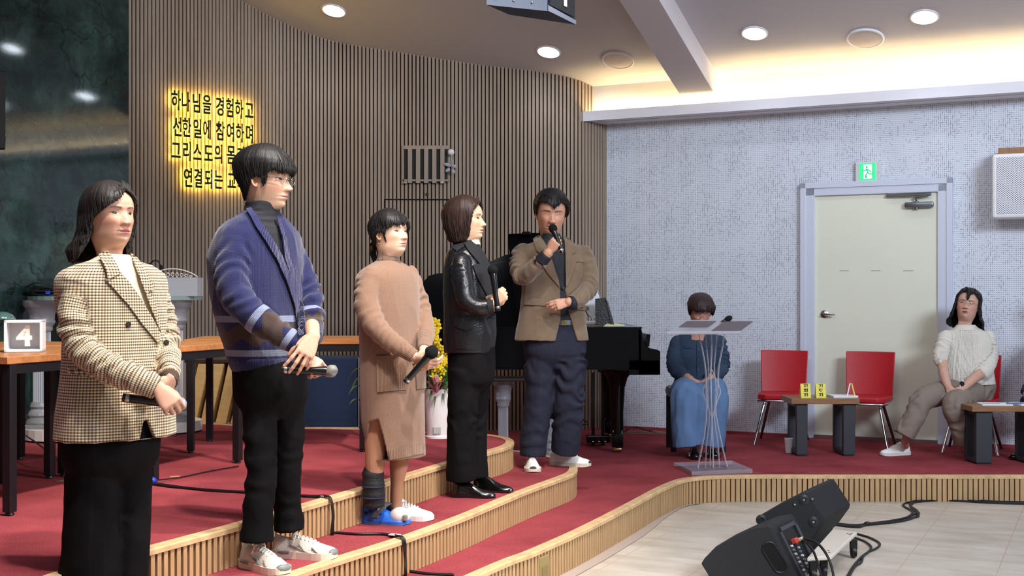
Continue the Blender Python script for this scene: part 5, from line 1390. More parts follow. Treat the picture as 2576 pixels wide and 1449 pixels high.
def patch(bvh, poly, name, mat_, root, off=0.003, th=0.004, step=5.0, smooth=True):
    """a piece of cloth lying on a garment: outline in picture coordinates dropped along the sight lines on to the surface"""
    pts = [Vector(q) for q in poly]; n = len(pts)
    dense = []
    for i in range(n):
        a, b = pts[i], pts[(i + 1) % n]; k = max(1, int((b - a).length / step))
        for j in range(k): dense.append(a + (b - a) * j / k)
    nb = len(dense); inner = []
    x0 = min(q.x for q in pts); x1 = max(q.x for q in pts); y0 = min(q.y for q in pts); y1 = max(q.y for q in pts)
    y = y0 + step * .5
    while y < y1:
        x = x0 + step * .5
        while x < x1:
            q = Vector((x, y)); cnt = False; ok = True
            for i in range(nb):
                a, b = dense[i], dense[(i + 1) % nb]
                if (a.y > y) != (b.y > y) and x < (b.x - a.x) * (y - a.y) / (b.y - a.y) + a.x: cnt = not cnt
                if (a - q).length < step * .55: ok = False
            if cnt and ok: inner.append(q)
            x += step
        y += step
    vv, ee, ff, _, _, _ = mgeo.delaunay_2d_cdt(dense + inner, [(i, (i + 1) % nb) for i in range(nb)], [], 1, 1e-4)
    o3 = Vector((0, 0, H)); out = []; ns = []; last = None
    for q in vv:
        d = (P(q.x, q.y, 1.0) - o3).normalized()
        hit, nrm, _, _ = bvh.ray_cast(o3, d)
        if hit is None:
            hit, nrm, _, _ = bvh.find_nearest(last if last is not None else P(q.x, q.y, 5))
            out.append(None); ns.append(None); continue
        if nrm.dot(d) > 0: nrm = -nrm
        last = hit; out.append(hit); ns.append(nrm)
    good = [h for h in out if h is not None]
    if not good: return None
    for i, h in enumerate(out):
        if h is None:
            j = min((k for k in range(len(out)) if out[k] is not None), key=lambda k: (vv[k] - vv[i]).length)
            d = (P(vv[i].x, vv[i].y, 1.0) - o3).normalized(); out[i] = None if False else o3 + d * (out[j] - o3).length; ns[i] = ns[j]
    m = len(out); vs = [h + nn * off for h, nn in zip(out, ns)] + [h + nn * (off + th) for h, nn in zip(out, ns)]
    fs = [tuple(i + m for i in f) for f in ff] + [tuple(reversed(f)) for f in ff]
    cnt = {}
    for f in ff:
        for i in range(len(f)):
            e = (f[i], f[(i + 1) % len(f)]); cnt[tuple(sorted(e))] = cnt.get(tuple(sorted(e)), []) + [e]
    for k, e in cnt.items():
        if len(e) == 1: a, b = e[0]; fs.append((a, b, b + m, a + m))
    o = MB().add(vs, fs).build(name, mat_, root, smooth=smooth, auto=50); me = o.data; a = co_of(me) ; pp = np.zeros((len(a), 3)); pp[:, 0] = a[:, 0] * .62 + a[:, 1] * .78; pp[:, 1] = a[:, 2]
    at = me.attributes.new('pat', 'FLOAT_VECTOR', 'POINT'); at.data.foreach_set('vector', pp.reshape(-1)); return o
def surf(bvh, px, py, off=0.0):
    o3 = Vector((0, 0, H)); d = (P(px, py, 1.0) - o3).normalized(); hit, n, _, _ = bvh.ray_cast(o3, d)
    if hit is None: return None, None
    if n.dot(d) > 0: n = -n
    return hit + n * off, n

# ---------------------------------------------------------------- head
ZT = np.array([-.55, -.42, -.30, -.15, -.07, -.03, .0, .04, .10, .18, .26, .34, .42, .50, .58, .66, .74, .82, .90, .955, .985, 1.0])
FT = np.array([.20, .12, .08, .065, .10, .20, .29, .345, .362, .375, .385, .385, .38, .375, .392, .395, .375, .325, .235, .145, .07, .001])
BT = np.array([.30, .27, .26, .255, .265, .275, .285, .295, .305, .32, .345, .375, .41, .44, .465, .475, .47, .43, .35, .24, .13, .001])
WT = np.array([.34, .24, .21, .20, .205, .21, .215, .225, .245, .27, .29, .31, .325, .335, .34, .342, .335, .31, .25, .165, .085, .001])
NT = np.array([2, 2, 2, 2, 1.9, 1.7, 1.5, 1.5, 1.65, 1.85, 2.0, 2.1, 2.2, 2.3, 2.3, 2.3, 2.2, 2.1, 2, 2, 2, 2])
_zg = np.linspace(-.6, 1.0, 801); _kn = np.exp(-(np.arange(-30, 31) * .002 / .016) ** 2); _kn /= _kn.sum()
_PC = {}
def prof(T, z):
    if id(T) not in _PC:
        y = np.interp(_zg, ZT, T); yp = np.concatenate([np.full(30, y[0]), y, 2 * y[-1] - y[-2:-32:-1]])
        ys = np.convolve(yp, _kn, 'valid'); e = sstep(.90, .96, _zg); _PC[id(T)] = ys * (1 - e) + y * e
    return np.interp(z, _zg, _PC[id(T)])
def head_section(phi, z, wide=1.0, jaw=1.0):
    """surface point (x, y) of the head in direction phi (0 = front) at height z"""
    f, b, w, n = prof(FT, z), prof(BT, z), prof(WT, z) * wide, prof(NT, z)
    jw = 1 + (jaw - 1) * np.exp(-((z - .10) / .14) ** 2); w = w * jw
    c, s = np.cos(phi), np.sin(phi)
    yl = np.where(c >= 0, f, b); nn = np.where(c >= 0, n, 2.2)
    r = (np.abs(s / w) ** nn + np.abs(c / yl) ** nn) ** (-1 / nn)
    return s * r, c * r
def gs(x, m, s): return np.exp(-((x - m) / s) ** 2 / 2)
def face_disp(x, z, o):
    nz = np.interp(z, [.25, .275, .295, .315, .34, .38, .43, .48, .53, .58], [0, .018, .070, .100, .106, .080, .050, .026, .010, .0]) * o.get('nose', 1.0)
    sx = np.interp(z, [.25, .30, .34, .42, .55], [.055, .052, .044, .034, .034])
    d = nz * np.exp(-(x / sx) ** 2 / 2)
    for s in (-1, 1):
        d += .038 * gs(x, s * .058, .022) * gs(z, .315, .024)
        d -= .018 * gs(x, s * .085, .016) * gs(z, .31, .03)
        d -= .040 * gs(x, s * .14, .065) * gs(z, .500, .040)
        d += .026 * gs(x, s * .145, .050) * gs(z, .487, .026)
        d += .014 * gs(x, s * .14, .075) * gs(z, .575, .022)
        d += .024 * gs(x, s * .185, .065) * gs(z, .36, .055) * o.get('cheek', 1.0)
        d -= .010 * gs(x, s * .125, .02) * gs(z, .23, .05)
    d += .020 * gs(x, 0, .10) * gs(z, .20, .055)
    d += .018 * gs(x, 0, .062) * gs(z, .222, .014) + .022 * gs(x, 0, .052) * gs(z, .168, .017)
    op = o.get('mouth', 0)
    d -= (.022 + .03 * op) * gs(x, 0, .075) * gs(z, .194, .007 + .010 * op)
    d -= .007 * gs(x, 0, .011) * gs(z, .252, .018)
    d += .020 * gs(x, 0, .062) * gs(z, .065, .032) - .014 * gs(x, 0, .07) * gs(z, .125, .016)
    return d
def make_head(center, h, yaw, pitch=0, roll=0, wide=1.0, o=None):
    """returns verts, faces, colours and the local->world function; center = middle of the skull (z=.5 on the ear axis)"""
    o = o or {}
    zs = np.concatenate([np.linspace(-.50, -.08, 14), np.linspace(-.07, .66, 122)[0:], np.linspace(.68, .985, 24), [.995]])
    nphi = 168; t = np.linspace(-1, 1, nphi, endpoint=False)
    phi = np.pi * (0.52 * t + 0.48 * t ** 3)
    Z, PH = np.meshgrid(zs, phi, indexing='ij')
    X, Y = head_section(PH, Z, wide, o.get('jaw', 1.0))
    fr = sstep(-0.02, 0.14, Y)
    D = face_disp(X, Z, o) * fr
    Y = Y + D
    # necks leave the jaw: slide low rows back
    vs = np.stack([X.ravel(), Y.ravel(), (Z - .5).ravel()], 1)
    x, y, z = X.ravel(), Y.ravel(), Z.ravel()
    skin = np.array(S(o.get('skin', (226, 178, 150)))[:3]); col = np.repeat(skin[None, :], len(x), 0)
    nz_ = vnoise(np.stack([x * 9, y * 9, z * 9], 1), 4)
    col *= (1 + .05 * nz_)[:, None]
    def blend(mask, c, amt=1.0):
        nonlocal col
        m = (np.clip(mask, 0, 1) * amt)[:, None]; col = col * (1 - m) + np.array(S(c)[:3])[None, :] * m
    front = (y > .12).astype(float)
    bl = gs(np.abs(x), .18, .07) * gs(z, .37, .07) * front; blend(bl, o.get('blush', (214, 132, 112)), .40)
    blend(gs(x, 0, .05) * gs(z, .315, .04) * front, (214, 140, 118), .30)
    lw = .092
    up = (np.abs(x) < lw) & (z > .194) & (z < .194 + .036 * (1 - (x / lw) ** 2) * (1 - .25 * np.exp(-(x / .015) ** 2)))
    lo = (np.abs(x) < lw * .92) & (z <= .194) & (z > .194 - .046 * (1 - (x / (lw * .92)) ** 2))
    blend((up | lo) * front, o.get('lips', (186, 96, 92)), .85)
    op = o.get('mouth', 0)
    blend((np.abs(x) < lw * .95) * np.exp(-((z - .194) / (.0055 + .009 * op)) ** 2) * front, (80, 34, 34), .85)
    # nostrils
    for s in (-1, 1): blend(gs(x, s * .030, .014) * gs(z, .287, .009) * (y > .3), (96, 50, 42), .8)
    # brows
    bc = o.get('brow', (52, 38, 34)); bt = o.get('browt', .013) * 1.15
    for s in (-1, 1):
        u = (s * x - .055) / .17
        zc = .560 + .020 * np.sin(np.clip(u, 0, 1) * np.pi * .75) + o.get('browup', 0)
        m = ((u > 0) & (u < 1)) * np.exp(-((z - zc) / (bt * (1.15 - .6 * np.clip(u, 0, 1)))) ** 2) * front
        blend(m, bc, .8)
    # eyes
    eo = o.get('eye', 1.0)      # openness
    for s in (-1, 1):
        ex = s * .143; hw = .071; u = (x - ex) / hw
        zc = .486 + .008 * (u * s)
        hz = .025 * eo * np.clip(1 - u * u, 0, 1)
        ins = (np.abs(u) < 1) & (np.abs(z - zc) < hz) & (y > .1)
        if eo > .25:
            blend(ins.astype(float), (196, 176, 166), .9)
            gx_ = ex + o.get('look', 0) * .020
            iris = ins & (((x - gx_) / .036) ** 2 + ((z - zc - .002) / .034) ** 2 < 1); blend(iris.astype(float), (34, 22, 18), 1)
        lash = np.exp(-((z - zc - hz) / .0075) ** 2) * (np.abs(u) < 1.08) * (y > .1); blend(lash, (34, 22, 20), .95 if eo > .25 else .75)
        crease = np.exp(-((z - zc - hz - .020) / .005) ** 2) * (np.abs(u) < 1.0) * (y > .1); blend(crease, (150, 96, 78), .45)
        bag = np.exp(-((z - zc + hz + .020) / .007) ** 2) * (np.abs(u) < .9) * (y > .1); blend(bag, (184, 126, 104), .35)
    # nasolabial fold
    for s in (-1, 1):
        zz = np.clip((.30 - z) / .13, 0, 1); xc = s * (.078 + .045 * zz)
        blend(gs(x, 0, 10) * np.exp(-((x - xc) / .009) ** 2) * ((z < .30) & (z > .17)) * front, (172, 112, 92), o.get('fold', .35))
    nr, nc = Z.shape; faces = []
    for i in range(nr - 1):
        for k in range(nc):
            k2 = (k + 1) % nc; faces.append((i * nc + k2, i * nc + k, (i + 1) * nc + k, (i + 1) * nc + k2))
    vs = vs.tolist(); faces.append(tuple((nr - 1) * nc + k for k in range(nc))[::-1]); faces.append(tuple(range(nc)))
    col = col.tolist()
    # ears
    for s in (-1, 1):
        n0 = len(vs); NR, NA = 9, 26
        ex, _y = .318 * wide, -.02
        ah = Vector((0.0, -.30, 1.0)).normalized(); aw = Vector((s * .45, -.86, -.26)).normalized(); an = Vector((s * .9, .45, .1)).normalized()
        for i in range(NR):
            r = i / (NR - 1)
            for k in range(NA):
                a = 2 * math.pi * k / NA
                hh = .092 * (1.0 if math.sin(a) > 0 else .92); ww = .050 * (1 + .22 * math.sin(a))
                bumpn = .020 * math.exp(-((r - .84) / .13) ** 2) * (1.0 if math.cos(a) > -.4 else .5) - .020 * math.exp(-(r / .42) ** 2) + .010 * math.exp(-((r - .52) / .1) ** 2)
                q = Vector((s * ex, _y, .415)) + ah * (math.sin(a) * hh * r) + aw * (math.cos(a) * ww * r + .026) + an * (bumpn + .012)
                vs.append([q.x, q.y, q.z - .5]); dk = 1 - .35 * math.exp(-((r - .3) / .25) ** 2)
                col.append([skin[0] * .96 * dk + .02, skin[1] * .85 * dk, skin[2] * .82 * dk])
        for i in range(NR - 1):
            for k in range(NA):
                k2 = (k + 1) % NA; q = (n0 + i * NA + k, n0 + i * NA + k2, n0 + (i + 1) * NA + k2, n0 + (i + 1) * NA + k)
                faces.append(q if s > 0 else q[::-1])
        # back rim to the skull
        for k in range(NA):
            a = 2 * math.pi * k / NA; q = Vector((s * (ex - .05), _y + .02, .415)) + ah * (math.sin(a) * .07) + aw * (math.cos(a) * .03)
            vs.append([q.x, q.y, q.z - .5]); col.append([skin[0] * .9, skin[1] * .8, skin[2] * .78])
        for k in range(NA):
            k2 = (k + 1) % NA; q = (n0 + (NR - 1) * NA + k, n0 + (NR - 1) * NA + k2, n0 + NR * NA + k2, n0 + NR * NA + k)
            faces.append(q if s > 0 else q[::-1])
    M = head_matrix(yaw, pitch, roll)
    c = Vector(center); out = [c + M @ (Vector(q) * h) for q in vs]
    return out, faces, col, (lambda q: c + M @ (Vector((q[0], q[1], q[2] - .5)) * h))
def head_matrix(yaw, pitch, roll):
    """local +y looks along the facing direction; pitch > 0 looks up; roll > 0 tilts towards the figure's left"""
    return (Matrix.Rotation(math.radians(yaw - 90), 3, 'Z') @ Matrix.Rotation(math.radians(pitch), 3, 'X') @ Matrix.Rotation(math.radians(-roll), 3, 'Y'))
def make_hair(center, h, yaw, pitch, roll, wide, keys, ext, root, mat_, name='hair', seed=1, amp=.016, freq=26, jag=.03, nphi=260, inner=.05, parts=None, curl=0.0, hang=-1, jaw=1.0, locks=260, tip=.045):
    """keys: {phi_deg: z_end}; ext: {z: {phi_deg: extra radius}} - hair surface outside the skull; phi 0 = face, +90 = figure's right(+x)"""
    ks = sorted(keys); kv = [keys[k] for k in ks]
    def per(tab, ph):
        kk = sorted(tab); xx = [kk[-1] - 360] + kk + [kk[0] + 360]; vv = [tab[kk[-1]]] + [tab[k] for k in kk] + [tab[kk[0]]]
        return np.interp(ph, xx, vv)
    zl = sorted(ext)
    ph = np.linspace(-180, 180, nphi, endpoint=False); phr = np.radians(ph)
    ze = per(keys, ph)
    nj = .7 * vnoise(np.stack([ph / 360 * 50, np.zeros(nphi) + seed, np.zeros(nphi)], 1), seed) + .4 * vnoise(np.stack([ph / 360 * 120, np.zeros(nphi) + seed, np.zeros(nphi)], 1), seed + 3)
    ze = ze + jag * nj
    NT_ = 64; rows = []
    for j in range(NT_ + 1):
        t = j / NT_; t = t ** .85
        # top cap: go from the crown outwards
        z = 1.0 + .02 - (1.02 - ze) * t
        z = np.where(t < .10, z * 0 + (1.0 - (t / .10) ** 2 * .06), z * 0 + (.94 - (.94 - ze) * ((t - .10) / .90)))
        zc = np.clip(z, -.5, .9999)
        zz = np.maximum(zc, hang) if hang > -1 else zc
        X, Y = head_section(phr, zz, wide, jaw)
        r = np.hypot(X, Y); ux, uy = np.sin(phr), np.cos(phr)
        nrm = np.hypot(X, Y) + 1e-9; ux = X / nrm; uy = Y / nrm
        e = np.zeros(nphi)
        vals = np.array([per(ext[q], ph) for q in zl]); 
        for k in range(nphi): e[k] = np.interp(z[k], zl, vals[:, k])
        st = vnoise(np.stack([ph / 360 * freq * 4, z * 1.6 + 3, np.full(nphi, seed * 1.0)], 1), seed) * .35 + vnoise(np.stack([ph / 360 * freq, z * 2.2 + 9, np.full(nphi, seed * 1.7)], 1), seed + 1) + .15 * vnoise(np.stack([ph / 360 * freq * 7, z * 2.0, np.full(nphi, seed * 2.7)], 1), seed + 2)
        fade = np.clip((1.0 - z) / .12, 0, 1)
        if curl: e = e + curl * np.sin((z * 22) + ph * .12 + vnoise(np.stack([ph / 30, z * 4, z * 0], 1), seed) * 3) * np.clip((.35 - z) / .3, 0, 1)
        r = r + e + amp * st * fade * (1 + .8 * np.clip((.3 - z), 0, 1))
        top = np.interp(z, [.80, .94, 1.0], [0, .035, .055]) if True else 0
        rows.append(np.stack([ux * r, uy * r, z - .5 + top * np.clip(per(ext[zl[-1]], ph) / .05, .4, 1.6)], 1))
    # inner return wall
    last = rows[-1]
    for (dr, dz_) in ((.03, .005), (inner, .03), (inner, .16)):
        rr = last.copy(); rad = np.hypot(rr[:, 0], rr[:, 1]); f = np.maximum(rad - dr, .02) / rad
        rr[:, 0] *= f; rr[:, 1] *= f; rr[:, 2] += dz_; rows.append(rr)
    vs = np.concatenate(rows); n = nphi; m = len(rows); faces = []
    for j in range(m - 1):
        for k in range(n):
            k2 = (k + 1) % n; faces.append((j * n + k, j * n + k2, (j + 1) * n + k2, (j + 1) * n + k))
    faces.append(tuple(range(n))[::-1])
    M = head_matrix(yaw, pitch, roll); c = Vector(center)
    out = [c + M @ (Vector(q) * h) for q in vs.tolist()]
    mb = MB().add(out, faces)
    rnd = random.Random(seed * 7 + 1); RW = rows[:NT_ + 1]
    for q in range(locks):
        i0 = rnd.randrange(nphi); j0 = rnd.randint(14, 52) if q % 3 else rnd.randint(44, 56); dr = rnd.uniform(-.12, .12) ; pl = []; kk = list(range(j0, NT_ + 1, 5)) + [NT_]
        lift = rnd.uniform(.004, .016)
        for j in kk:
            a_ = RW[j][int(i0 + dr * (j - j0)) % nphi]; rad = math.hypot(a_[0], a_[1]) + 1e-6; f = 1 + lift / rad * (1 if j > j0 else -.5)
            pl.append(Vector((a_[0] * f, a_[1] * f, a_[2])))
        d = (pl[-1] - pl[-3]); d = d.normalized() if d.length > 1e-5 else Vector((0, 0, -1)); pl.append(pl[-1] + d * rnd.uniform(.01, .01 + tip) + Vector((rnd.uniform(-1, 1), rnd.uniform(-1, 1), 0)) * tip * .25)
        w0 = rnd.uniform(.008, .017); n_ = len(pl); rr_ = [w0 * h * min(1, .25 + 1.6 * t / n_) for t in range(n_)]; rr_[-1] = w0 * h * .12; rr_[-2] *= .75
        v_, f_ = tube_geo([c + M @ (p_ * h) for p_ in pl], rr_, 5, True, .6); mb.add(v_, f_)
    if parts: parts(mb, lambda q: c + M @ (Vector((q[0], q[1], q[2] - .5)) * h))
    me = bpy.data.meshes.new(name); org = parent_loc(root)
    me.from_pydata([tuple(Vector(q) - org) for q in mb.v], [], mb.f); me.update()
    me.materials.append(mat_); me.polygons.foreach_set('use_smooth', [True] * len(me.polygons))
    uvp = np.zeros((len(mb.v), 3)); uvp[:n * m, 0] = np.tile(ph / 360, m); uvp[:n * m, 1] = np.repeat(np.arange(m) / m, n)
    if len(mb.v) > n * m: 
        ex_ = len(mb.v) - n * m; uvp[n * m:, 0] = np.arange(ex_) % 8 / 20.0; uvp[n * m:, 1] = np.arange(ex_) / 900.0
    at = me.attributes.new('pat', 'FLOAT_VECTOR', 'POINT'); at.data.foreach_set('vector', uvp.reshape(-1))
    o = bpy.data.objects.new(name, me); COL.objects.link(o); o.parent = root
    return o
def hair_mat(name, dark, light, rough=.5):
    m = mat(name, dark, rough, spec=.42); nt, b = nodes_of(m)
    at = N(nt, 'ShaderNodeAttribute', attribute_name='pat'); mp = N(nt, 'ShaderNodeMapping'); mp.inputs['Scale'].default_value = (260, 3.0, 1)
    nt.links.new(at.outputs['Vector'], mp.inputs[0]); n1 = N(nt, 'ShaderNodeTexNoise'); n1.inputs['Scale'].default_value = 1; n1.inputs['Detail'].default_value = 3; nt.links.new(mp.outputs[0], n1.inputs['Vector'])
    cr = N(nt, 'ShaderNodeValToRGB'); cr.color_ramp.elements[0].position = .38; cr.color_ramp.elements[0].color = S(dark); cr.color_ramp.elements[1].position = .72; cr.color_ramp.elements[1].color = S(light)
    nt.links.new(n1.outputs[0], cr.inputs[0]); nt.links.new(cr.outputs[0], b.inputs['Base Color'])
    bp = N(nt, 'ShaderNodeBump'); bp.inputs['Strength'].default_value = .4; bp.inputs['Distance'].default_value = .003; nt.links.new(n1.outputs[0], bp.inputs['Height']); nt.links.new(bp.outputs[0], b.inputs['Normal'])
    return m

# ---------------------------------------------------------------- hands
def hand_geo(mb, W, d, back, thumb, size=1.0, curl=(40, 50, 35), curls=None, spread=6, tcurl=25, tout=38, palm_arch=0.0):
    """W wrist, d fingers direction, back = back-of-hand normal, thumb = side vector towards the thumb"""
    d = Vector(d).normalized(); back = Vector(back); back = (back - d * back.dot(d)).normalized()
    side = Vector(thumb); side = (side - d * side.dot(d) - back * side.dot(back)).normalized()
    s = size; W = Vector(W)
    # palm: loft of rounded sections
    secs = [(-.012, .027, .019), (.012, .029, .018), (.035, .036, .0165), (.062, .041, .0145), (.082, .041, .0125), (.090, .038, .0105)]
    n = 20; vs = []; fs = []
    for (t, hw, ht) in secs:
        for k in range(n):
            a = 2 * math.pi * k / n; ca, sa = math.cos(a), math.sin(a)
            vs.append(W + d * t * s + side * (math.copysign(abs(ca) ** .8, ca) * hw * s) + back * (math.copysign(abs(sa) ** .85, sa) * ht * s + palm_arch * (1 - ca * ca) * .004))
    for i in range(len(secs) - 1):
        for k in range(n):
            k2 = (k + 1) % n; fs.append((i * n + k, i * n + k2, (i + 1) * n + k2, (i + 1) * n + k))
    fs.append(tuple(range(n))[::-1]); fs.append(tuple((len(secs) - 1) * n + k for k in range(n))); mb.add(vs, fs)
    fl = [(.030, .042, .084, .0093, 0), (.0105, .046, .088, .0097, 1), (-.0105, .043, .086, .0092, 2), (-.029, .034, .079, .0082, 3)]
    for (off, L1, base, r, i) in fl:
        c = (curls[i] if curls else curl)
        lens = [L1, L1 * .62, L1 * .52]
        p = W + side * off * s + d * (base - .008) * s + back * .001 * s; sp = math.radians(spread * (1.5 - i) / 1.5)
        dd = (d * math.cos(sp) + side * math.sin(sp)).normalized(); bb = back
        pts = [p - dd * .018 * s, p + dd * .004 * s]; rr = [r * 1.05 * s, r * 1.14 * s]
        ax = dd.cross(bb).normalized()
        for j in range(3):
            R = Matrix.Rotation(math.radians(-c[j]), 3, ax)
            dd = (R @ dd).normalized(); bb = (R @ bb).normalized()
            L = lens[j] * s
            p = pts[-1] + dd * L
            pts += [pts[-1] + dd * L * .5, p]; k = 1 - .10 * (j + 1)
            rr += [r * k * .98 * s, r * (k + .04) * s]
        v, f = tube_geo(pts, rr, 10, True); mb.add(v, f)
        for q, w_ in ((pts[1], rr[1]), (pts[3], rr[3] * 1.03), (pts[5], rr[5] * 1.02), (pts[-1], rr[-1] * 1.0)): mb.ball(q, w_, None, 10, 7)
    # thumb
    p0 = W + d * .020 * s + side * .022 * s - back * .006 * s
    td = (d * math.cos(math.radians(tout)) + side * math.sin(math.radians(tout)) - back * .30).normalized()
    ax = td.cross(back).normalized(); pts = [p0, p0 + td * .040 * s]; rr = [.0155 * s, .0125 * s]
    dd = td
    inw = (-side * .75 - back * .55 + d * .2).normalized()
    for j, L in enumerate((.030, .026)):
        dd = (dd + inw * math.tan(math.radians(tcurl)) ).normalized()
        pts += [pts[-1] + dd * L * s]; rr += [(.0105 - .0012 * j) * s]
    v, f = tube_geo(pts, rr, 10, True); mb.add(v, f)
    for q, w_ in zip(pts, rr): mb.ball(q, w_, None, 10, 7)
def skin_mat(name, base):
    m = mat(name, base, .48, spec=.4); nt, b = nodes_of(m)
    at = N(nt, 'ShaderNodeAttribute', attribute_name='skin'); nt.links.new(at.outputs['Color'], b.inputs['Base Color'])
    b.inputs['Subsurface Weight'].default_value = .08; b.inputs['Subsurface Radius'].default_value = (.01, .004, .002); b.inputs['Subsurface Scale'].default_value = .5
    return m
M_SKIN = skin_mat('skin', (226, 178, 150))
def body_build(root, mb, headres, skin, voxel=.0034, legs=None, name='body', hosiery=None):
    """one mesh: trunk, limbs and hands grown together by voxels, head and neck sunk into it"""
    me = remesh(mb, voxel, 2); a = co_of(me); fa = [tuple(p.vertices) for p in me.polygons]; bpy.data.meshes.remove(me)
    s = np.array(S(skin)[:3]); col = np.repeat(s[None, :], len(a), 0)
    col *= (1 + .07 * vnoise(a / .02, 8) + .05 * vnoise(a / .006, 9))[:, None]
    if hosiery is not None: col = hosiery(a, col)
    vs, fs, hc = headres[0], headres[1], headres[2]; n = len(a)
    allv = a.tolist() + [tuple(q) for q in vs]; allf = fa + [tuple(i + n for i in q) for q in fs]
    org = parent_loc(root); m2 = bpy.data.meshes.new(name)
    m2.from_pydata([tuple(Vector(q) - org) for q in allv], [], allf); m2.update()
    cc = np.ones((len(allv), 4)); cc[:n, :3] = col; cc[n:, :3] = np.array(hc)
    at = m2.attributes.new('skin', 'FLOAT_COLOR', 'POINT'); at.data.foreach_set('color', cc.reshape(-1))
    m2.materials.append(M_SKIN); m2.polygons.foreach_set('use_smooth', [True] * len(m2.polygons))
    o = bpy.data.objects.new(name, m2); COL.objects.link(o); o.parent = root
    return o

# ---------------------------------------------------------------- shoes and microphones
def make_shoe(root, heel, yaw, L, wid, mats, style='sneaker', name='shoe', z0=0.0, hgt=.075, dark_toe=False):
    """heel: point on the ground at the back of the sole; yaw of the toe direction"""
    heel = Vector(heel); a = math.radians(yaw); fd = Vector((math.cos(a), math.sin(a), 0)); sd = Vector((-math.sin(a), math.cos(a), 0)); upv = Vector((0, 0, 1))
    sole_h = {'sneaker': .024, 'runner': .030, 'leather': .012, 'boot': .016}[style]
    def T(x, y, z): return heel + sd * x + fd * y + upv * z
    ys = [0, .04, .12, .25, .40, .55, .70, .82, .92, .98, 1.0]
    ws = [.45, .66, .76, .74, .72, .84, .98, .95, .76, .48, .22] if style != 'leather' else [.45, .66, .74, .70, .70, .82, .92, .82, .58, .34, .16]
    hs = {'sneaker': [.80, .98, 1.0, .98, 1.0, .86, .64, .52, .44, .34, .22], 'runner': [.9, 1.08, 1.0, .92, 1.0, .88, .68, .54, .46, .38, .24], 'leather': [.85, 1.1, 1.2, 1.15, .95, .68, .48, .40, .34, .26, .16], 'boot': [1, 1.2, 1.25, 1.2, .95, .7, .5, .42, .36, .28, .2]}[style]
    n = 20; up = MB(); rows = []
    yy = np.linspace(0, 1, 30); W_ = np.interp(yy, ys, ws) * wid / 2; H_ = np.interp(yy, ys, hs) * hgt
    vs = []; fs = []
    for i, t in enumerate(yy):
        for k in range(n):
            th = math.pi * 2 * k / n; ct, st = math.cos(th), math.sin(th)
            x = math.copysign(abs(ct) ** .8, ct) * W_[i] * (1 - .25 * max(st, 0)); z = sole_h * .55 + max(st, -.05) ** 1.0 * H_[i] if st > 0 else sole_h * .55 - .004
            vs.append(T(x, t * L, z))
    for i in range(len(yy) - 1):
        for k in range(n): fs.append((i * n + k, i * n + (k + 1) % n, (i + 1) * n + (k + 1) % n, (i + 1) * n + k))
    fs += [tuple(range(n))[::-1], tuple((len(yy) - 1) * n + k for k in range(n))]; up.add(vs, fs)
    sh = up.build(name, mats[0], root, smooth=True, auto=70)
    so = MB(); bot = []; top = []; m = 36
    for k in range(m):
        t = k / (m / 2) if k < m / 2 else 2 - k / (m / 2); sg = 1 if k < m / 2 else -1
        tt = .5 - .5 * math.cos(math.pi * min(max(t, 0), 1)); w_ = float(np.interp(tt, ys, ws)) * wid / 2 * 1.07 if 0 < tt < 1 else 0.001
        lift = sole_h * .25 * max(0, (tt - .8) / .2) ** 2
        bot.append(T(sg * w_ * .96, tt * L * 1.02 - .004, lift)); top.append(T(sg * w_, tt * L * 1.02 - .004, sole_h * (1.0 + .1 * (tt < .2))))
    if style in ('leather', 'boot'):
        bt = [q for q in bot]; so.hull([q + upv * 0 for q in bot], top)
        so.box(T(0, L * .11, .010), (wid * .62, L * .22, .022), Matrix((sd, fd, upv)).transposed())
    else: so.hull(bot, top)
    so.build('sole', mats[1], sh)
    if style in ('sneaker', 'runner'):
        la = MB()
        for k in range(5):
            t = .40 + .062 * k; w_ = float(np.interp(t, ys, ws)) * wid / 2 * .42; z = sole_h * .55 + float(np.interp(t, ys, hs)) * hgt + .003
            la.tube([T(-w_, t * L, z - .008), T(0, t * L + .002, z + .002), T(w_, t * L, z - .008)], .0030, 6, smooth=3)
            la.tube([T(-w_, t * L, z - .008), T(w_ * .9, (t + .045) * L, z - .010)], .0022, 6)
        for s in (-1, 1): la.tube([T(0, .39 * L, sole_h * .55 + hgt + .002), T(s * .022, .38 * L, sole_h * .55 + hgt + .010), T(s * .034, .36 * L, sole_h * .5 + hgt * .72)], .0025, 6, smooth=4)
        la.build('laces', mats[2], sh, smooth=True)
        tg = MB(); tg.ball(T(0, .33 * L, sole_h * .55 + hgt * .98), (.022, .012, .022), Matrix((sd, fd, upv)).transposed(), 12, 8); tg.build('tongue', mats[0], sh, smooth=True)
    if style == 'runner':
        sp = MB()
        for s in (-1, 1):
            for (y0, y1, z0_, z1_, r) in ((.02, .30, .022, .020, .012), (.30, .62, .05, .022, .005), (.45, .58, .055, .020, .004), (.66, .80, .045, .018, .006)):
                def q(t, z):
                    w_ = float(np.interp(t, ys, ws)) * wid / 2; h_ = float(np.interp(t, ys, hs)) * hgt; f = min(.95, max(0, (z - sole_h * .55) / h_))
                    return T(s * (w_ * (1 - f * f * .5) * (1 - .12 * f)), t * L, z + .006)
                sp.tube([q(y0, z0_), q((y0 + y1) / 2, (z0_ + z1_) / 2), q(y1, z1_)], r * .55, 6, smooth=3)
        sp.build('shoe_overlay', mats[3], sh, smooth=True)
        tc = MB(); tc.ball(T(0, L * .94, sole_h * .9), (wid * .33, L * .075, .018), Matrix((sd, fd, upv)).transposed(), 16, 8); tc.build('toe_cap', mats[3], sh, smooth=True)
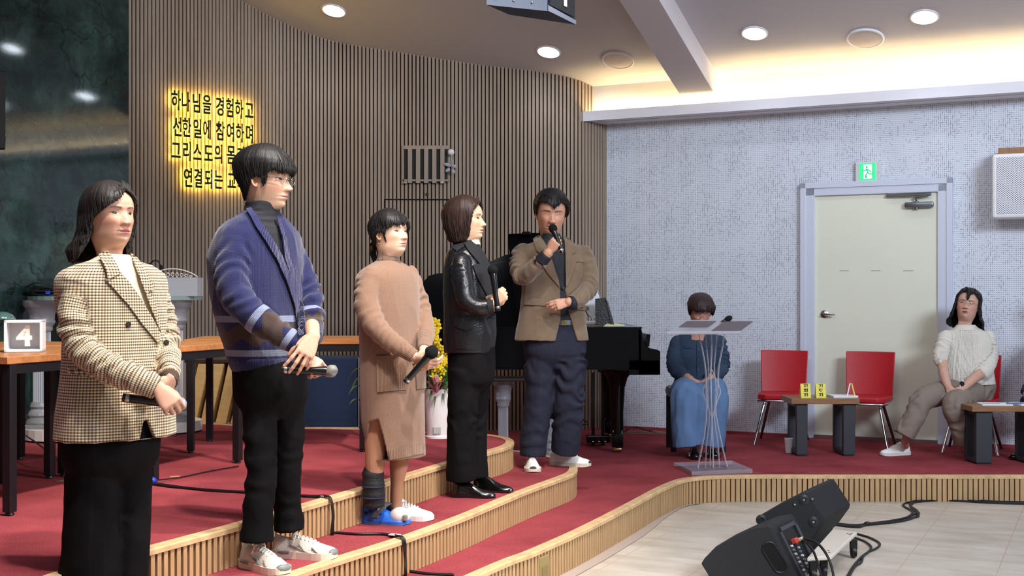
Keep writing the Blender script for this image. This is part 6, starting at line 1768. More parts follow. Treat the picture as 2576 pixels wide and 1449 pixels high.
    if dark_toe:
        tc = MB(); tc.ball(T(0, L * .980, sole_h * 1.2), (wid * .20, L * .030, .010), Matrix((sd, fd, upv)).transposed(), 16, 8); tc.build('toe_bumper', mats[4], sh, smooth=True)
    return sh
def microphone(bottom, top, label, head_r=.026, rb=.0165, head_mat=None, body_mat=None, cover=None, ring=True):
    """handheld mic from the foot of the handle to the centre of its head"""
    b = Vector(bottom); t = Vector(top); d = (t - b).normalized(); L = (t - b).length
    e = empty('microphone', b, label, 'microphone'); body_mat = body_mat or M_MIC; head_mat = head_mat or M_FOAM
    q = d.to_track_quat('Z', 'Y').to_matrix()
    m = MB(); Lh = L - head_r * .55
    m.lathe([(0, 0), (rb * .86, 0), (rb * .92, .006), (rb * .90, Lh * .3), (rb * 1.0, Lh * .72), (rb * 1.18, Lh * .94), (rb * 1.12, Lh), (0, Lh)], b, 22, q); m.build('handle', body_mat, e, smooth=True)
    if ring:
        m = MB(); m.lathe([(rb * .95, .010), (rb * .98, .012), (rb * .98, .020), (rb * .95, .022)], b, 20, q); m.build('ring', M_STEEL, e, smooth=True)
    m = MB(); m.ball(t, (head_r, head_r, head_r * 1.08), q, 20, 14)
    o = m.build('head', head_mat, e, smooth=True)
    if cover:
        me = o.data; a = co_of(me); n = no_of(me); set_co(me, a + n * (vnoise(a / .012, 5) * .0045)[:, None])
    return e
M_MIC = mat('mic_black', (14, 14, 15), .22, coat=.4); M_FOAM = mat('mic_foam', (22, 22, 23), .9, bump=(300, .6), spec=.2)
M_MICGREY = mat('mic_wrapped_grey', (120, 118, 114), .6, var=(60, .35)); M_MICBLUE = mat('mic_mesh_blue', (166, 176, 206), .35, metal=.5, var=(90, .4), bump=(220, .5))
# ================================================================ fabrics (pattern runs in cloth coordinates: around, along)
def pat_nodes(m):
    nt, b = nodes_of(m); at = N(nt, 'ShaderNodeAttribute', attribute_name='pat'); sp = N(nt, 'ShaderNodeSeparateXYZ'); nt.links.new(at.outputs['Vector'], sp.inputs[0])
    return nt, b, sp.outputs[0], sp.outputs[1], sp.outputs[2]
def band(nt, v, a, b_): return MATH(nt, 'MULTIPLY', MATH(nt, 'GREATER_THAN', v, a), MATH(nt, 'LESS_THAN', v, b_))
def add_bump(nt, b, h, strength, dist=.004):
    bp = N(nt, 'ShaderNodeBump'); bp.inputs['Strength'].default_value = strength; bp.inputs['Distance'].default_value = dist
    nt.links.new(h, bp.inputs['Height']); nt.links.new(bp.outputs[0], b.inputs['Normal'])
def knit_h(nt, u, v, pu, pv):
    a = MATH(nt, 'SINE', MATH(nt, 'MULTIPLY', u, 6.283 / pu)); c = MATH(nt, 'SINE', MATH(nt, 'MULTIPLY', v, 6.283 / pv))
    return MATH(nt, 'MULTIPLY', MATH(nt, 'ADD', a, 1), MATH(nt, 'ADD', MATH(nt, 'MULTIPLY', c, .5), 1))
# tweed check
M_TWEED = mat('checked_tweed', (214, 196, 160), .9, spec=.15, sheen=.2)
nt, b, u_, v_, w_ = pat_nodes(M_TWEED)
cu = MATH(nt, 'LESS_THAN', MATH(nt, 'FRACT', MATH(nt, 'DIVIDE', u_, .0098)), .42); cv_ = MATH(nt, 'LESS_THAN', MATH(nt, 'FRACT', MATH(nt, 'DIVIDE', v_, .0098)), .46)
s_ = MATH(nt, 'ADD', MATH(nt, 'MULTIPLY', cu, .42), MATH(nt, 'MULTIPLY', cv_, .58)); big = MATH(nt, 'LESS_THAN', MATH(nt, 'FRACT', MATH(nt, 'DIVIDE', u_, .078)), .14)
cr = N(nt, 'ShaderNodeValToRGB'); e = cr.color_ramp.elements; e[0].position = .1; e[0].color = S((226, 210, 176)); e[1].position = .95; e[1].color = S((66, 50, 44)); k = e.new(.5); k.color = S((152, 132, 108))
nt.links.new(MATH(nt, 'ADD', s_, 0), cr.inputs[0]); nt.links.new(MIX(nt, MATH(nt, 'MULTIPLY', big, .22), cr.outputs[0], S((120, 86, 66))), b.inputs['Base Color'])
tn_ = N(nt, 'ShaderNodeTexNoise'); tn_.inputs['Scale'].default_value = 400; add_bump(nt, b, tn_.outputs[0], .3, .002)
def knit_mat(name, col, rough=.95, pu=.006, pv=.008, st=.3, sheen=.3, var=.12):
    m = mat(name, col, rough, spec=.12, sheen=sheen); nt, b, u_, v_, w_ = pat_nodes(m)
    tc = N(nt, 'ShaderNodeTexCoord'); n1 = N(nt, 'ShaderNodeTexNoise'); n1.inputs['Scale'].default_value = 260; n1.inputs['Detail'].default_value = 2; nt.links.new(tc.outputs['Object'], n1.inputs[0])
    mr = N(nt, 'ShaderNodeMapRange'); mr.inputs[1].default_value = .3; mr.inputs[2].default_value = .7; mr.inputs[3].default_value = 1 - var; mr.inputs[4].default_value = 1 + var; nt.links.new(n1.outputs[0], mr.inputs[0])
    cb = N(nt, 'ShaderNodeCombineColor'); [nt.links.new(mr.outputs[0], cb.inputs[i]) for i in range(3)]
    mx = N(nt, 'ShaderNodeMix', data_type='RGBA', blend_type='MULTIPLY'); mx.inputs[0].default_value = 1; mx.inputs[6].default_value = S(col); nt.links.new(cb.outputs[0], mx.inputs[7]); nt.links.new(mx.outputs[2], b.inputs['Base Color'])
    add_bump(nt, b, MATH(nt, 'ADD', MATH(nt, 'MULTIPLY', knit_h(nt, u_, v_, pu, pv), .4), n1.outputs[0]), st, .003)
    return m, nt, b, mx, u_, v_, w_
M_BEIGE, *_ = knit_mat('beige_knit', (134, 104, 86), pu=.0036, pv=.005); M_BEIGERIB, *_ = knit_mat('beige_rib_knit', (131, 101, 83), pu=.012, pv=.3, st=.8)
M_CREAM, *_ = knit_mat('cream_cable_knit', (222, 216, 204), pu=.010, pv=.012, st=.8)
M_BLUEK, nt, b, mx, u_, v_, w_ = knit_mat('blue_wool_cardigan', (34, 36, 74), var=.22)
trunk = MATH(nt, 'LESS_THAN', w_, .5)
zig = MATH(nt, 'MULTIPLY', MATH(nt, 'PINGPONG', MATH(nt, 'MULTIPLY', u_, .8), .045), .8)
def bands(v0, l1, br, l2, rb):
    return [band(nt, v_, *l1), band(nt, MATH(nt, 'ADD', v_, zig), br[0], br[1]), band(nt, v_, *l2), band(nt, v_, *rb)]
bt = bands(0, (1.326, 1.352), (1.262, 1.325), (1.190, 1.216), (0, 1.165)); bs = bands(0, (2.622, 2.650), (2.530, 2.625), (2.478, 2.504), (0, 2.47))
def pick(i): return MATH(nt, 'ADD', MATH(nt, 'MULTIPLY', bt[i], trunk), MATH(nt, 'MULTIPLY', bs[i], MATH(nt, 'SUBTRACT', 1, trunk)))
light_b = MATH(nt, 'MAXIMUM', pick(0), pick(2)); dash = MATH(nt, 'GREATER_THAN', MATH(nt, 'SINE', MATH(nt, 'ADD', MATH(nt, 'MULTIPLY', u_, 1300), MATH(nt, 'MULTIPLY', v_, 500))), -.3)
c1 = MIX(nt, pick(1), mx.outputs[2], S((66, 52, 48))); c2 = MIX(nt, MATH(nt, 'MULTIPLY', light_b, MATH(nt, 'ADD', .45, MATH(nt, 'MULTIPLY', dash, .45))), c1, S((140, 148, 172)))
nt.links.new(c2, b.inputs['Base Color'])
M_BLUERIB, *_ = knit_mat('blue_rib_knit', (36, 38, 80), pu=.007, pv=.3, st=.8)
M_CHAR = mat('charcoal_jersey', (46, 46, 50), .85, spec=.15, bump=(300, .3)); M_BLKTR = mat('black_trouser_cloth', (15, 14, 16), .8, spec=.12, bump=(240, .15)); M_CREAMT = mat('cream_top', (226, 212, 186), .8, bump=(200, .2))
M_LEATH = mat('black_jacket_leather', (22, 22, 26), .30, spec=.6, bump=(90, .25)); M_BLKWOOL = mat('dark_wool', (26, 26, 31), .85, bump=(260, .3))
M_CORD = mat('tan_corduroy', (116, 98, 80), .85, spec=.15, sheen=.35, var=(14, .14)); nt, b = nodes_of(M_CORD)
M_NAVYTR = mat('navy_trouser_cloth', (38, 40, 54), .8, spec=.2, bump=(240, .15)); M_SHIRT = mat('dark_check_shirt', (26, 28, 40), .75, var=(90, .5))
M_DENIM = mat('blue_denim', (96, 126, 166), .85, var=(9, .14), bump=(400, .3)); M_DENIMD = mat('dark_denim', (44, 62, 84), .85, var=(12, .18), bump=(400, .3)); M_TAUPE = mat('taupe_trouser_cloth', (132, 118, 108), .85, bump=(300, .2))
M_BUTTON = mat('dark_button', (40, 32, 28), .3); M_BELT = mat('black_belt', (22, 20, 20), .35)
H_BLACK = hair_mat('black_hair', (10, 9, 10), (40, 36, 36)); H_BROWN = hair_mat('brown_hair', (24, 14, 14), (74, 48, 38)); H_AUB = hair_mat('auburn_hair', (34, 20, 26), (66, 42, 42)); H_DARK = hair_mat('dark_brown_hair', (14, 11, 12), (60, 50, 46))
M_WSHOE = mat('white_shoe_leather', (236, 234, 230), .45); M_WSOLE = mat('white_rubber', (228, 226, 222), .6); M_LACE = mat('white_lace', (232, 228, 220), .8); M_GREYO = mat('grey_overlay', (120, 126, 124), .5); M_CRSOLE = mat('cream_rubber', (220, 210, 194), .6)
M_BSHOE = mat('black_shoe_leather', (14, 13, 14), .18, coat=.6); M_DTOE = mat('dark_rubber', (70, 56, 50), .7)
M_WIRE = mat('glasses_wire', (150, 140, 130), .25, metal=.9)

def arms_to(mb, body, limbs, k=.70):
    for L in limbs: body.limb(mb, [(q[0], q[1], q[2], q[3] * k) for q in L], 14, 4)
def core(mb, body, rings, k=.80, **kw):
    body.loft(mb, [(q[0], q[1], q[2] * k) + tuple(q[3:]) for q in rings], 24, 2.1, 3)
def garment(root, body, rings, limbs, mat_, name, voxel=.006, smooth=3, fold_amp=.006, fold_wl=.05, wr=.003, polys=None, cdepth=.045, patrn=True, seed=1, pw=2.3, post=None, wrs=.10):
    rings = [(q[0], q[1], q[2] * .955) + tuple(q[3:]) for q in rings]; limbs = [[(q[0], q[1], q[2], q[3] * .90) for q in L] for L in limbs]
    mb = MB(); body.loft(mb, rings, 40, pw, 4); LB = []
    for L in limbs: LB.append(body.limb(mb, L, end=False))
    me = remesh(mb, voxel, smooth)
    for i, (pp, rr) in enumerate(LB): folds(me, pp, fold_amp, fold_wl, float(np.mean(rr)), seed + i * 3)
    wrinkle(me, wr, wrs, (1, 1, .6), seed + 5)
    bv = bvh_of(me)
    if polys: carve_px(me, body, polys, cdepth)
    if post: post(me)
    cz = body.p(rings[len(rings) // 2][0], rings[len(rings) // 2][1])
    pt = pattern_coords(me, body, cz, LB) if patrn else None
    o = finish(me, name, mat_, root, pt)
    return o, bv, LB
def trousers(root, body, rings, legs, mat_, name='trousers', fold_amp=.006, wl=.07, seed=2, voxel=.0065, wr=.004, pw=2.2):
    x, y, w_, r_ = rings[-1][:4]; e_ = tuple(rings[-1][4:]); rings = list(rings) + [(x, y + w_ * .35, w_ * .80, r_ * .9) + e_, (x, y + w_ * .65, w_ * .45, r_ * .9) + e_]
    mb = MB(); body.loft(mb, rings, 32, pw, 3); LB = []
    for L in legs: LB.append(body.limb(mb, L, 24, end=False))
    me = remesh(mb, voxel, 3)
    for i, (pp, rr) in enumerate(LB): folds(me, pp, fold_amp, wl, float(np.mean(rr)), seed + i * 5)
    wrinkle(me, wr, .12, (1, 1, .35), seed + 3)
    bv = bvh_of(me); return finish(me, name, mat_, root), bv
def glasses(root, toworld, mat_, w=.085, zc=.478, yf=.455, round_=True, rx=.068, rz=.062):
    m = MB()
    for s in (-1, 1):
        pts = [toworld((s * .095 + rx * math.cos(a), yf + .02 - .35 * abs(s * .095 + rx * math.cos(a)) ** 2 * 2, zc - .01 + rz * math.sin(a))) for a in [2 * math.pi * k / 28 for k in range(29)]]
        m.tube(pts, .0011, 6)
        m.tube([toworld((s * .163, yf - .03, zc + .012)), toworld((s * .25, yf - .06, zc + .018)), toworld((s * .335, .20, zc + .015)), toworld((s * .345, .0, zc + .0)), toworld((s * .335, -.06, zc - .05))], .0011, 6, smooth=3)
    m.tube([toworld((-.028, yf + .02, zc + .0)), toworld((0, yf + .035, zc + .014)), toworld((.028, yf + .02, zc + .0))], .0011, 6, smooth=3)
    g = m.build('glasses', mat_, root, smooth=True); return g
def strand_locks(specs, r=.008):
    """extra locks of hair: list of polylines in head coordinates"""
    def f(mb, tw):
        for pts, rad in specs:
            pp = [tw(q) for q in pts]; n = len(pp); rr = [rad * (.6 + .8 * math.sin(math.pi * min(1, (i + .4) / n))) for i in range(n)]; rr[-1] = rad * .15
            mb.tube(pp, rr, 7, smooth=4)
    return f

# ================================================================ 1 - woman in the checked jacket
B1 = Body(4.23, -40); g = G(275, 1546, Z2)
r1 = empty('person', (P(275, 1546, 4.23).x, 4.23, Z2), 'woman with shoulder-length black hair in a beige checked blazer at far left, holding a microphone', 'person', 'people standing on the steps')
h1 = make_head(P(276, 540, 4.23), 158 * B1.k, -36, 4, 0, .98, dict(skin=(208, 159, 135), eye=.85, look=.6, lips=(196, 110, 106), cheek=1.3, jaw=1.12, nose=.92, fold=.5, browt=.012))
tor = [(286, 652, 46, .9), (288, 668, 84, .62), (284, 688, 112, .58), (282, 720, 122, .60), (286, 790, 120, .64), (292, 870, 117, .68), (294, 950, 125, .70), (293, 1030, 133, .70), (291, 1100, 137, .70)]
aR = [(206, 712, -.12, 44), (184, 790, -.15, 44), (198, 868, -.18, 43), (262, 918, -.21, 41), (335, 950, -.23, 38), (396, 976, -.22, 33)]
aL = [(372, 706, .12, 38), (404, 780, .13, 36), (420, 850, .10, 33), (424, 900, .02, 31), (426, 948, -.07, 27)]
bm1 = MB(); core(bm1, B1, tor[:7], .76); arms_to(bm1, B1, [aR, aL], .6)
B1.limb(bm1, [(235, 1060, -.03, 50), (240, 1280, -.02, 38), (232, 1500, 0, 26)], 12); B1.limb(bm1, [(325, 1060, .08, 50), (318, 1280, .08, 38), (300, 1500, .08, 26)], 12)
# near (right) hand lies over the left one
dR = (.66, -.20, -.70); bk = Vector((.25, -.90, .35)); wr = B1.p(398, 976, -.235)
hand_geo(bm1, wr, dR, bk, bk.cross(Vector(dR)), .86, curls=[(48, 50, 24), (56, 46, 28), (60, 50, 30), (62, 54, 34)], spread=9, tout=24, tcurl=24)
dL = (-.60, -.35, -.72); bkl = Vector((.70, -.55, -.30)); wl = B1.p(432, 956, -.10)
hand_geo(bm1, wl, dL, bkl, Vector(dL).cross(bkl), .92, curls=[(62, 70, 40), (58, 66, 40), (50, 60, 40), (46, 56, 40)], spread=4, tout=30, tcurl=30)
body_build(r1, bm1, h1, (204, 156, 132))
make_hair(P(276, 540, 4.23), 158 * B1.k, -36, 4, 0, .98,
          {-180: -.20, -150: -.22, -120: -.20, -95: -.17, -78: -.02, -66: .30, -52: .50, -38: .66, -25: .80, -12: .86, -3: .84, 8: .76, 20: .68, 33: .61, 46: .55, 58: .50, 68: .47, 78: .42, 88: .34, 98: -.10, 110: -.20, 140: -.22},
          {-.3: {0: .20, 90: .30, 130: .42, 180: .42, -130: .34, -90: .20}, -.05: {0: .1, 90: .26, 130: .44, 180: .40, -130: .30, -90: .14}, .2: {0: .05, 90: .10, 130: .22, 180: .22, -130: .18, -90: .09}, .5: {0: .03, 60: .03, 90: .045, 130: .10, 180: .10, -130: .09, -90: .06}, .8: {0: .05, 90: .06, 180: .07}, 1.0: {0: .05, 180: .05}},
          r1, H_DARK, seed=3, amp=.014, freq=20, jag=.012, curl=.022, tip=.016)
M_TWB = M_TWEED
V1 = [[(262, 636), (328, 636), (346, 688), (367, 742), (386, 798), (376, 796), (346, 748), (318, 708), (298, 684), (284, 664)], [(362, 1062), (370, 1058), (396, 1120), (350, 1120)]]
o1, bv1, LB1 = garment(r1, B1, tor, [aR, aL], M_TWEED, 'blazer', .0055, 3, .0085, .052, .003, V1, .05, seed=4)
tint = [(q[0] + (3 if i > 1 else 0), q[1] - (6 if i == 0 else 0), q[2] * .865) + tuple(q[3:]) for i, q in enumerate(tor)]
mbx = MB(); B1.loft(mbx, [(288, 640, 36, .95)] + tint[:8], 36, 2.2, 4); mex = remesh(mbx, .006, 2); wrinkle(mex, .002, .08); bvt = bvh_of(mex); finish(mex, 'knit_top', M_CREAMT, r1)
# lapels, collar, buttons, pocket
patch(bv1, [(272, 648), (284, 664), (300, 686), (322, 710), (350, 750), (378, 796), (398, 838), (396, 866), (352, 812), (318, 764), (284, 726), (264, 704), (286, 700), (262, 682), (256, 664)], 'lapel', M_TWEED, r1, .004, .005)
patch(bv1, [(250, 650), (272, 640), (288, 668), (300, 690), (268, 706), (264, 684)], 'collar', M_TWEED, r1, .010, .005)
patch(bv1, [(326, 640), (346, 656), (364, 688), (384, 730), (370, 734), (388, 770), (400, 836), (386, 800), (366, 744), (345, 690)], 'lapel', M_TWEED, r1, .004, .005)
patch(bv1, [(172, 925), (240, 940), (240, 952), (172, 938)], 'pocket_flap', M_TWEED, r1, .001, .003)
for (x, y) in ((322, 816), (418, 862)):
    q, n = surf(bv1, x, y, .004)
    if q is not None: MB().lathe([(0, .004), (.008, .004), (.0095, .001), (.0095, -.002)], q, 16, n.to_track_quat('Z', 'Y').to_matrix()).build('button', M_BUTTON, r1, smooth=True)
m = MB(); pc = B1.p(427, 950, -.08); B1.limb(m, [(424, 938, -.06, 21), (430, 964, -.11, 19)], 16, 2, end=False); me = remesh(m, .005, 1); finish(me, 'inner_cuff', mat('dark_rib_cuff', (70, 52, 46), .9), r1)
trousers(r1, B1, [(288, 1000, 112, .7), (288, 1040, 112, .7), (285, 1090, 108, .7), (280, 1150, 106, .7)], [[(232, 1120, -.04, 62), (232, 1250, -.05, 66), (228, 1380, -.05, 72), (222, 1500, -.04, 78), (220, 1535, -.04, 80)], [(330, 1120, .06, 52), (325, 1250, .06, 54), (316, 1380, .05, 58), (305, 1500, .05, 64), (302, 1532, .05, 66)]], M_BLKTR, fold_amp=.004, wl=.2)
make_shoe(r1, (B1.p(232, 1540, .0).x, 4.20, Z2), -50, .23, .08, (M_BSHOE, M_BSHOE, M_BSHOE), 'leather'); make_shoe(r1, (B1.p(312, 1540, .1).x, 4.32, Z2), -40, .23, .08, (M_BSHOE, M_BSHOE, M_BSHOE), 'leather')
microphone(B1.p(308, 1000, -.205), B1.p(450, 1016, -.165), 'wireless microphone held sideways by the woman in the checked blazer', .024, .0165, M_MICBLUE)

# ================================================================ 2 - man in the blue cardigan
B2 = Body(5.04, -38)
r2 = empty('person', (P(690, 1400, 5.04).x, 5.04, Z2), 'young man in glasses and a blue patterned cardigan with black trousers', 'person', 'people standing on the steps')
h2c = P(667, 449, 5.04)
h2 = make_head(h2c, 150 * B2.k, -13, -2, 0, .95, dict(skin=(212, 169, 141), eye=.75, lips=(206, 134, 128), nose=1.05, cheek=.8, fold=.12, jaw=.92, browt=.012))
tor = [(652, 528, 42, .9), (654, 544, 58, .7), (652, 566, 80, .60), (650, 592, 98, .60), (646, 636, 110, .62), (648, 690, 112, .64), (652, 760, 108, .66), (662, 830, 102, .68), (668, 885, 92, .68), (672, 925, 84, .68)]
aR = [(600, 612, -.13, 42), (583, 675, -.17, 47), (592, 740, -.21, 47), (640, 795, -.24, 43), (704, 840, -.25, 37), (752, 872, -.25, 30)]
aL = [(712, 604, .10, 40), (746, 664, .11, 38), (776, 735, .08, 35), (785, 790, .01, 32), (785, 838, -.06, 28)]
bm2 = MB(); core(bm2, B2, tor[:8], .76); arms_to(bm2, B2, [aR, aL], .6)
B2.limb(bm2, [(650, 950, -.05, 36), (656, 1150, -.08, 24), (650, 1300, -.10, 18)], 12); B2.limb(bm2, [(716, 950, .07, 34), (722, 1130, .07, 22), (724, 1260, .08, 16)], 12)
dR = (.80, -.16, -.52); bk = Vector((.30, -.80, .42)); wr_ = B2.p(756, 896, -.235)
hand_geo(bm2, wr_, dR, bk, bk.cross(Vector(dR)), .95, curls=[(50, 56, 30), (62, 50, 30), (70, 44, 26), (72, 40, 24)], spread=12, tout=20, tcurl=20)
dL = (-.34, -.42, -.84); bkl = Vector((.40, -.86, .15)); wl_ = B2.p(784, 850, -.13)
hand_geo(bm2, B2.p(788, 846, -.265), dL, bkl, Vector(dL).cross(bkl), .95, curls=[(10, 18, 10), (14, 20, 12), (16, 22, 14), (22, 24, 16)], spread=13, tout=26, tcurl=12)
B2.limb(bm2, [(785, 820, -.10, 19), (787, 848, -.26, 18)], 14, 3); B2.limb(bm2, [(742, 872, -.25, 20), (758, 896, -.235, 18)], 14, 3)
body_build(r2, bm2, h2, (210, 163, 137))
make_hair(h2c, 150 * B2.k, -13, -2, 0, .95,
          {-180: .14, -150: .15, -130: .22, -112: .38, -100: .48, -88: .52, -76: .50, -70: .36, -64: .40, -58: .60, -40: .585, -20: .60, 0: .60, 20: .60, 40: .585, 58: .60, 64: .40, 70: .34, 76: .48, 88: .52, 100: .48, 112: .40, 130: .24, 150: .15},
          {.0: {0: .02, 180: .02}, .3: {0: .02, 180: .03}, .5: {0: .05, 60: .04, 90: .03, 180: .07}, .65: {0: .10, 60: .07, 90: .06, 135: .08, 180: .10}, .8: {0: .12, 90: .09, 180: .12}, 1.0: {0: .09, 180: .09}},
          r2, H_BLACK, seed=8, amp=.014, freq=24, jag=.035)
_tw2 = h2[3]; gl = glasses(r2, _tw2, M_WIRE, yf=.455, zc=.482, rx=.072, rz=.066)
c2_ = B2.p(650, 700)
V2 = [[(624, 520), (694, 530), (704, 590), (711, 640), (707, 650), (690, 620), (668, 586), (638, 552)]]
o2, bv2, LB2 = garment(r2, B2, tor, [aR, aL], M_BLUEK, 'cardigan', .0058, 3, .0075, .060, .004, V2, .045, seed=11)
tin = [(q[0] + 1, q[1], q[2] * .86) + tuple(q[3:]) for q in tor[:7]]
mbx = MB(); B2.loft(mbx, [(652, 508, 37, .92, 0, .012), (654, 530, 41, .92, 0, .008)] + tin[1:], 36, 2.2, 4); mex = remesh(mbx, .0055, 2); wrinkle(mex, .004, .05, (.4, .4, 2.2), 6); finish(mex, 'turtleneck', M_CHAR, r2)
patch(bv2, [(690, 545), (700, 556), (716, 604), (724, 648), (746, 704), (766, 770), (776, 846), (764, 850), (752, 776), (732, 712), (712, 654), (706, 600)], 'front_band', M_BLUERIB, r2, .009, .005, 3.5)
patch(bv2, [(622, 532), (634, 528), (652, 560), (680, 598), (704, 644), (728, 700), (748, 764), (760, 846), (748, 848), (736, 770), (716, 706), (690, 650), (664, 606), (640, 572)], 'front_band', M_BLUERIB, r2, .009, .005, 3.5)
for (x, y) in ((742, 742), (757, 806)):
    q, n = surf(bv2, x, y, .008)
    if q is not None: MB().lathe([(0, .004), (.008, .004), (.0095, .001), (.0095, -.003)], q, 16, n.to_track_quat('Z', 'Y').to_matrix()).build('button', M_BUTTON, r2, smooth=True)
q = Vector(B2.p(676, 905)); m = MB(); B2.loft(m, [(671, 898, 88, .68), (673, 915, 86, .68), (675, 932, 80, .68)], 40, 2.2, 3); me = remesh(m, .006, 1)
aa = co_of(me); pt = pattern_coords(me, B2, c2_, []); finish(me, 'hem_rib', M_BLUERIB, r2, pt)
for i, LL in enumerate(([(748, 868, -.25, 29), (762, 880, -.26, 26)], [(785, 828, -.05, 29), (786, 850, -.10, 27)])):
    m = MB(); pr = B2.limb(m, LL, 20, 3); me = remesh(m, .005, 1); pt = pattern_coords(me, B2, c2_, [pr]); finish(me, 'cuff', M_BLUERIB, r2, pt)
trousers(r2, B2, [(676, 905, 82, .7), (680, 950, 84, .7), (684, 1000, 84, .7)], [[(652, 990, -.05, 46), (654, 1090, -.07, 43), (658, 1180, -.10, 41), (650, 1270, -.12, 40), (647, 1362, -.13, 43)], [(716, 990, .07, 46), (724, 1090, .07, 42), (722, 1180, .06, 38), (722, 1250, .07, 37), (728, 1332, .08, 41)]], M_BLKTR, fold_amp=.006, wl=.11, seed=21)
make_shoe(r2, (G(614, 1422, Z2).x, G(614, 1422, Z2).y, Z2), -42, .275, .105, (mat('ivory_mesh', (226, 218, 204), .6, bump=(300, .5)), M_CRSOLE, M_LACE, M_GREYO), 'runner', hgt=.072)
make_shoe(r2, (G(690, 1399, Z2).x, G(690, 1399, Z2).y, Z2), -12, .275, .105, (mat('ivory_mesh', (226, 218, 204), .6), M_CRSOLE, M_LACE, M_GREYO), 'runner', hgt=.072)
microphone(B2.p(708, 930, -.27), B2.p(832, 934, -.25), 'grey-headed microphone held level by the young man in the cardigan', .025, .0165, M_MICGREY, cover=True)
# ================================================================ 3 - woman in the beige knit dress with the foot brace
B3 = Body(5.91, -38)
r3 = empty('person', (P(985, 1315, 5.91).x, 5.91, Z2), 'woman with a low ponytail in a beige knit dress and a blue foot brace', 'person', 'people standing on the steps')
h3c = P(981, 586, 5.91)
h3 = make_head(h3c, 112 * B3.k, -37, 7, 0, 1.0, dict(skin=(219, 180, 152), eye=.75, look=.5, lips=(214, 110, 112), jaw=1.15, cheek=1.3, nose=.88, fold=.3, browt=.013))
tor = [(976, 640, 25, .95), (976, 654, 28, .9), (976, 668, 48, .66), (976, 684, 68, .60), (975, 710, 78, .62), (978, 760, 78, .66), (982, 820, 76, .68), (986, 880, 78, .70), (988, 940, 80, .70), (988, 1000, 79, .70), (990, 1060, 77, .68), (996, 1110, 72, .66), (1002, 1150, 68, .64)]
aR = [(936, 696, -.12, 31), (921, 755, -.16, 34), (938, 812, -.19, 34), (980, 855, -.22, 29), (1014, 880, -.23, 24)]
aL = [(1030, 694, .10, 28), (1056, 760, .11, 27), (1070, 818, .05, 25), (1072, 850, -.03, 22)]
bm3 = MB(); core(bm3, B3, tor[:10], .76); arms_to(bm3, B3, [aR, aL], .6)
B3.limb(bm3, [(950, 950, -.06, 32), (944, 1090, -.06, 27), (944, 1150, -.06, 26), (939, 1230, -.05, 17), (939, 1266, -.04, 16)], 18)
B3.limb(bm3, [(1012, 950, .06, 32), (1006, 1090, .05, 25), (1004, 1160, .05, 24), (998, 1225, .05, 16), (996, 1275, .06, 15)], 18)
dR = (.86, -.25, -.42); bk = Vector((-.25, -.80, -.50)); hand_geo(bm3, B3.p(1044, 898, -.245), dR, bk, bk.cross(Vector(dR)) * 1, .90, curls=[(30, 46, 24), (38, 50, 26), (44, 54, 30), (50, 56, 34)], spread=8, tout=32, tcurl=10)
dL = (.20, -.62, -.62); bkl = Vector((.75, -.30, .45)); hand_geo(bm3, B3.p(1066, 884, -.17), dL, bkl, Vector(dL).cross(bkl), .86, curls=[(58, 62, 40), (60, 64, 40), (56, 60, 40), (50, 56, 40)], spread=3, tout=30, tcurl=24)
B3.limb(bm3, [(1014, 880, -.23, 15), (1044, 898, -.245, 13)], 14, 3); B3.limb(bm3, [(1071, 850, -.03, 15), (1066, 884, -.16, 13)], 14, 3)
def hos(a, col):
    m = sstep(1.02, .98, a[:, 2])[:, None]; return col * (1 - m) + np.array(S((176, 128, 100))[:3])[None, :] * m
body_build(r3, bm3, h3, (215, 171, 145), hosiery=hos)
def pony(mb, tw):
    pts = [(.0, -.42, .40), (.0, -.56, .30), (.0, -.56, .10), (.02, -.50, -.08), (.05, -.46, -.22)]
    for k in range(26):
        a = k * 2.4; r = .055 * math.sqrt((k % 7 + 1) / 7)
        q = [tw((x + math.cos(a) * r * (1 + .5 * math.sin(i * 1.5 + k)), y + math.sin(a) * r * .8, z + .01 * math.sin(k * 3 + i * 2))) for i, (x, y, z) in enumerate(pts)]
        mb.tube(q, [.0026 * 1.6, .0028, .0048, .0046, .0018], 6, smooth=4)
    for k in range(5):                      # loose strand in front of the ear
        mb.tube([tw((.30 + .008 * k, .10 - .01 * k, .52)), tw((.315, .10 + .006 * k, .38)), tw((.30, .13 + .004 * k, .24 + .01 * k))], [.003, .0028, .0008], 6, smooth=4)
        mb.tube([tw((-.30 - .008 * k, .10 - .01 * k, .52)), tw((-.315, .10, .38)), tw((-.30, .13, .24))], [.003, .0028, .0008], 6, smooth=4)
make_hair(h3c, 112 * B3.k, -37, 7, 0, 1.0,
          {-180: .22, -150: .22, -125: .30, -108: .42, -94: .52, -80: .50, -70: .44, -60: .52, -40: .60, -22: .60, -14: .70, -4: .62, 8: .66, 18: .60, 30: .64, 45: .58, 60: .52, 70: .42, 80: .50, 94: .52, 108: .42, 125: .30, 150: .22},
          {.2: {0: .02, 180: .03}, .45: {0: .04, 70: .03, 180: .06}, .62: {0: .045, 60: .035, 90: .03, 180: .08}, .8: {0: .06, 90: .06, 180: .08}, 1.0: {0: .06, 180: .06}},
          r3, H_BLACK, seed=12, amp=.014, freq=22, jag=.03, parts=pony)
m = MB(); tw = h3[3]
for k in range(14):
    a = k * .449; m.ball(tw((.0 + .085 * math.cos(a), -.545 + .02 * math.sin(k * 2.0), .235 + .075 * math.sin(a))), (.0085, .0065, .0075), Matrix.Rotation(k, 3, 'Y'), 8, 6)
m.build('scrunchie', mat('brown_patterned_scrunchie', (104, 76, 34), .6, var=(80, .7)), r3, smooth=True)
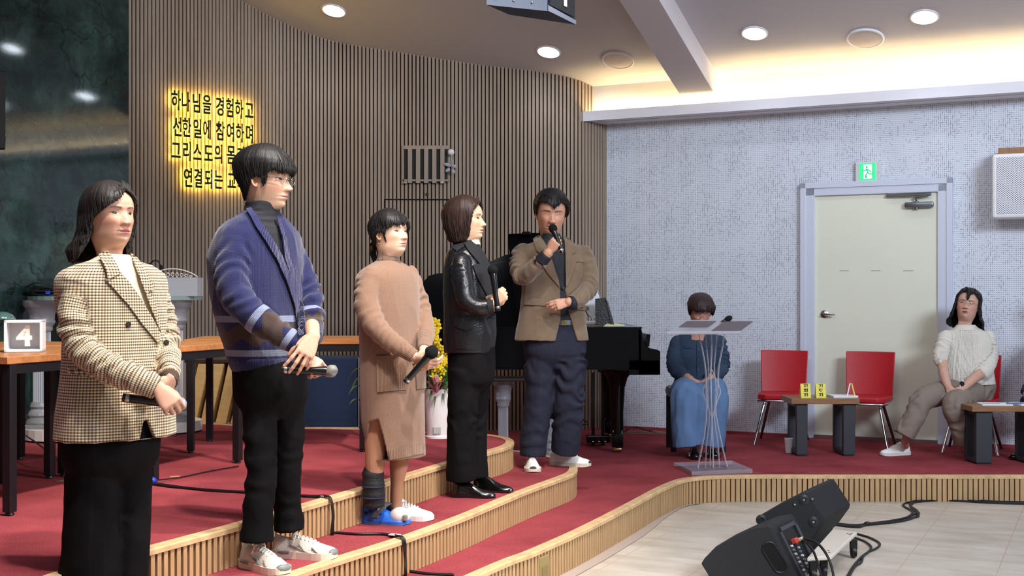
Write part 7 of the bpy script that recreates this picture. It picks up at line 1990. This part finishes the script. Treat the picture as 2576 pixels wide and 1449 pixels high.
m = MB(); q = tw((.335, -.06, .315)); m.tube([q, q - Vector((0, 0, .010))], .0008, 6); m.ball(q - Vector((0, 0, .013)), .0028, None, 8, 6); m.build('earring', M_CHROME, r3, smooth=True)
def postd(me):
    a = co_of(me); d = pxdist(me, [(930, 1064), (948, 1058), (960, 1100), (976, 1170), (908, 1170)])
    nn = no_of(me); vd = a - np.array([0, 0, H]); fr = ((nn * vd).sum(1) < 0); m = sstep(-4, 5, d) * fr
    set_co(me, a + np.array([.25, .9, 0])[None, :] * (m * .11)[:, None])
o3, bv3, LB3 = garment(r3, B3, tor, [aR, aL], M_BEIGE, 'knit_dress', .0058, 3, .0075, .045, .0035, seed=31, post=postd, wrs=.13)
c3 = B3.p(985, 880)
for nm, poly in (('pocket', [(948, 896), (1026, 890), (1018, 930), (1022, 980), (950, 986)]), ('pocket', [(1042, 900), (1066, 896), (1068, 976), (1046, 980)])): patch(bv3, poly, nm, M_BEIGERIB, r3, .003, .005)
patch(bv3, [(978, 1132), (1000, 1126), (1066, 1116), (1066, 1140), (1010, 1152), (980, 1156)], 'hem_rib', M_BEIGERIB, r3, .001, .003)
for nm, rg in (('collar_rib', [(977, 634, 26, .95), (977, 645, 27, .95), (977, 658, 31, .95)]),):
    m = MB(); B3.loft(m, rg, 40, 2.1, 3); me = remesh(m, .005, 1); finish(me, nm, M_BEIGERIB, r3, pattern_coords(me, B3, c3, []))
for LL in ([(1004, 872, -.228, 24), (1022, 884, -.235, 20), (1042, 897, -.243, 18)], [(1071, 846, -.02, 22), (1069, 866, -.09, 19), (1067, 880, -.14, 17)]):
    m = MB(); pr = B3.limb(m, LL, 20, 3, end=False); me = remesh(m, .0045, 1); finish(me, 'cuff', M_BEIGERIB, r3, pattern_coords(me, B3, c3, [pr]))
microphone(B3.p(1020, 962, -.27), B3.p(1086, 886, -.285), 'microphone with a black head cover held by the woman in the knit dress', .030, .0165, cover=True)
# foot brace (worn) and white sneaker
M_BRACE = mat('blue_brace_plastic', (44, 112, 220), .4, coat=.3); M_WRAP = mat('black_wrap', (24, 24, 27), .7, bump=(120, .3)); M_STRAP = mat('grey_strap', (86, 88, 94), .7)
q0 = G(914, 1313, Z2); fyaw = -14
sh = make_shoe(r3, q0, fyaw, .238, .105, (M_BRACE, mat('blue_brace_sole', (58, 116, 206), .5), M_LACE), 'boot', 'brace_shoe', hgt=.070)
a_ = math.radians(fyaw); fd = Vector((math.cos(a_), math.sin(a_), 0)); sd = Vector((-math.sin(a_), math.cos(a_), 0))
def BT_(x, y, z): return q0 + sd * x + fd * y + Vector((0, 0, z))
m = MB(); m.ball(BT_(0, .188, .038), (.047, .052, .042), Matrix((sd, fd, Vector((0, 0, 1)))).transposed(), 24, 14); m.build('toe_guard', mat('white_toe_guard', (226, 222, 216), .4), sh, smooth=True)
m = MB(); m.box(BT_(-.036, .225, .035), (.024, .022, .030), Matrix((sd, fd, Vector((0, 0, 1)))).transposed(), .006); m.build('toe_buckle', mat('grey_buckle', (130, 124, 120), .4), sh)
m = MB(); 
for (y, z, r) in ((.030, .052, .009), (.052, .062, .009), (.105, .050, .006)): m.ball(BT_(-.047, y, z), (.010, r, r * .9), Matrix((sd, fd, Vector((0, 0, 1)))).transposed(), 12, 8)
m.build('vent_holes', M_BLACK, sh, smooth=True)
m = MB(); vs = []; fs = []; arc = [(-.056, .078, .030), (-.052, .092, .060), (-.034, .112, .084), (0, .128, .094), (.034, .122, .080), (.050, .11, .05)]
for (x, y, z) in arc: vs += [BT_(x, y - .014, z), BT_(x, y + .014, z - .003), BT_(x * 1.06, y + .014, z + .004), BT_(x * 1.06, y - .014, z + .007)]
for i in range(len(arc) - 1):
    for j in range(4): fs.append((i * 4 + j, i * 4 + (j + 1) % 4, i * 4 + 4 + (j + 1) % 4, i * 4 + 4 + j))
fs += [(0, 1, 2, 3), tuple(len(vs) - 4 + j for j in range(4))]; m.add(vs, fs); m.build('strap', M_STRAP, sh)
m = MB(); m.box(BT_(-.050, .094, .072), (.003, .006, .040), Matrix((sd, fd, Vector((0, 0, 1)))).transposed() @ Matrix.Rotation(-.5, 3, 'X')); m.build('strap_stripe', M_PAPER, sh)
m = MB(); B3.limb(m, [(938, 1188, -.05, 27), (939, 1215, -.05, 28), (940, 1250, -.045, 28), (941, 1272, -.04, 27)], 26, 4, end=False); me = remesh(m, .005, 1); a = co_of(me); n = no_of(me); z = a[:, 2]; set_co(me, a + n * (.002 * np.tanh(4 * np.sin(z * 120)))[:, None] * .6); finish(me, 'ankle_wrap', M_WRAP, r3)
m = MB()
for py in (1222, 1250): m.tube([B3.p(939.5, py, -.05) + Vector((math.cos(t) * .0545, math.sin(t) * .0545, 0)) for t in [math.pi * 2 * k / 24 for k in range(25)]], .0028, 6)
m.build('wrap_binding', mat('navy_binding', (40, 42, 84), .7), r3)
m = MB(); m.ball(B3.p(914, 1199, -.05), (.006, .012, .020), None, 10, 8); m.build('wrap_edge', mat('pale_blue_foam', (200, 220, 240), .6), r3, smooth=True)
make_shoe(r3, (P(974, 1290, 6.04).x, 6.05, Z2), -12, .235, .088, (M_WSHOE, M_WSOLE, M_LACE), 'sneaker', hgt=.066)

# ================================================================ 4 - woman in the black leather jacket
B4 = Body(6.73, -14)
r4 = empty('person', (P(1180, 1249, 6.73).x, 6.73, Z2), 'woman with a dark brown bob in a black leather jacket, seen from the side', 'person', 'people standing on the steps')
h4c = P(1172, 551, 6.73)
h4 = make_head(h4c, 106 * B4.k, -15, 4, 0, 1.0, dict(skin=(217, 178, 146), eye=.8, lips=(200, 116, 104), mouth=.35, jaw=1.05, nose=.95, fold=.45, browt=.011))
tor = [(1176, 608, 24, .95), (1174, 620, 34, .8), (1172, 634, 46, .74), (1174, 655, 55, .74), (1178, 690, 62, .74), (1180, 740, 66, .76), (1181, 790, 67, .78), (1182, 840, 68, .80), (1181, 886, 64, .80)]
aR = [(1158, 660, -.15, 28), (1163, 705, -.18, 29), (1172, 752, -.20, 27), (1200, 772, -.21, 24), (1246, 772, -.21, 19)]
aL = [(1185, 655, .12, 24), (1200, 720, .12, 22), (1220, 765, .06, 20), (1242, 755, -.08, 17)]
bm4 = MB(); core(bm4, B4, tor, .76); arms_to(bm4, B4, [aR, aL], .6)
B4.limb(bm4, [(1170, 900, -.05, 30), (1162, 1040, -.05, 20), (1162, 1130, -.04, 14)], 12); B4.limb(bm4, [(1196, 900, .06, 26), (1196, 1040, .08, 18), (1198, 1120, .08, 12)], 12)
dR = (.55, -.15, .82); bk = Vector((.10, -.98, -.15)); hand_geo(bm4, B4.p(1240, 762, -.215), (.70, -.1, .55), bk, bk.cross(Vector((.7, -.1, .55))), .86, curls=[(62, 70, 40), (66, 72, 40), (68, 74, 40), (68, 74, 40)], spread=2, tout=20, tcurl=30)
hand_geo(bm4, B4.p(1230, 752, -.14), (.85, -.3, .25), Vector((.3, .3, .9)), Vector((.2, -.9, .3)), .84, curls=[(60, 66, 40)] * 4, spread=2, tout=20, tcurl=30)
B4.limb(bm4, [(1225, 772, -.21, 15), (1241, 762, -.215, 13)], 12, 3)
body_build(r4, bm4, h4, (213, 171, 141))
make_hair(h4c, 106 * B4.k, -15, 4, 0, 1.0,
          {-180: .02, -150: -.02, -120: -.04, -95: -.05, -78: -.04, -66: .06, -58: .40, -50: .66, -30: .80, -6: .86, 10: .84, 30: .78, 48: .66, 56: .40, 64: .08, 76: -.02, 95: -.05, 120: -.05, 150: -.02},
          {-.1: {0: .02, 75: .10, 110: .16, 180: .12, -110: .16}, .1: {0: .02, 70: .09, 110: .15, 180: .16, -110: .15, -70: .09}, .3: {0: .02, 70: .085, 110: .13, 180: .17, -110: .13, -70: .085}, .5: {0: .04, 70: .07, 110: .10, 180: .12}, .8: {0: .07, 70: .06, 180: .10}, 1.0: {0: .07, 180: .08}},
          r4, H_BROWN, seed=21, amp=.008, freq=24, jag=.008, tip=.012)
V4 = [[(1186, 600), (1206, 608), (1228, 640), (1262, 700), (1268, 900), (1236, 900), (1240, 800), (1232, 740), (1216, 690), (1196, 645)]]
o4, bv4, LB4 = garment(r4, B4, tor, [aR, aL], M_LEATH, 'leather_jacket', .0058, 3, .0085, .040, .004, V4, .05, seed=41)
tin = [(q[0] + 2, q[1], q[2] * .93) + tuple(q[3:]) for q in tor]; mbx = MB(); B4.loft(mbx, [(1180, 606, 19, 1.0)] + tin[1:], 32, 2.2, 4); mex = remesh(mbx, .006, 2); finish(mex, 'knit_top', M_BLKWOOL, r4)
m = MB(); B4.loft(m, [(1188, 600, 17, 1.0), (1187, 608, 20, 1.0), (1186, 615, 23, 1.0)], 30, 2.1, 3); m.build('shirt_collar', mat('ivory_collar', (222, 208, 178), .8), r4, smooth=True)
patch(bv4, [(1160, 602), (1184, 604), (1198, 632), (1220, 680), (1238, 740), (1244, 800), (1232, 800), (1222, 744), (1200, 700), (1188, 668), (1204, 664), (1176, 630)], 'lapel', M_BLKWOOL, r4, .005, .004, 4)
patch(bv4, [(1143, 800), (1204, 796), (1202, 818), (1174, 832), (1144, 820)], 'pocket_flap', M_LEATH, r4, .003, .004, 4); patch(bv4, [(1142, 824), (1174, 836), (1204, 820), (1206, 870), (1192, 880), (1146, 876)], 'pocket', M_LEATH, r4, .001, .003, 4)
patch(bv4, [(1142, 606), (1164, 600), (1168, 622), (1150, 634), (1138, 624)], 'collar', M_BLKWOOL, r4, .004, .004, 4)
for k in range(4):
    q, n = surf(bv4, 1216 + k * 7.5, 787, .003)
    if q is not None: MB().ball(q, (.004, .003, .004), None, 8, 6).build('cuff_button', M_BUTTON, r4, smooth=True)
trousers(r4, B4, [(1184, 850, 58, .85), (1186, 900, 60, .85), (1186, 950, 58, .85)], [[(1170, 930, -.06, 42), (1163, 1040, -.06, 38), (1160, 1130, -.05, 37), (1161, 1208, -.04, 39)], [(1200, 930, .08, 38), (1196, 1040, .08, 30), (1196, 1130, .08, 29), (1199, 1202, .08, 31)]], M_BLKTR, fold_amp=.005, wl=.12, seed=45)
make_shoe(r4, G(1140, 1250, Z2), -10, .235, .078, (M_BSHOE, M_BSHOE, M_BSHOE), 'leather', hgt=.078); make_shoe(r4, (P(1192, 1240, 6.90).x, 6.92, Z2), -20, .235, .078, (M_BSHOE, M_BSHOE, M_BSHOE), 'leather', hgt=.078)
microphone(B4.p(1252, 782, -.235), B4.p(1239, 680, -.215), 'upright microphone with black head cover held by the woman in the leather jacket', .027, .0165, mat('mic_foam', (22, 22, 23)), cover=True)

# ================================================================ 5 - man speaking into the microphone
B5 = Body(7.80, -86)
r5 = empty('person', (P(1385, 1178, 7.80).x, 7.80, Z2), 'man in a tan corduroy jacket speaking into a raised microphone', 'person', 'people standing on the steps')
h5c = P(1386, 535, 7.80)
h5 = make_head(h5c, 106 * B5.k, -86, -9, 3, 1.0, dict(skin=(199, 150, 124), eye=.18, lips=(164, 88, 82), mouth=.5, jaw=1.05, nose=1.05, fold=.5, browt=.016, brow=(34, 26, 24)))
tor = [(1386, 596, 26, .95), (1388, 606, 42, .70), (1390, 616, 68, .56), (1392, 634, 90, .50), (1392, 670, 90, .54), (1392, 720, 84, .58), (1390, 770, 85, .62), (1388, 820, 92, .62), (1387, 856, 98, .62)]
aR = [(1316, 636, .0, 28), (1309, 668, -.06, 29), (1316, 694, -.13, 27), (1340, 676, -.20, 24), (1364, 654, -.25, 20)]
aL = [(1466, 640, .0, 29), (1480, 690, -.02, 28), (1478, 728, -.08, 27), (1456, 752, -.16, 24), (1438, 762, -.20, 21)]
bm5 = MB(); core(bm5, B5, tor[:8], .74); arms_to(bm5, B5, [aR, aL], .6)
B5.limb(bm5, [(1360, 880, .0, 30), (1352, 1000, .0, 20), (1344, 1080, .0, 14)], 12); B5.limb(bm5, [(1425, 880, .0, 30), (1428, 1000, .0, 20), (1424, 1070, .0, 14)], 12)
dR = (.52, -.35, .78); bk = Vector((-.25, -.90, .10)); hand_geo(bm5, B5.p(1381, 634, -.275), dR, bk, bk.cross(Vector(dR)), .90, curls=[(48, 62, 34), (52, 66, 36), (58, 68, 40), (60, 70, 40)], spread=4, tout=24, tcurl=26)
dL = (-.93, -.15, -.20); bkl = Vector((.0, -.92, .30)); hand_geo(bm5, B5.p(1430, 760, -.22), dL, bkl, Vector(dL).cross(bkl), .88, curls=[(14, 24, 16), (20, 28, 18), (28, 32, 20), (38, 38, 24)], spread=2, tout=16, tcurl=16)
B5.limb(bm5, [(1364, 654, -.25, 14), (1382, 633, -.275, 12)], 12, 3); B5.limb(bm5, [(1442, 762, -.19, 15), (1430, 760, -.22, 13)], 12, 3)
body_build(r5, bm5, h5, (197, 148, 122))
make_hair(h5c, 106 * B5.k, -86, -9, 3, 1.0,
          {-180: .18, -140: .20, -115: .36, -98: .46, -84: .50, -74: .46, -62: .58, -48: .74, -30: .82, -12: .70, -4: .64, 6: .74, 18: .80, 32: .80, 48: .74, 62: .58, 74: .44, 84: .50, 98: .46, 115: .36, 140: .20},
          {.3: {0: .02, 180: .03}, .5: {0: .05, 60: .04, 90: .03, 180: .06}, .65: {0: .06, 60: .05, 90: .055, 180: .08}, .8: {0: .09, 90: .07, 180: .10}, 1.0: {0: .10, 180: .08}},
          r5, H_BLACK, seed=33, amp=.018, freq=14, jag=.035)
V5 = [[(1354, 580), (1417, 584), (1423, 660), (1424, 716), (1420, 730), (1431, 793), (1454, 866), (1396, 866), (1412, 800), (1410, 727), (1403, 705), (1376, 625)]]
o5, bv5, LB5 = garment(r5, B5, tor, [aR, aL], M_CORD, 'corduroy_jacket', .0062, 3, .009, .050, .004, V5, .05, seed=51)
tin = [(q[0], q[1], q[2] * .89) + tuple(q[3:]) for q in tor[:8]]; mbx = MB(); B5.loft(mbx, [(1386, 588, 23, 1.0), (1387, 600, 27, .95)] + tin[1:], 32, 2.2, 4); mex = remesh(mbx, .006, 2); finish(mex, 'shirt', M_SHIRT, r5)
patch(bv5, [(1351, 598), (1359, 594), (1378, 624), (1392, 664), (1405, 706), (1408, 724), (1380, 690), (1356, 652), (1372, 644), (1350, 632), (1342, 604)], 'lapel', M_CORD, r5, .004, .006, 4)
patch(bv5, [(1419, 597), (1429, 602), (1442, 614), (1448, 634), (1436, 640), (1450, 650), (1440, 690), (1424, 722), (1422, 680), (1422, 640)], 'lapel', M_CORD, r5, .004, .006, 4)
patch(bv5, [(1322, 752), (1380, 752), (1376, 770), (1320, 766)], 'pocket_flap', M_CORD, r5, .003, .005, 4); patch(bv5, [(1446, 650), (1470, 652), (1468, 660), (1446, 658)], 'breast_pocket', M_CORD, r5, .002, .004, 4); patch(bv5, [(1452, 768), (1478, 770), (1480, 782), (1452, 780)], 'pocket_flap', M_CORD, r5, .003, .005, 4)
for (x, y) in ((1416, 724),) + tuple((1347 + k * 4.2, 657 - k * 4.5) for k in range(3)):
    q, n = surf(bv5, x, y, .004)
    if q is not None: MB().lathe([(0, .004), (.008, .004), (.010, .001), (.010, -.003)], q, 14, n.to_track_quat('Z', 'Y').to_matrix()).build('button', M_BUTTON, r5, smooth=True)
for LL in ([(1362, 656, -.25, 18), (1376, 640, -.27, 16)], [(1440, 762, -.20, 19), (1432, 761, -.215, 17)]):
    m = MB(); B5.limb(m, LL, 18, 2, end=False); me = remesh(m, .005, 1); finish(me, 'shirt_cuff', M_SHIRT, r5)
o, bt5 = trousers(r5, B5, [(1390, 790, 72, .62), (1394, 850, 79, .64), (1398, 890, 80, .64)], [[(1362, 900, 0, 42), (1356, 1000, 0, 38), (1344, 1090, 0, 35), (1340, 1146, 0, 33)], [(1434, 900, 0, 42), (1430, 1000, 0, 39), (1426, 1080, .03, 37), (1420, 1138, .06, 35)]], M_NAVYTR, fold_amp=.011, wl=.10, seed=55)
patch(bt5, [(1400, 806), (1446, 806), (1446, 818), (1400, 818)], 'belt', M_BELT, r5, .003, .004, 4)
q, n = surf(bt5, 1417, 812, .010)
if q is not None: m = MB(); m.box(q, (.030, .006, .032), None, .004); m.box(q + Vector((0, -.004, 0)), (.016, .004, .018)); m.build('belt_buckle', M_BRASS, r5)
make_shoe(r5, (P(1336, 1170, 7.88).x, 7.89, Z2), -88, .27, .105, (M_WSHOE, M_CRSOLE, M_LACE, M_GREYO, M_DTOE), 'sneaker', hgt=.075, dark_toe=True)
make_shoe(r5, (P(1386, 1165, 7.97).x, 7.99, Z2), -22, .27, .10, (M_WSHOE, M_CRSOLE, M_LACE, M_GREYO, M_DTOE), 'sneaker', hgt=.075, dark_toe=True)
microphone(B5.p(1414, 636, -.31), B5.p(1391, 575, -.27), 'black microphone raised to the mouth of the man in the tan jacket', .027, .0165)

# ================================================================ 6 - seated woman in denim behind the lectern
B6 = Body(9.95, -90)
r6 = empty('person', (P(1755, 1100, 9.95).x, 9.95, Z1), 'seated woman with short auburn hair and bowed head in denim behind the lectern', 'person')
h6c = P(1762, 782, 9.80)
h6 = make_head(h6c, 76 * 9.8 / F, -91, -20, 3, 1.02, dict(skin=(187, 141, 124), eye=.15, lips=(170, 96, 96), jaw=1.05, fold=.3))
tor = [(1756, 816, 19, 1.0), (1756, 828, 24, .95), (1756, 838, 40, .66), (1756, 846, 54, .56), (1756, 870, 62, .58), (1756, 905, 62, .60), (1757, 940, 62, .62), (1757, 965, 62, .62)]
aR = [(1706, 862, .0, 22), (1697, 900, -.02, 23), (1702, 930, -.10, 22), (1726, 948, -.20, 18)]; aL = [(1808, 862, .0, 21), (1815, 900, -.02, 22), (1812, 932, -.10, 20), (1790, 950, -.20, 17)]
bm6 = MB(); core(bm6, B6, tor, .76); arms_to(bm6, B6, [aR, aL], .6)
B6.limb(bm6, [(1728, 985, -.05, 22), (1722, 990, -.40, 18), (1745, 1120, -.38, 11)], 12); B6.limb(bm6, [(1786, 985, -.05, 22), (1792, 990, -.40, 18), (1785, 1120, -.38, 11)], 12)
hand_geo(bm6, B6.p(1737, 955, -.26), (.72, -.45, -.40), (-.1, -.5, .85), (.4, .5, .5), .88, curls=[(30, 40, 26)] * 4, spread=5); hand_geo(bm6, B6.p(1786, 955, -.26), (-.72, -.45, -.40), (.1, -.5, .85), (-.4, .5, .5), .88, curls=[(30, 40, 26)] * 4, spread=5)
B6.limb(bm6, [(1722, 945, -.18, 11), (1738, 956, -.26, 10)], 12, 3); B6.limb(bm6, [(1796, 948, -.18, 11), (1785, 956, -.26, 10)], 12, 3)
body_build(r6, bm6, h6, (191, 143, 124), voxel=.004)
make_hair(h6c, 76 * 9.8 / F, -91, -20, 3, 1.02,
          {-180: .16, -130: .22, -100: .38, -84: .44, -72: .40, -60: .58, -40: .64, -15: .66, -6: .62, 8: .66, 24: .62, 40: .65, 60: .56, 72: .40, 84: .44, 100: .38, 130: .22},
          {.3: {0: .03, 180: .04}, .5: {0: .06, 90: .07, 180: .10}, .7: {0: .09, 90: .10, 180: .13}, 1.0: {0: .10, 180: .12}}, r6, H_AUB, seed=44, amp=.028, freq=16, jag=.04, curl=.0)
glasses(r6, h6[3], M_WIRE, rx=.072, rz=.05)
o6, bv6, _ = garment(r6, B6, tor, [aR, aL], M_DENIMD, 'denim_jacket', .0068, 2, .009, .045, .004, seed=61)
patch(bv6, [(1753, 832), (1761, 832), (1761, 960), (1753, 960)], 'button_placket', M_DENIMD, r6, .003, .004, 5); patch(bv6, [(1722, 868), (1744, 868), (1744, 876), (1722, 876)], 'pocket_flap', M_DENIMD, r6, .003, .004, 4); patch(bv6, [(1770, 868), (1792, 868), (1792, 876), (1770, 876)], 'pocket_flap', M_DENIMD, r6, .003, .004, 4)
for y in (880, 905, 930):
    q_, n_ = surf(bv6, 1757, y, .008)
    if q_ is not None: MB().ball(q_, .004, None, 8, 6).build('snap_button', M_STEEL, r6, smooth=True)
m = MB(); B6.loft(m, [(1757, 822, 22, .95), (1757, 832, 30, .9), (1757, 842, 36, .8)], 30, 2.1, 3); me = remesh(m, .007, 1); finish(me, 'jacket_collar', M_DENIMD, r6)
m = MB(); B6.loft(m, [(1757, 950, 60, .66, .02), (1757, 985, 66, .70, .02), (1757, 1010, 64, .6, .02)], 30, 2.3, 3)
B6.limb(m, [(1728, 980, -.02, 36), (1724, 985, -.24, 36), (1722, 1000, -.40, 36), (1722, 1060, -.42, 33), (1728, 1122, -.42, 34)], 20, end=False); B6.limb(m, [(1788, 980, -.02, 36), (1794, 985, -.24, 36), (1798, 1000, -.40, 34), (1796, 1060, -.42, 32), (1790, 1122, -.42, 33)], 20, end=False)
B6.limb(m, [(1757, 990, -.24, 34), (1758, 1010, -.38, 34), (1757, 1060, -.38, 36), (1757, 1105, -.36, 36)], 20, end=False)
me = remesh(m, .008, 4); wrinkle(me, .010, .10, (1, 1, .3), 7); finish(me, 'denim_skirt', M_DENIM, r6)
make_shoe(r6, (P(1746, 1120, 9.62).x, 9.66, Z1), -93, .24, .10, (M_BSHOE, M_BSHOE, M_BSHOE), 'sneaker', hgt=.07); make_shoe(r6, (P(1786, 1120, 9.66).x, 9.72, Z1), -86, .24, .10, (M_BSHOE, M_BSHOE, M_BSHOE), 'sneaker', hgt=.07)

# ================================================================ 7 - seated woman in the cream sweater
B7 = Body(9.85, -108)
r7 = empty('person', (P(2400, 1120, 9.7).x, 9.7, Z1), 'seated woman in glasses and a cream cable-knit sweater at the right', 'person')
h7c = P(2435, 767, 9.85)
h7 = make_head(h7c, 78 * B7.k, -116, 12, 8, 1.0, dict(skin=(200, 158, 141), eye=.45, lips=(150, 62, 72), jaw=1.05, cheek=1.1, nose=.95, fold=.2))
tor = [(2430, 820, 22, .95), (2430, 828, 36, .70), (2430, 838, 52, .58), (2431, 860, 61, .56), (2430, 900, 64, .62), (2430, 935, 67, .66), (2436, 966, 65, .70)]
aR = [(2380, 848, -.03, 21), (2368, 880, -.08, 21), (2366, 905, -.13, 19), (2370, 915, -.15, 17)]
aL = [(2482, 850, .0, 23), (2488, 890, -.02, 24), (2480, 925, -.10, 23), (2466, 945, -.16, 19)]
bm7 = MB(); core(bm7, B7, tor, .76); arms_to(bm7, B7, [aR, aL], .6)
B7.limb(bm7, [(2369, 905, -.13, 13), (2376, 945, -.22, 12), (2385, 972, -.28, 9.5)], 16, 4); B7.limb(bm7, [(2474, 935, -.13, 14), (2446, 955, -.24, 12), (2424, 976, -.31, 9.5)], 16, 4)
B7.limb(bm7, [(2412, 990, -.03, 18), (2322, 1008, -.30, 14), (2282, 1095, -.30, 10), (2277, 1122, -.20, 10)], 12); B7.limb(bm7, [(2462, 990, -.03, 18), (2402, 1022, -.37, 14), (2424, 1070, -.36, 11), (2436, 1108, -.22, 10), (2441, 1124, -.08, 10)], 12)
d_ = Vector((.28, -.35, -.85)); b_ = Vector((-.5, -.8, .15)); hand_geo(bm7, B7.p(2385, 972, -.29), d_, b_, b_.cross(d_), .84, curls=[(34, 40, 24)] * 4, spread=5, tout=26)
d_ = Vector((-.72, -.30, -.60)); b_ = Vector((.1, -.92, .35)); hand_geo(bm7, B7.p(2423, 976, -.32), d_, b_, d_.cross(b_), .86, curls=[(14, 20, 12), (16, 22, 12), (18, 24, 12), (20, 26, 14)], spread=7, tout=24)
body_build(r7, bm7, h7, (200, 156, 137), voxel=.004)
make_hair(h7c, 78 * B7.k, -116, 12, 8, 1.0,
          {-180: -.22, -140: -.24, -110: -.22, -92: -.16, -80: .0, -70: .30, -58: .62, -30: .84, -12: .80, -7: .60, 1: .58, 6: .82, 24: .86, 44: .76, 58: .58, 68: .30, 78: .0, 92: -.16, 110: -.22, 140: -.24},
          {-.3: {0: .1, 90: .34, 130: .30, 180: .22, -130: .40, -90: .44}, -.05: {0: .1, 90: .34, 130: .30, 180: .24, -130: .34, -90: .36}, .2: {0: .03, 75: .16, 110: .18, 180: .20, -110: .20, -75: .16}, .5: {0: .04, 75: .07, 180: .12}, .8: {0: .06, 90: .07, 180: .09}, 1.0: {0: .06, 180: .06}},
          r7, H_BLACK, seed=52, amp=.020, freq=16, jag=.03, curl=.024, tip=.02)
glasses(r7, h7[3], M_WIRE, rx=.070, rz=.058)
def cable(me):
    a = co_of(me); n = no_of(me); pc = pattern_coords(me, B7, B7.p(2430, 900), [])
    u, v = pc[:, 0] - .27, pc[:, 1]; tri = np.abs(((v / .11) % 1) * 2 - 1) * .034
    h = 0
    for c0 in (-.075, 0.0, .075):
        for s in (-1, 1): h = h + np.exp(-((u - c0 - s * tri * (1 if c0 == 0 else .35)) / .0055) ** 2)
    for c0 in (-.045, .045, -.11, .11): h = h + .8 * np.exp(-((u - c0) / .004) ** 2)
    fr = ((a - np.array(tuple(B7.p(2430, 900)))) @ np.array(tuple(B7.F)) > .03); set_co(me, a + n * (h * .006 * fr)[:, None])
garment(r7, B7, tor, [aR, aL], M_CREAM, 'cable_knit_sweater', .0062, 2, .009, .045, .004, seed=71, post=cable)
m = MB(); B7.loft(m, [(2430, 817, 22, .95), (2430, 823, 27, .92), (2430, 830, 32, .85)], 36, 2.1, 3); m.build('neckband', M_CREAM, r7, smooth=True)
o, bt7 = trousers(r7, B7, [(2440, 950, 58, .72, .02), (2438, 975, 62, .72, .02), (2436, 1000, 56, .6, .02)], [[(2412, 985, -.03, 32), (2366, 990, -.18, 32), (2322, 1006, -.30, 28), (2300, 1050, -.34, 26), (2274, 1096, -.34, 28)], [(2462, 985, -.03, 32), (2426, 1000, -.22, 32), (2400, 1018, -.38, 29), (2412, 1066, -.37, 26), (2426, 1110, -.33, 27)]], M_TAUPE, fold_amp=.008, wl=.10, seed=75)
c = B7.p(2419, 968, -.325); m = MB(); R = Matrix.Rotation(math.radians(75), 3, 'X') @ Matrix.Rotation(.3, 3, 'Y'); m.lathe([(0, .006), (.017, .006), (.019, .003), (.019, -.003)], c + Vector((0, -.010, .010)), 20, R); wt = m.build('watch', M_BLACK, r7, smooth=True)
m = MB(); m.tube([c + Vector((.013 * math.cos(t) + .008 * math.sin(t), -.004 + .026 * math.cos(t) * .3 - .0 * t, .004 + .030 * math.sin(t))) for t in [math.pi * 2 * k / 20 for k in range(21)]], .004, 6); m.build('watch_band', M_WHITE, wt, smooth=True)
make_shoe(r7, (P(2287, 1120, 9.74).x, 9.74, Z1), -164, .255, .09, (M_WSHOE, M_WSOLE, M_LACE), 'sneaker', hgt=.07); make_shoe(r7, (P(2443, 1120, 9.86).x, 9.88, Z1), -108, .25, .09, (M_WSHOE, M_WSOLE, M_LACE), 'sneaker', hgt=.07)

# ================================================================ 8 - person cut by the right frame edge
B8 = Body(9.60, -110)
r8 = empty('person', (P(2630, 1130, 9.4).x, 9.4, Z1), 'seated person in dark navy cut off by the right frame edge, black shoe showing', 'person')
h8 = make_head(P(2690, 745, 9.6), 78 * B8.k, -120, 0, 0, 1.0, dict(skin=(191, 148, 130)))
tor = [(2690, 806, 20, .95), (2690, 818, 40, .6), (2690, 840, 64, .55), (2690, 900, 66, .6), (2690, 980, 66, .66)]
aR = [(2640, 850, -.03, 24), (2616, 910, -.03, 24), (2600, 960, -.05, 22), (2584, 992, -.08, 20)]
bm8 = MB(); core(bm8, B8, tor, .76); arms_to(bm8, B8, [aR], .6); B8.limb(bm8, [(2670, 1000, 0, 24), (2598, 1004, .0, 16), (2592, 1130, -.02, 9)], 12); B8.limb(bm8, [(2710, 1000, 0, 24), (2700, 1004, .0, 16), (2700, 1130, .0, 9)], 12)
B8.limb(bm8, [(2586, 995, -.08, 12), (2590, 1000, -.10, 11)], 10, 3); hand_geo(bm8, B8.p(2594, 992, -.10), (-.2, -.5, -.8), (-.3, -.8, .3), (1, 0, 0), .9)
body_build(r8, bm8, h8, (191, 148, 130), voxel=.005)
make_hair(P(2690, 745, 9.6), 78 * B8.k, -120, 0, 0, 1.0, {-180: .2, -90: .45, 0: .75, 90: .45}, {.3: {0: .03, 180: .04}, 1.0: {0: .07, 180: .08}}, r8, H_BLACK, seed=5)
garment(r8, B8, tor, [aR], M_NAVY, 'navy_jacket', .008, 2, .006, .05, .004, seed=81, patrn=False)
trousers(r8, B8, [(2690, 960, 62, .7), (2690, 1000, 64, .7)], [[(2668, 1000, 0, 30), (2600, 1006, -.02, 27), (2592, 1050, -.02, 25), (2588, 1082, -.02, 24)], [(2712, 1000, 0, 30), (2700, 1006, -.02, 27), (2700, 1082, -.02, 24)]], M_NAVY, seed=85, voxel=.008)
make_shoe(r8, (P(2600, 1130, 9.55).x, 9.56, Z1), -150, .26, .10, (M_BSHOE, M_BSHOE, M_BSHOE), 'sneaker', hgt=.07); make_shoe(r8, (P(2705, 1130, 9.56).x, 9.56, Z1), -110, .26, .10, (M_BSHOE, M_BSHOE, M_BSHOE), 'sneaker', hgt=.07)
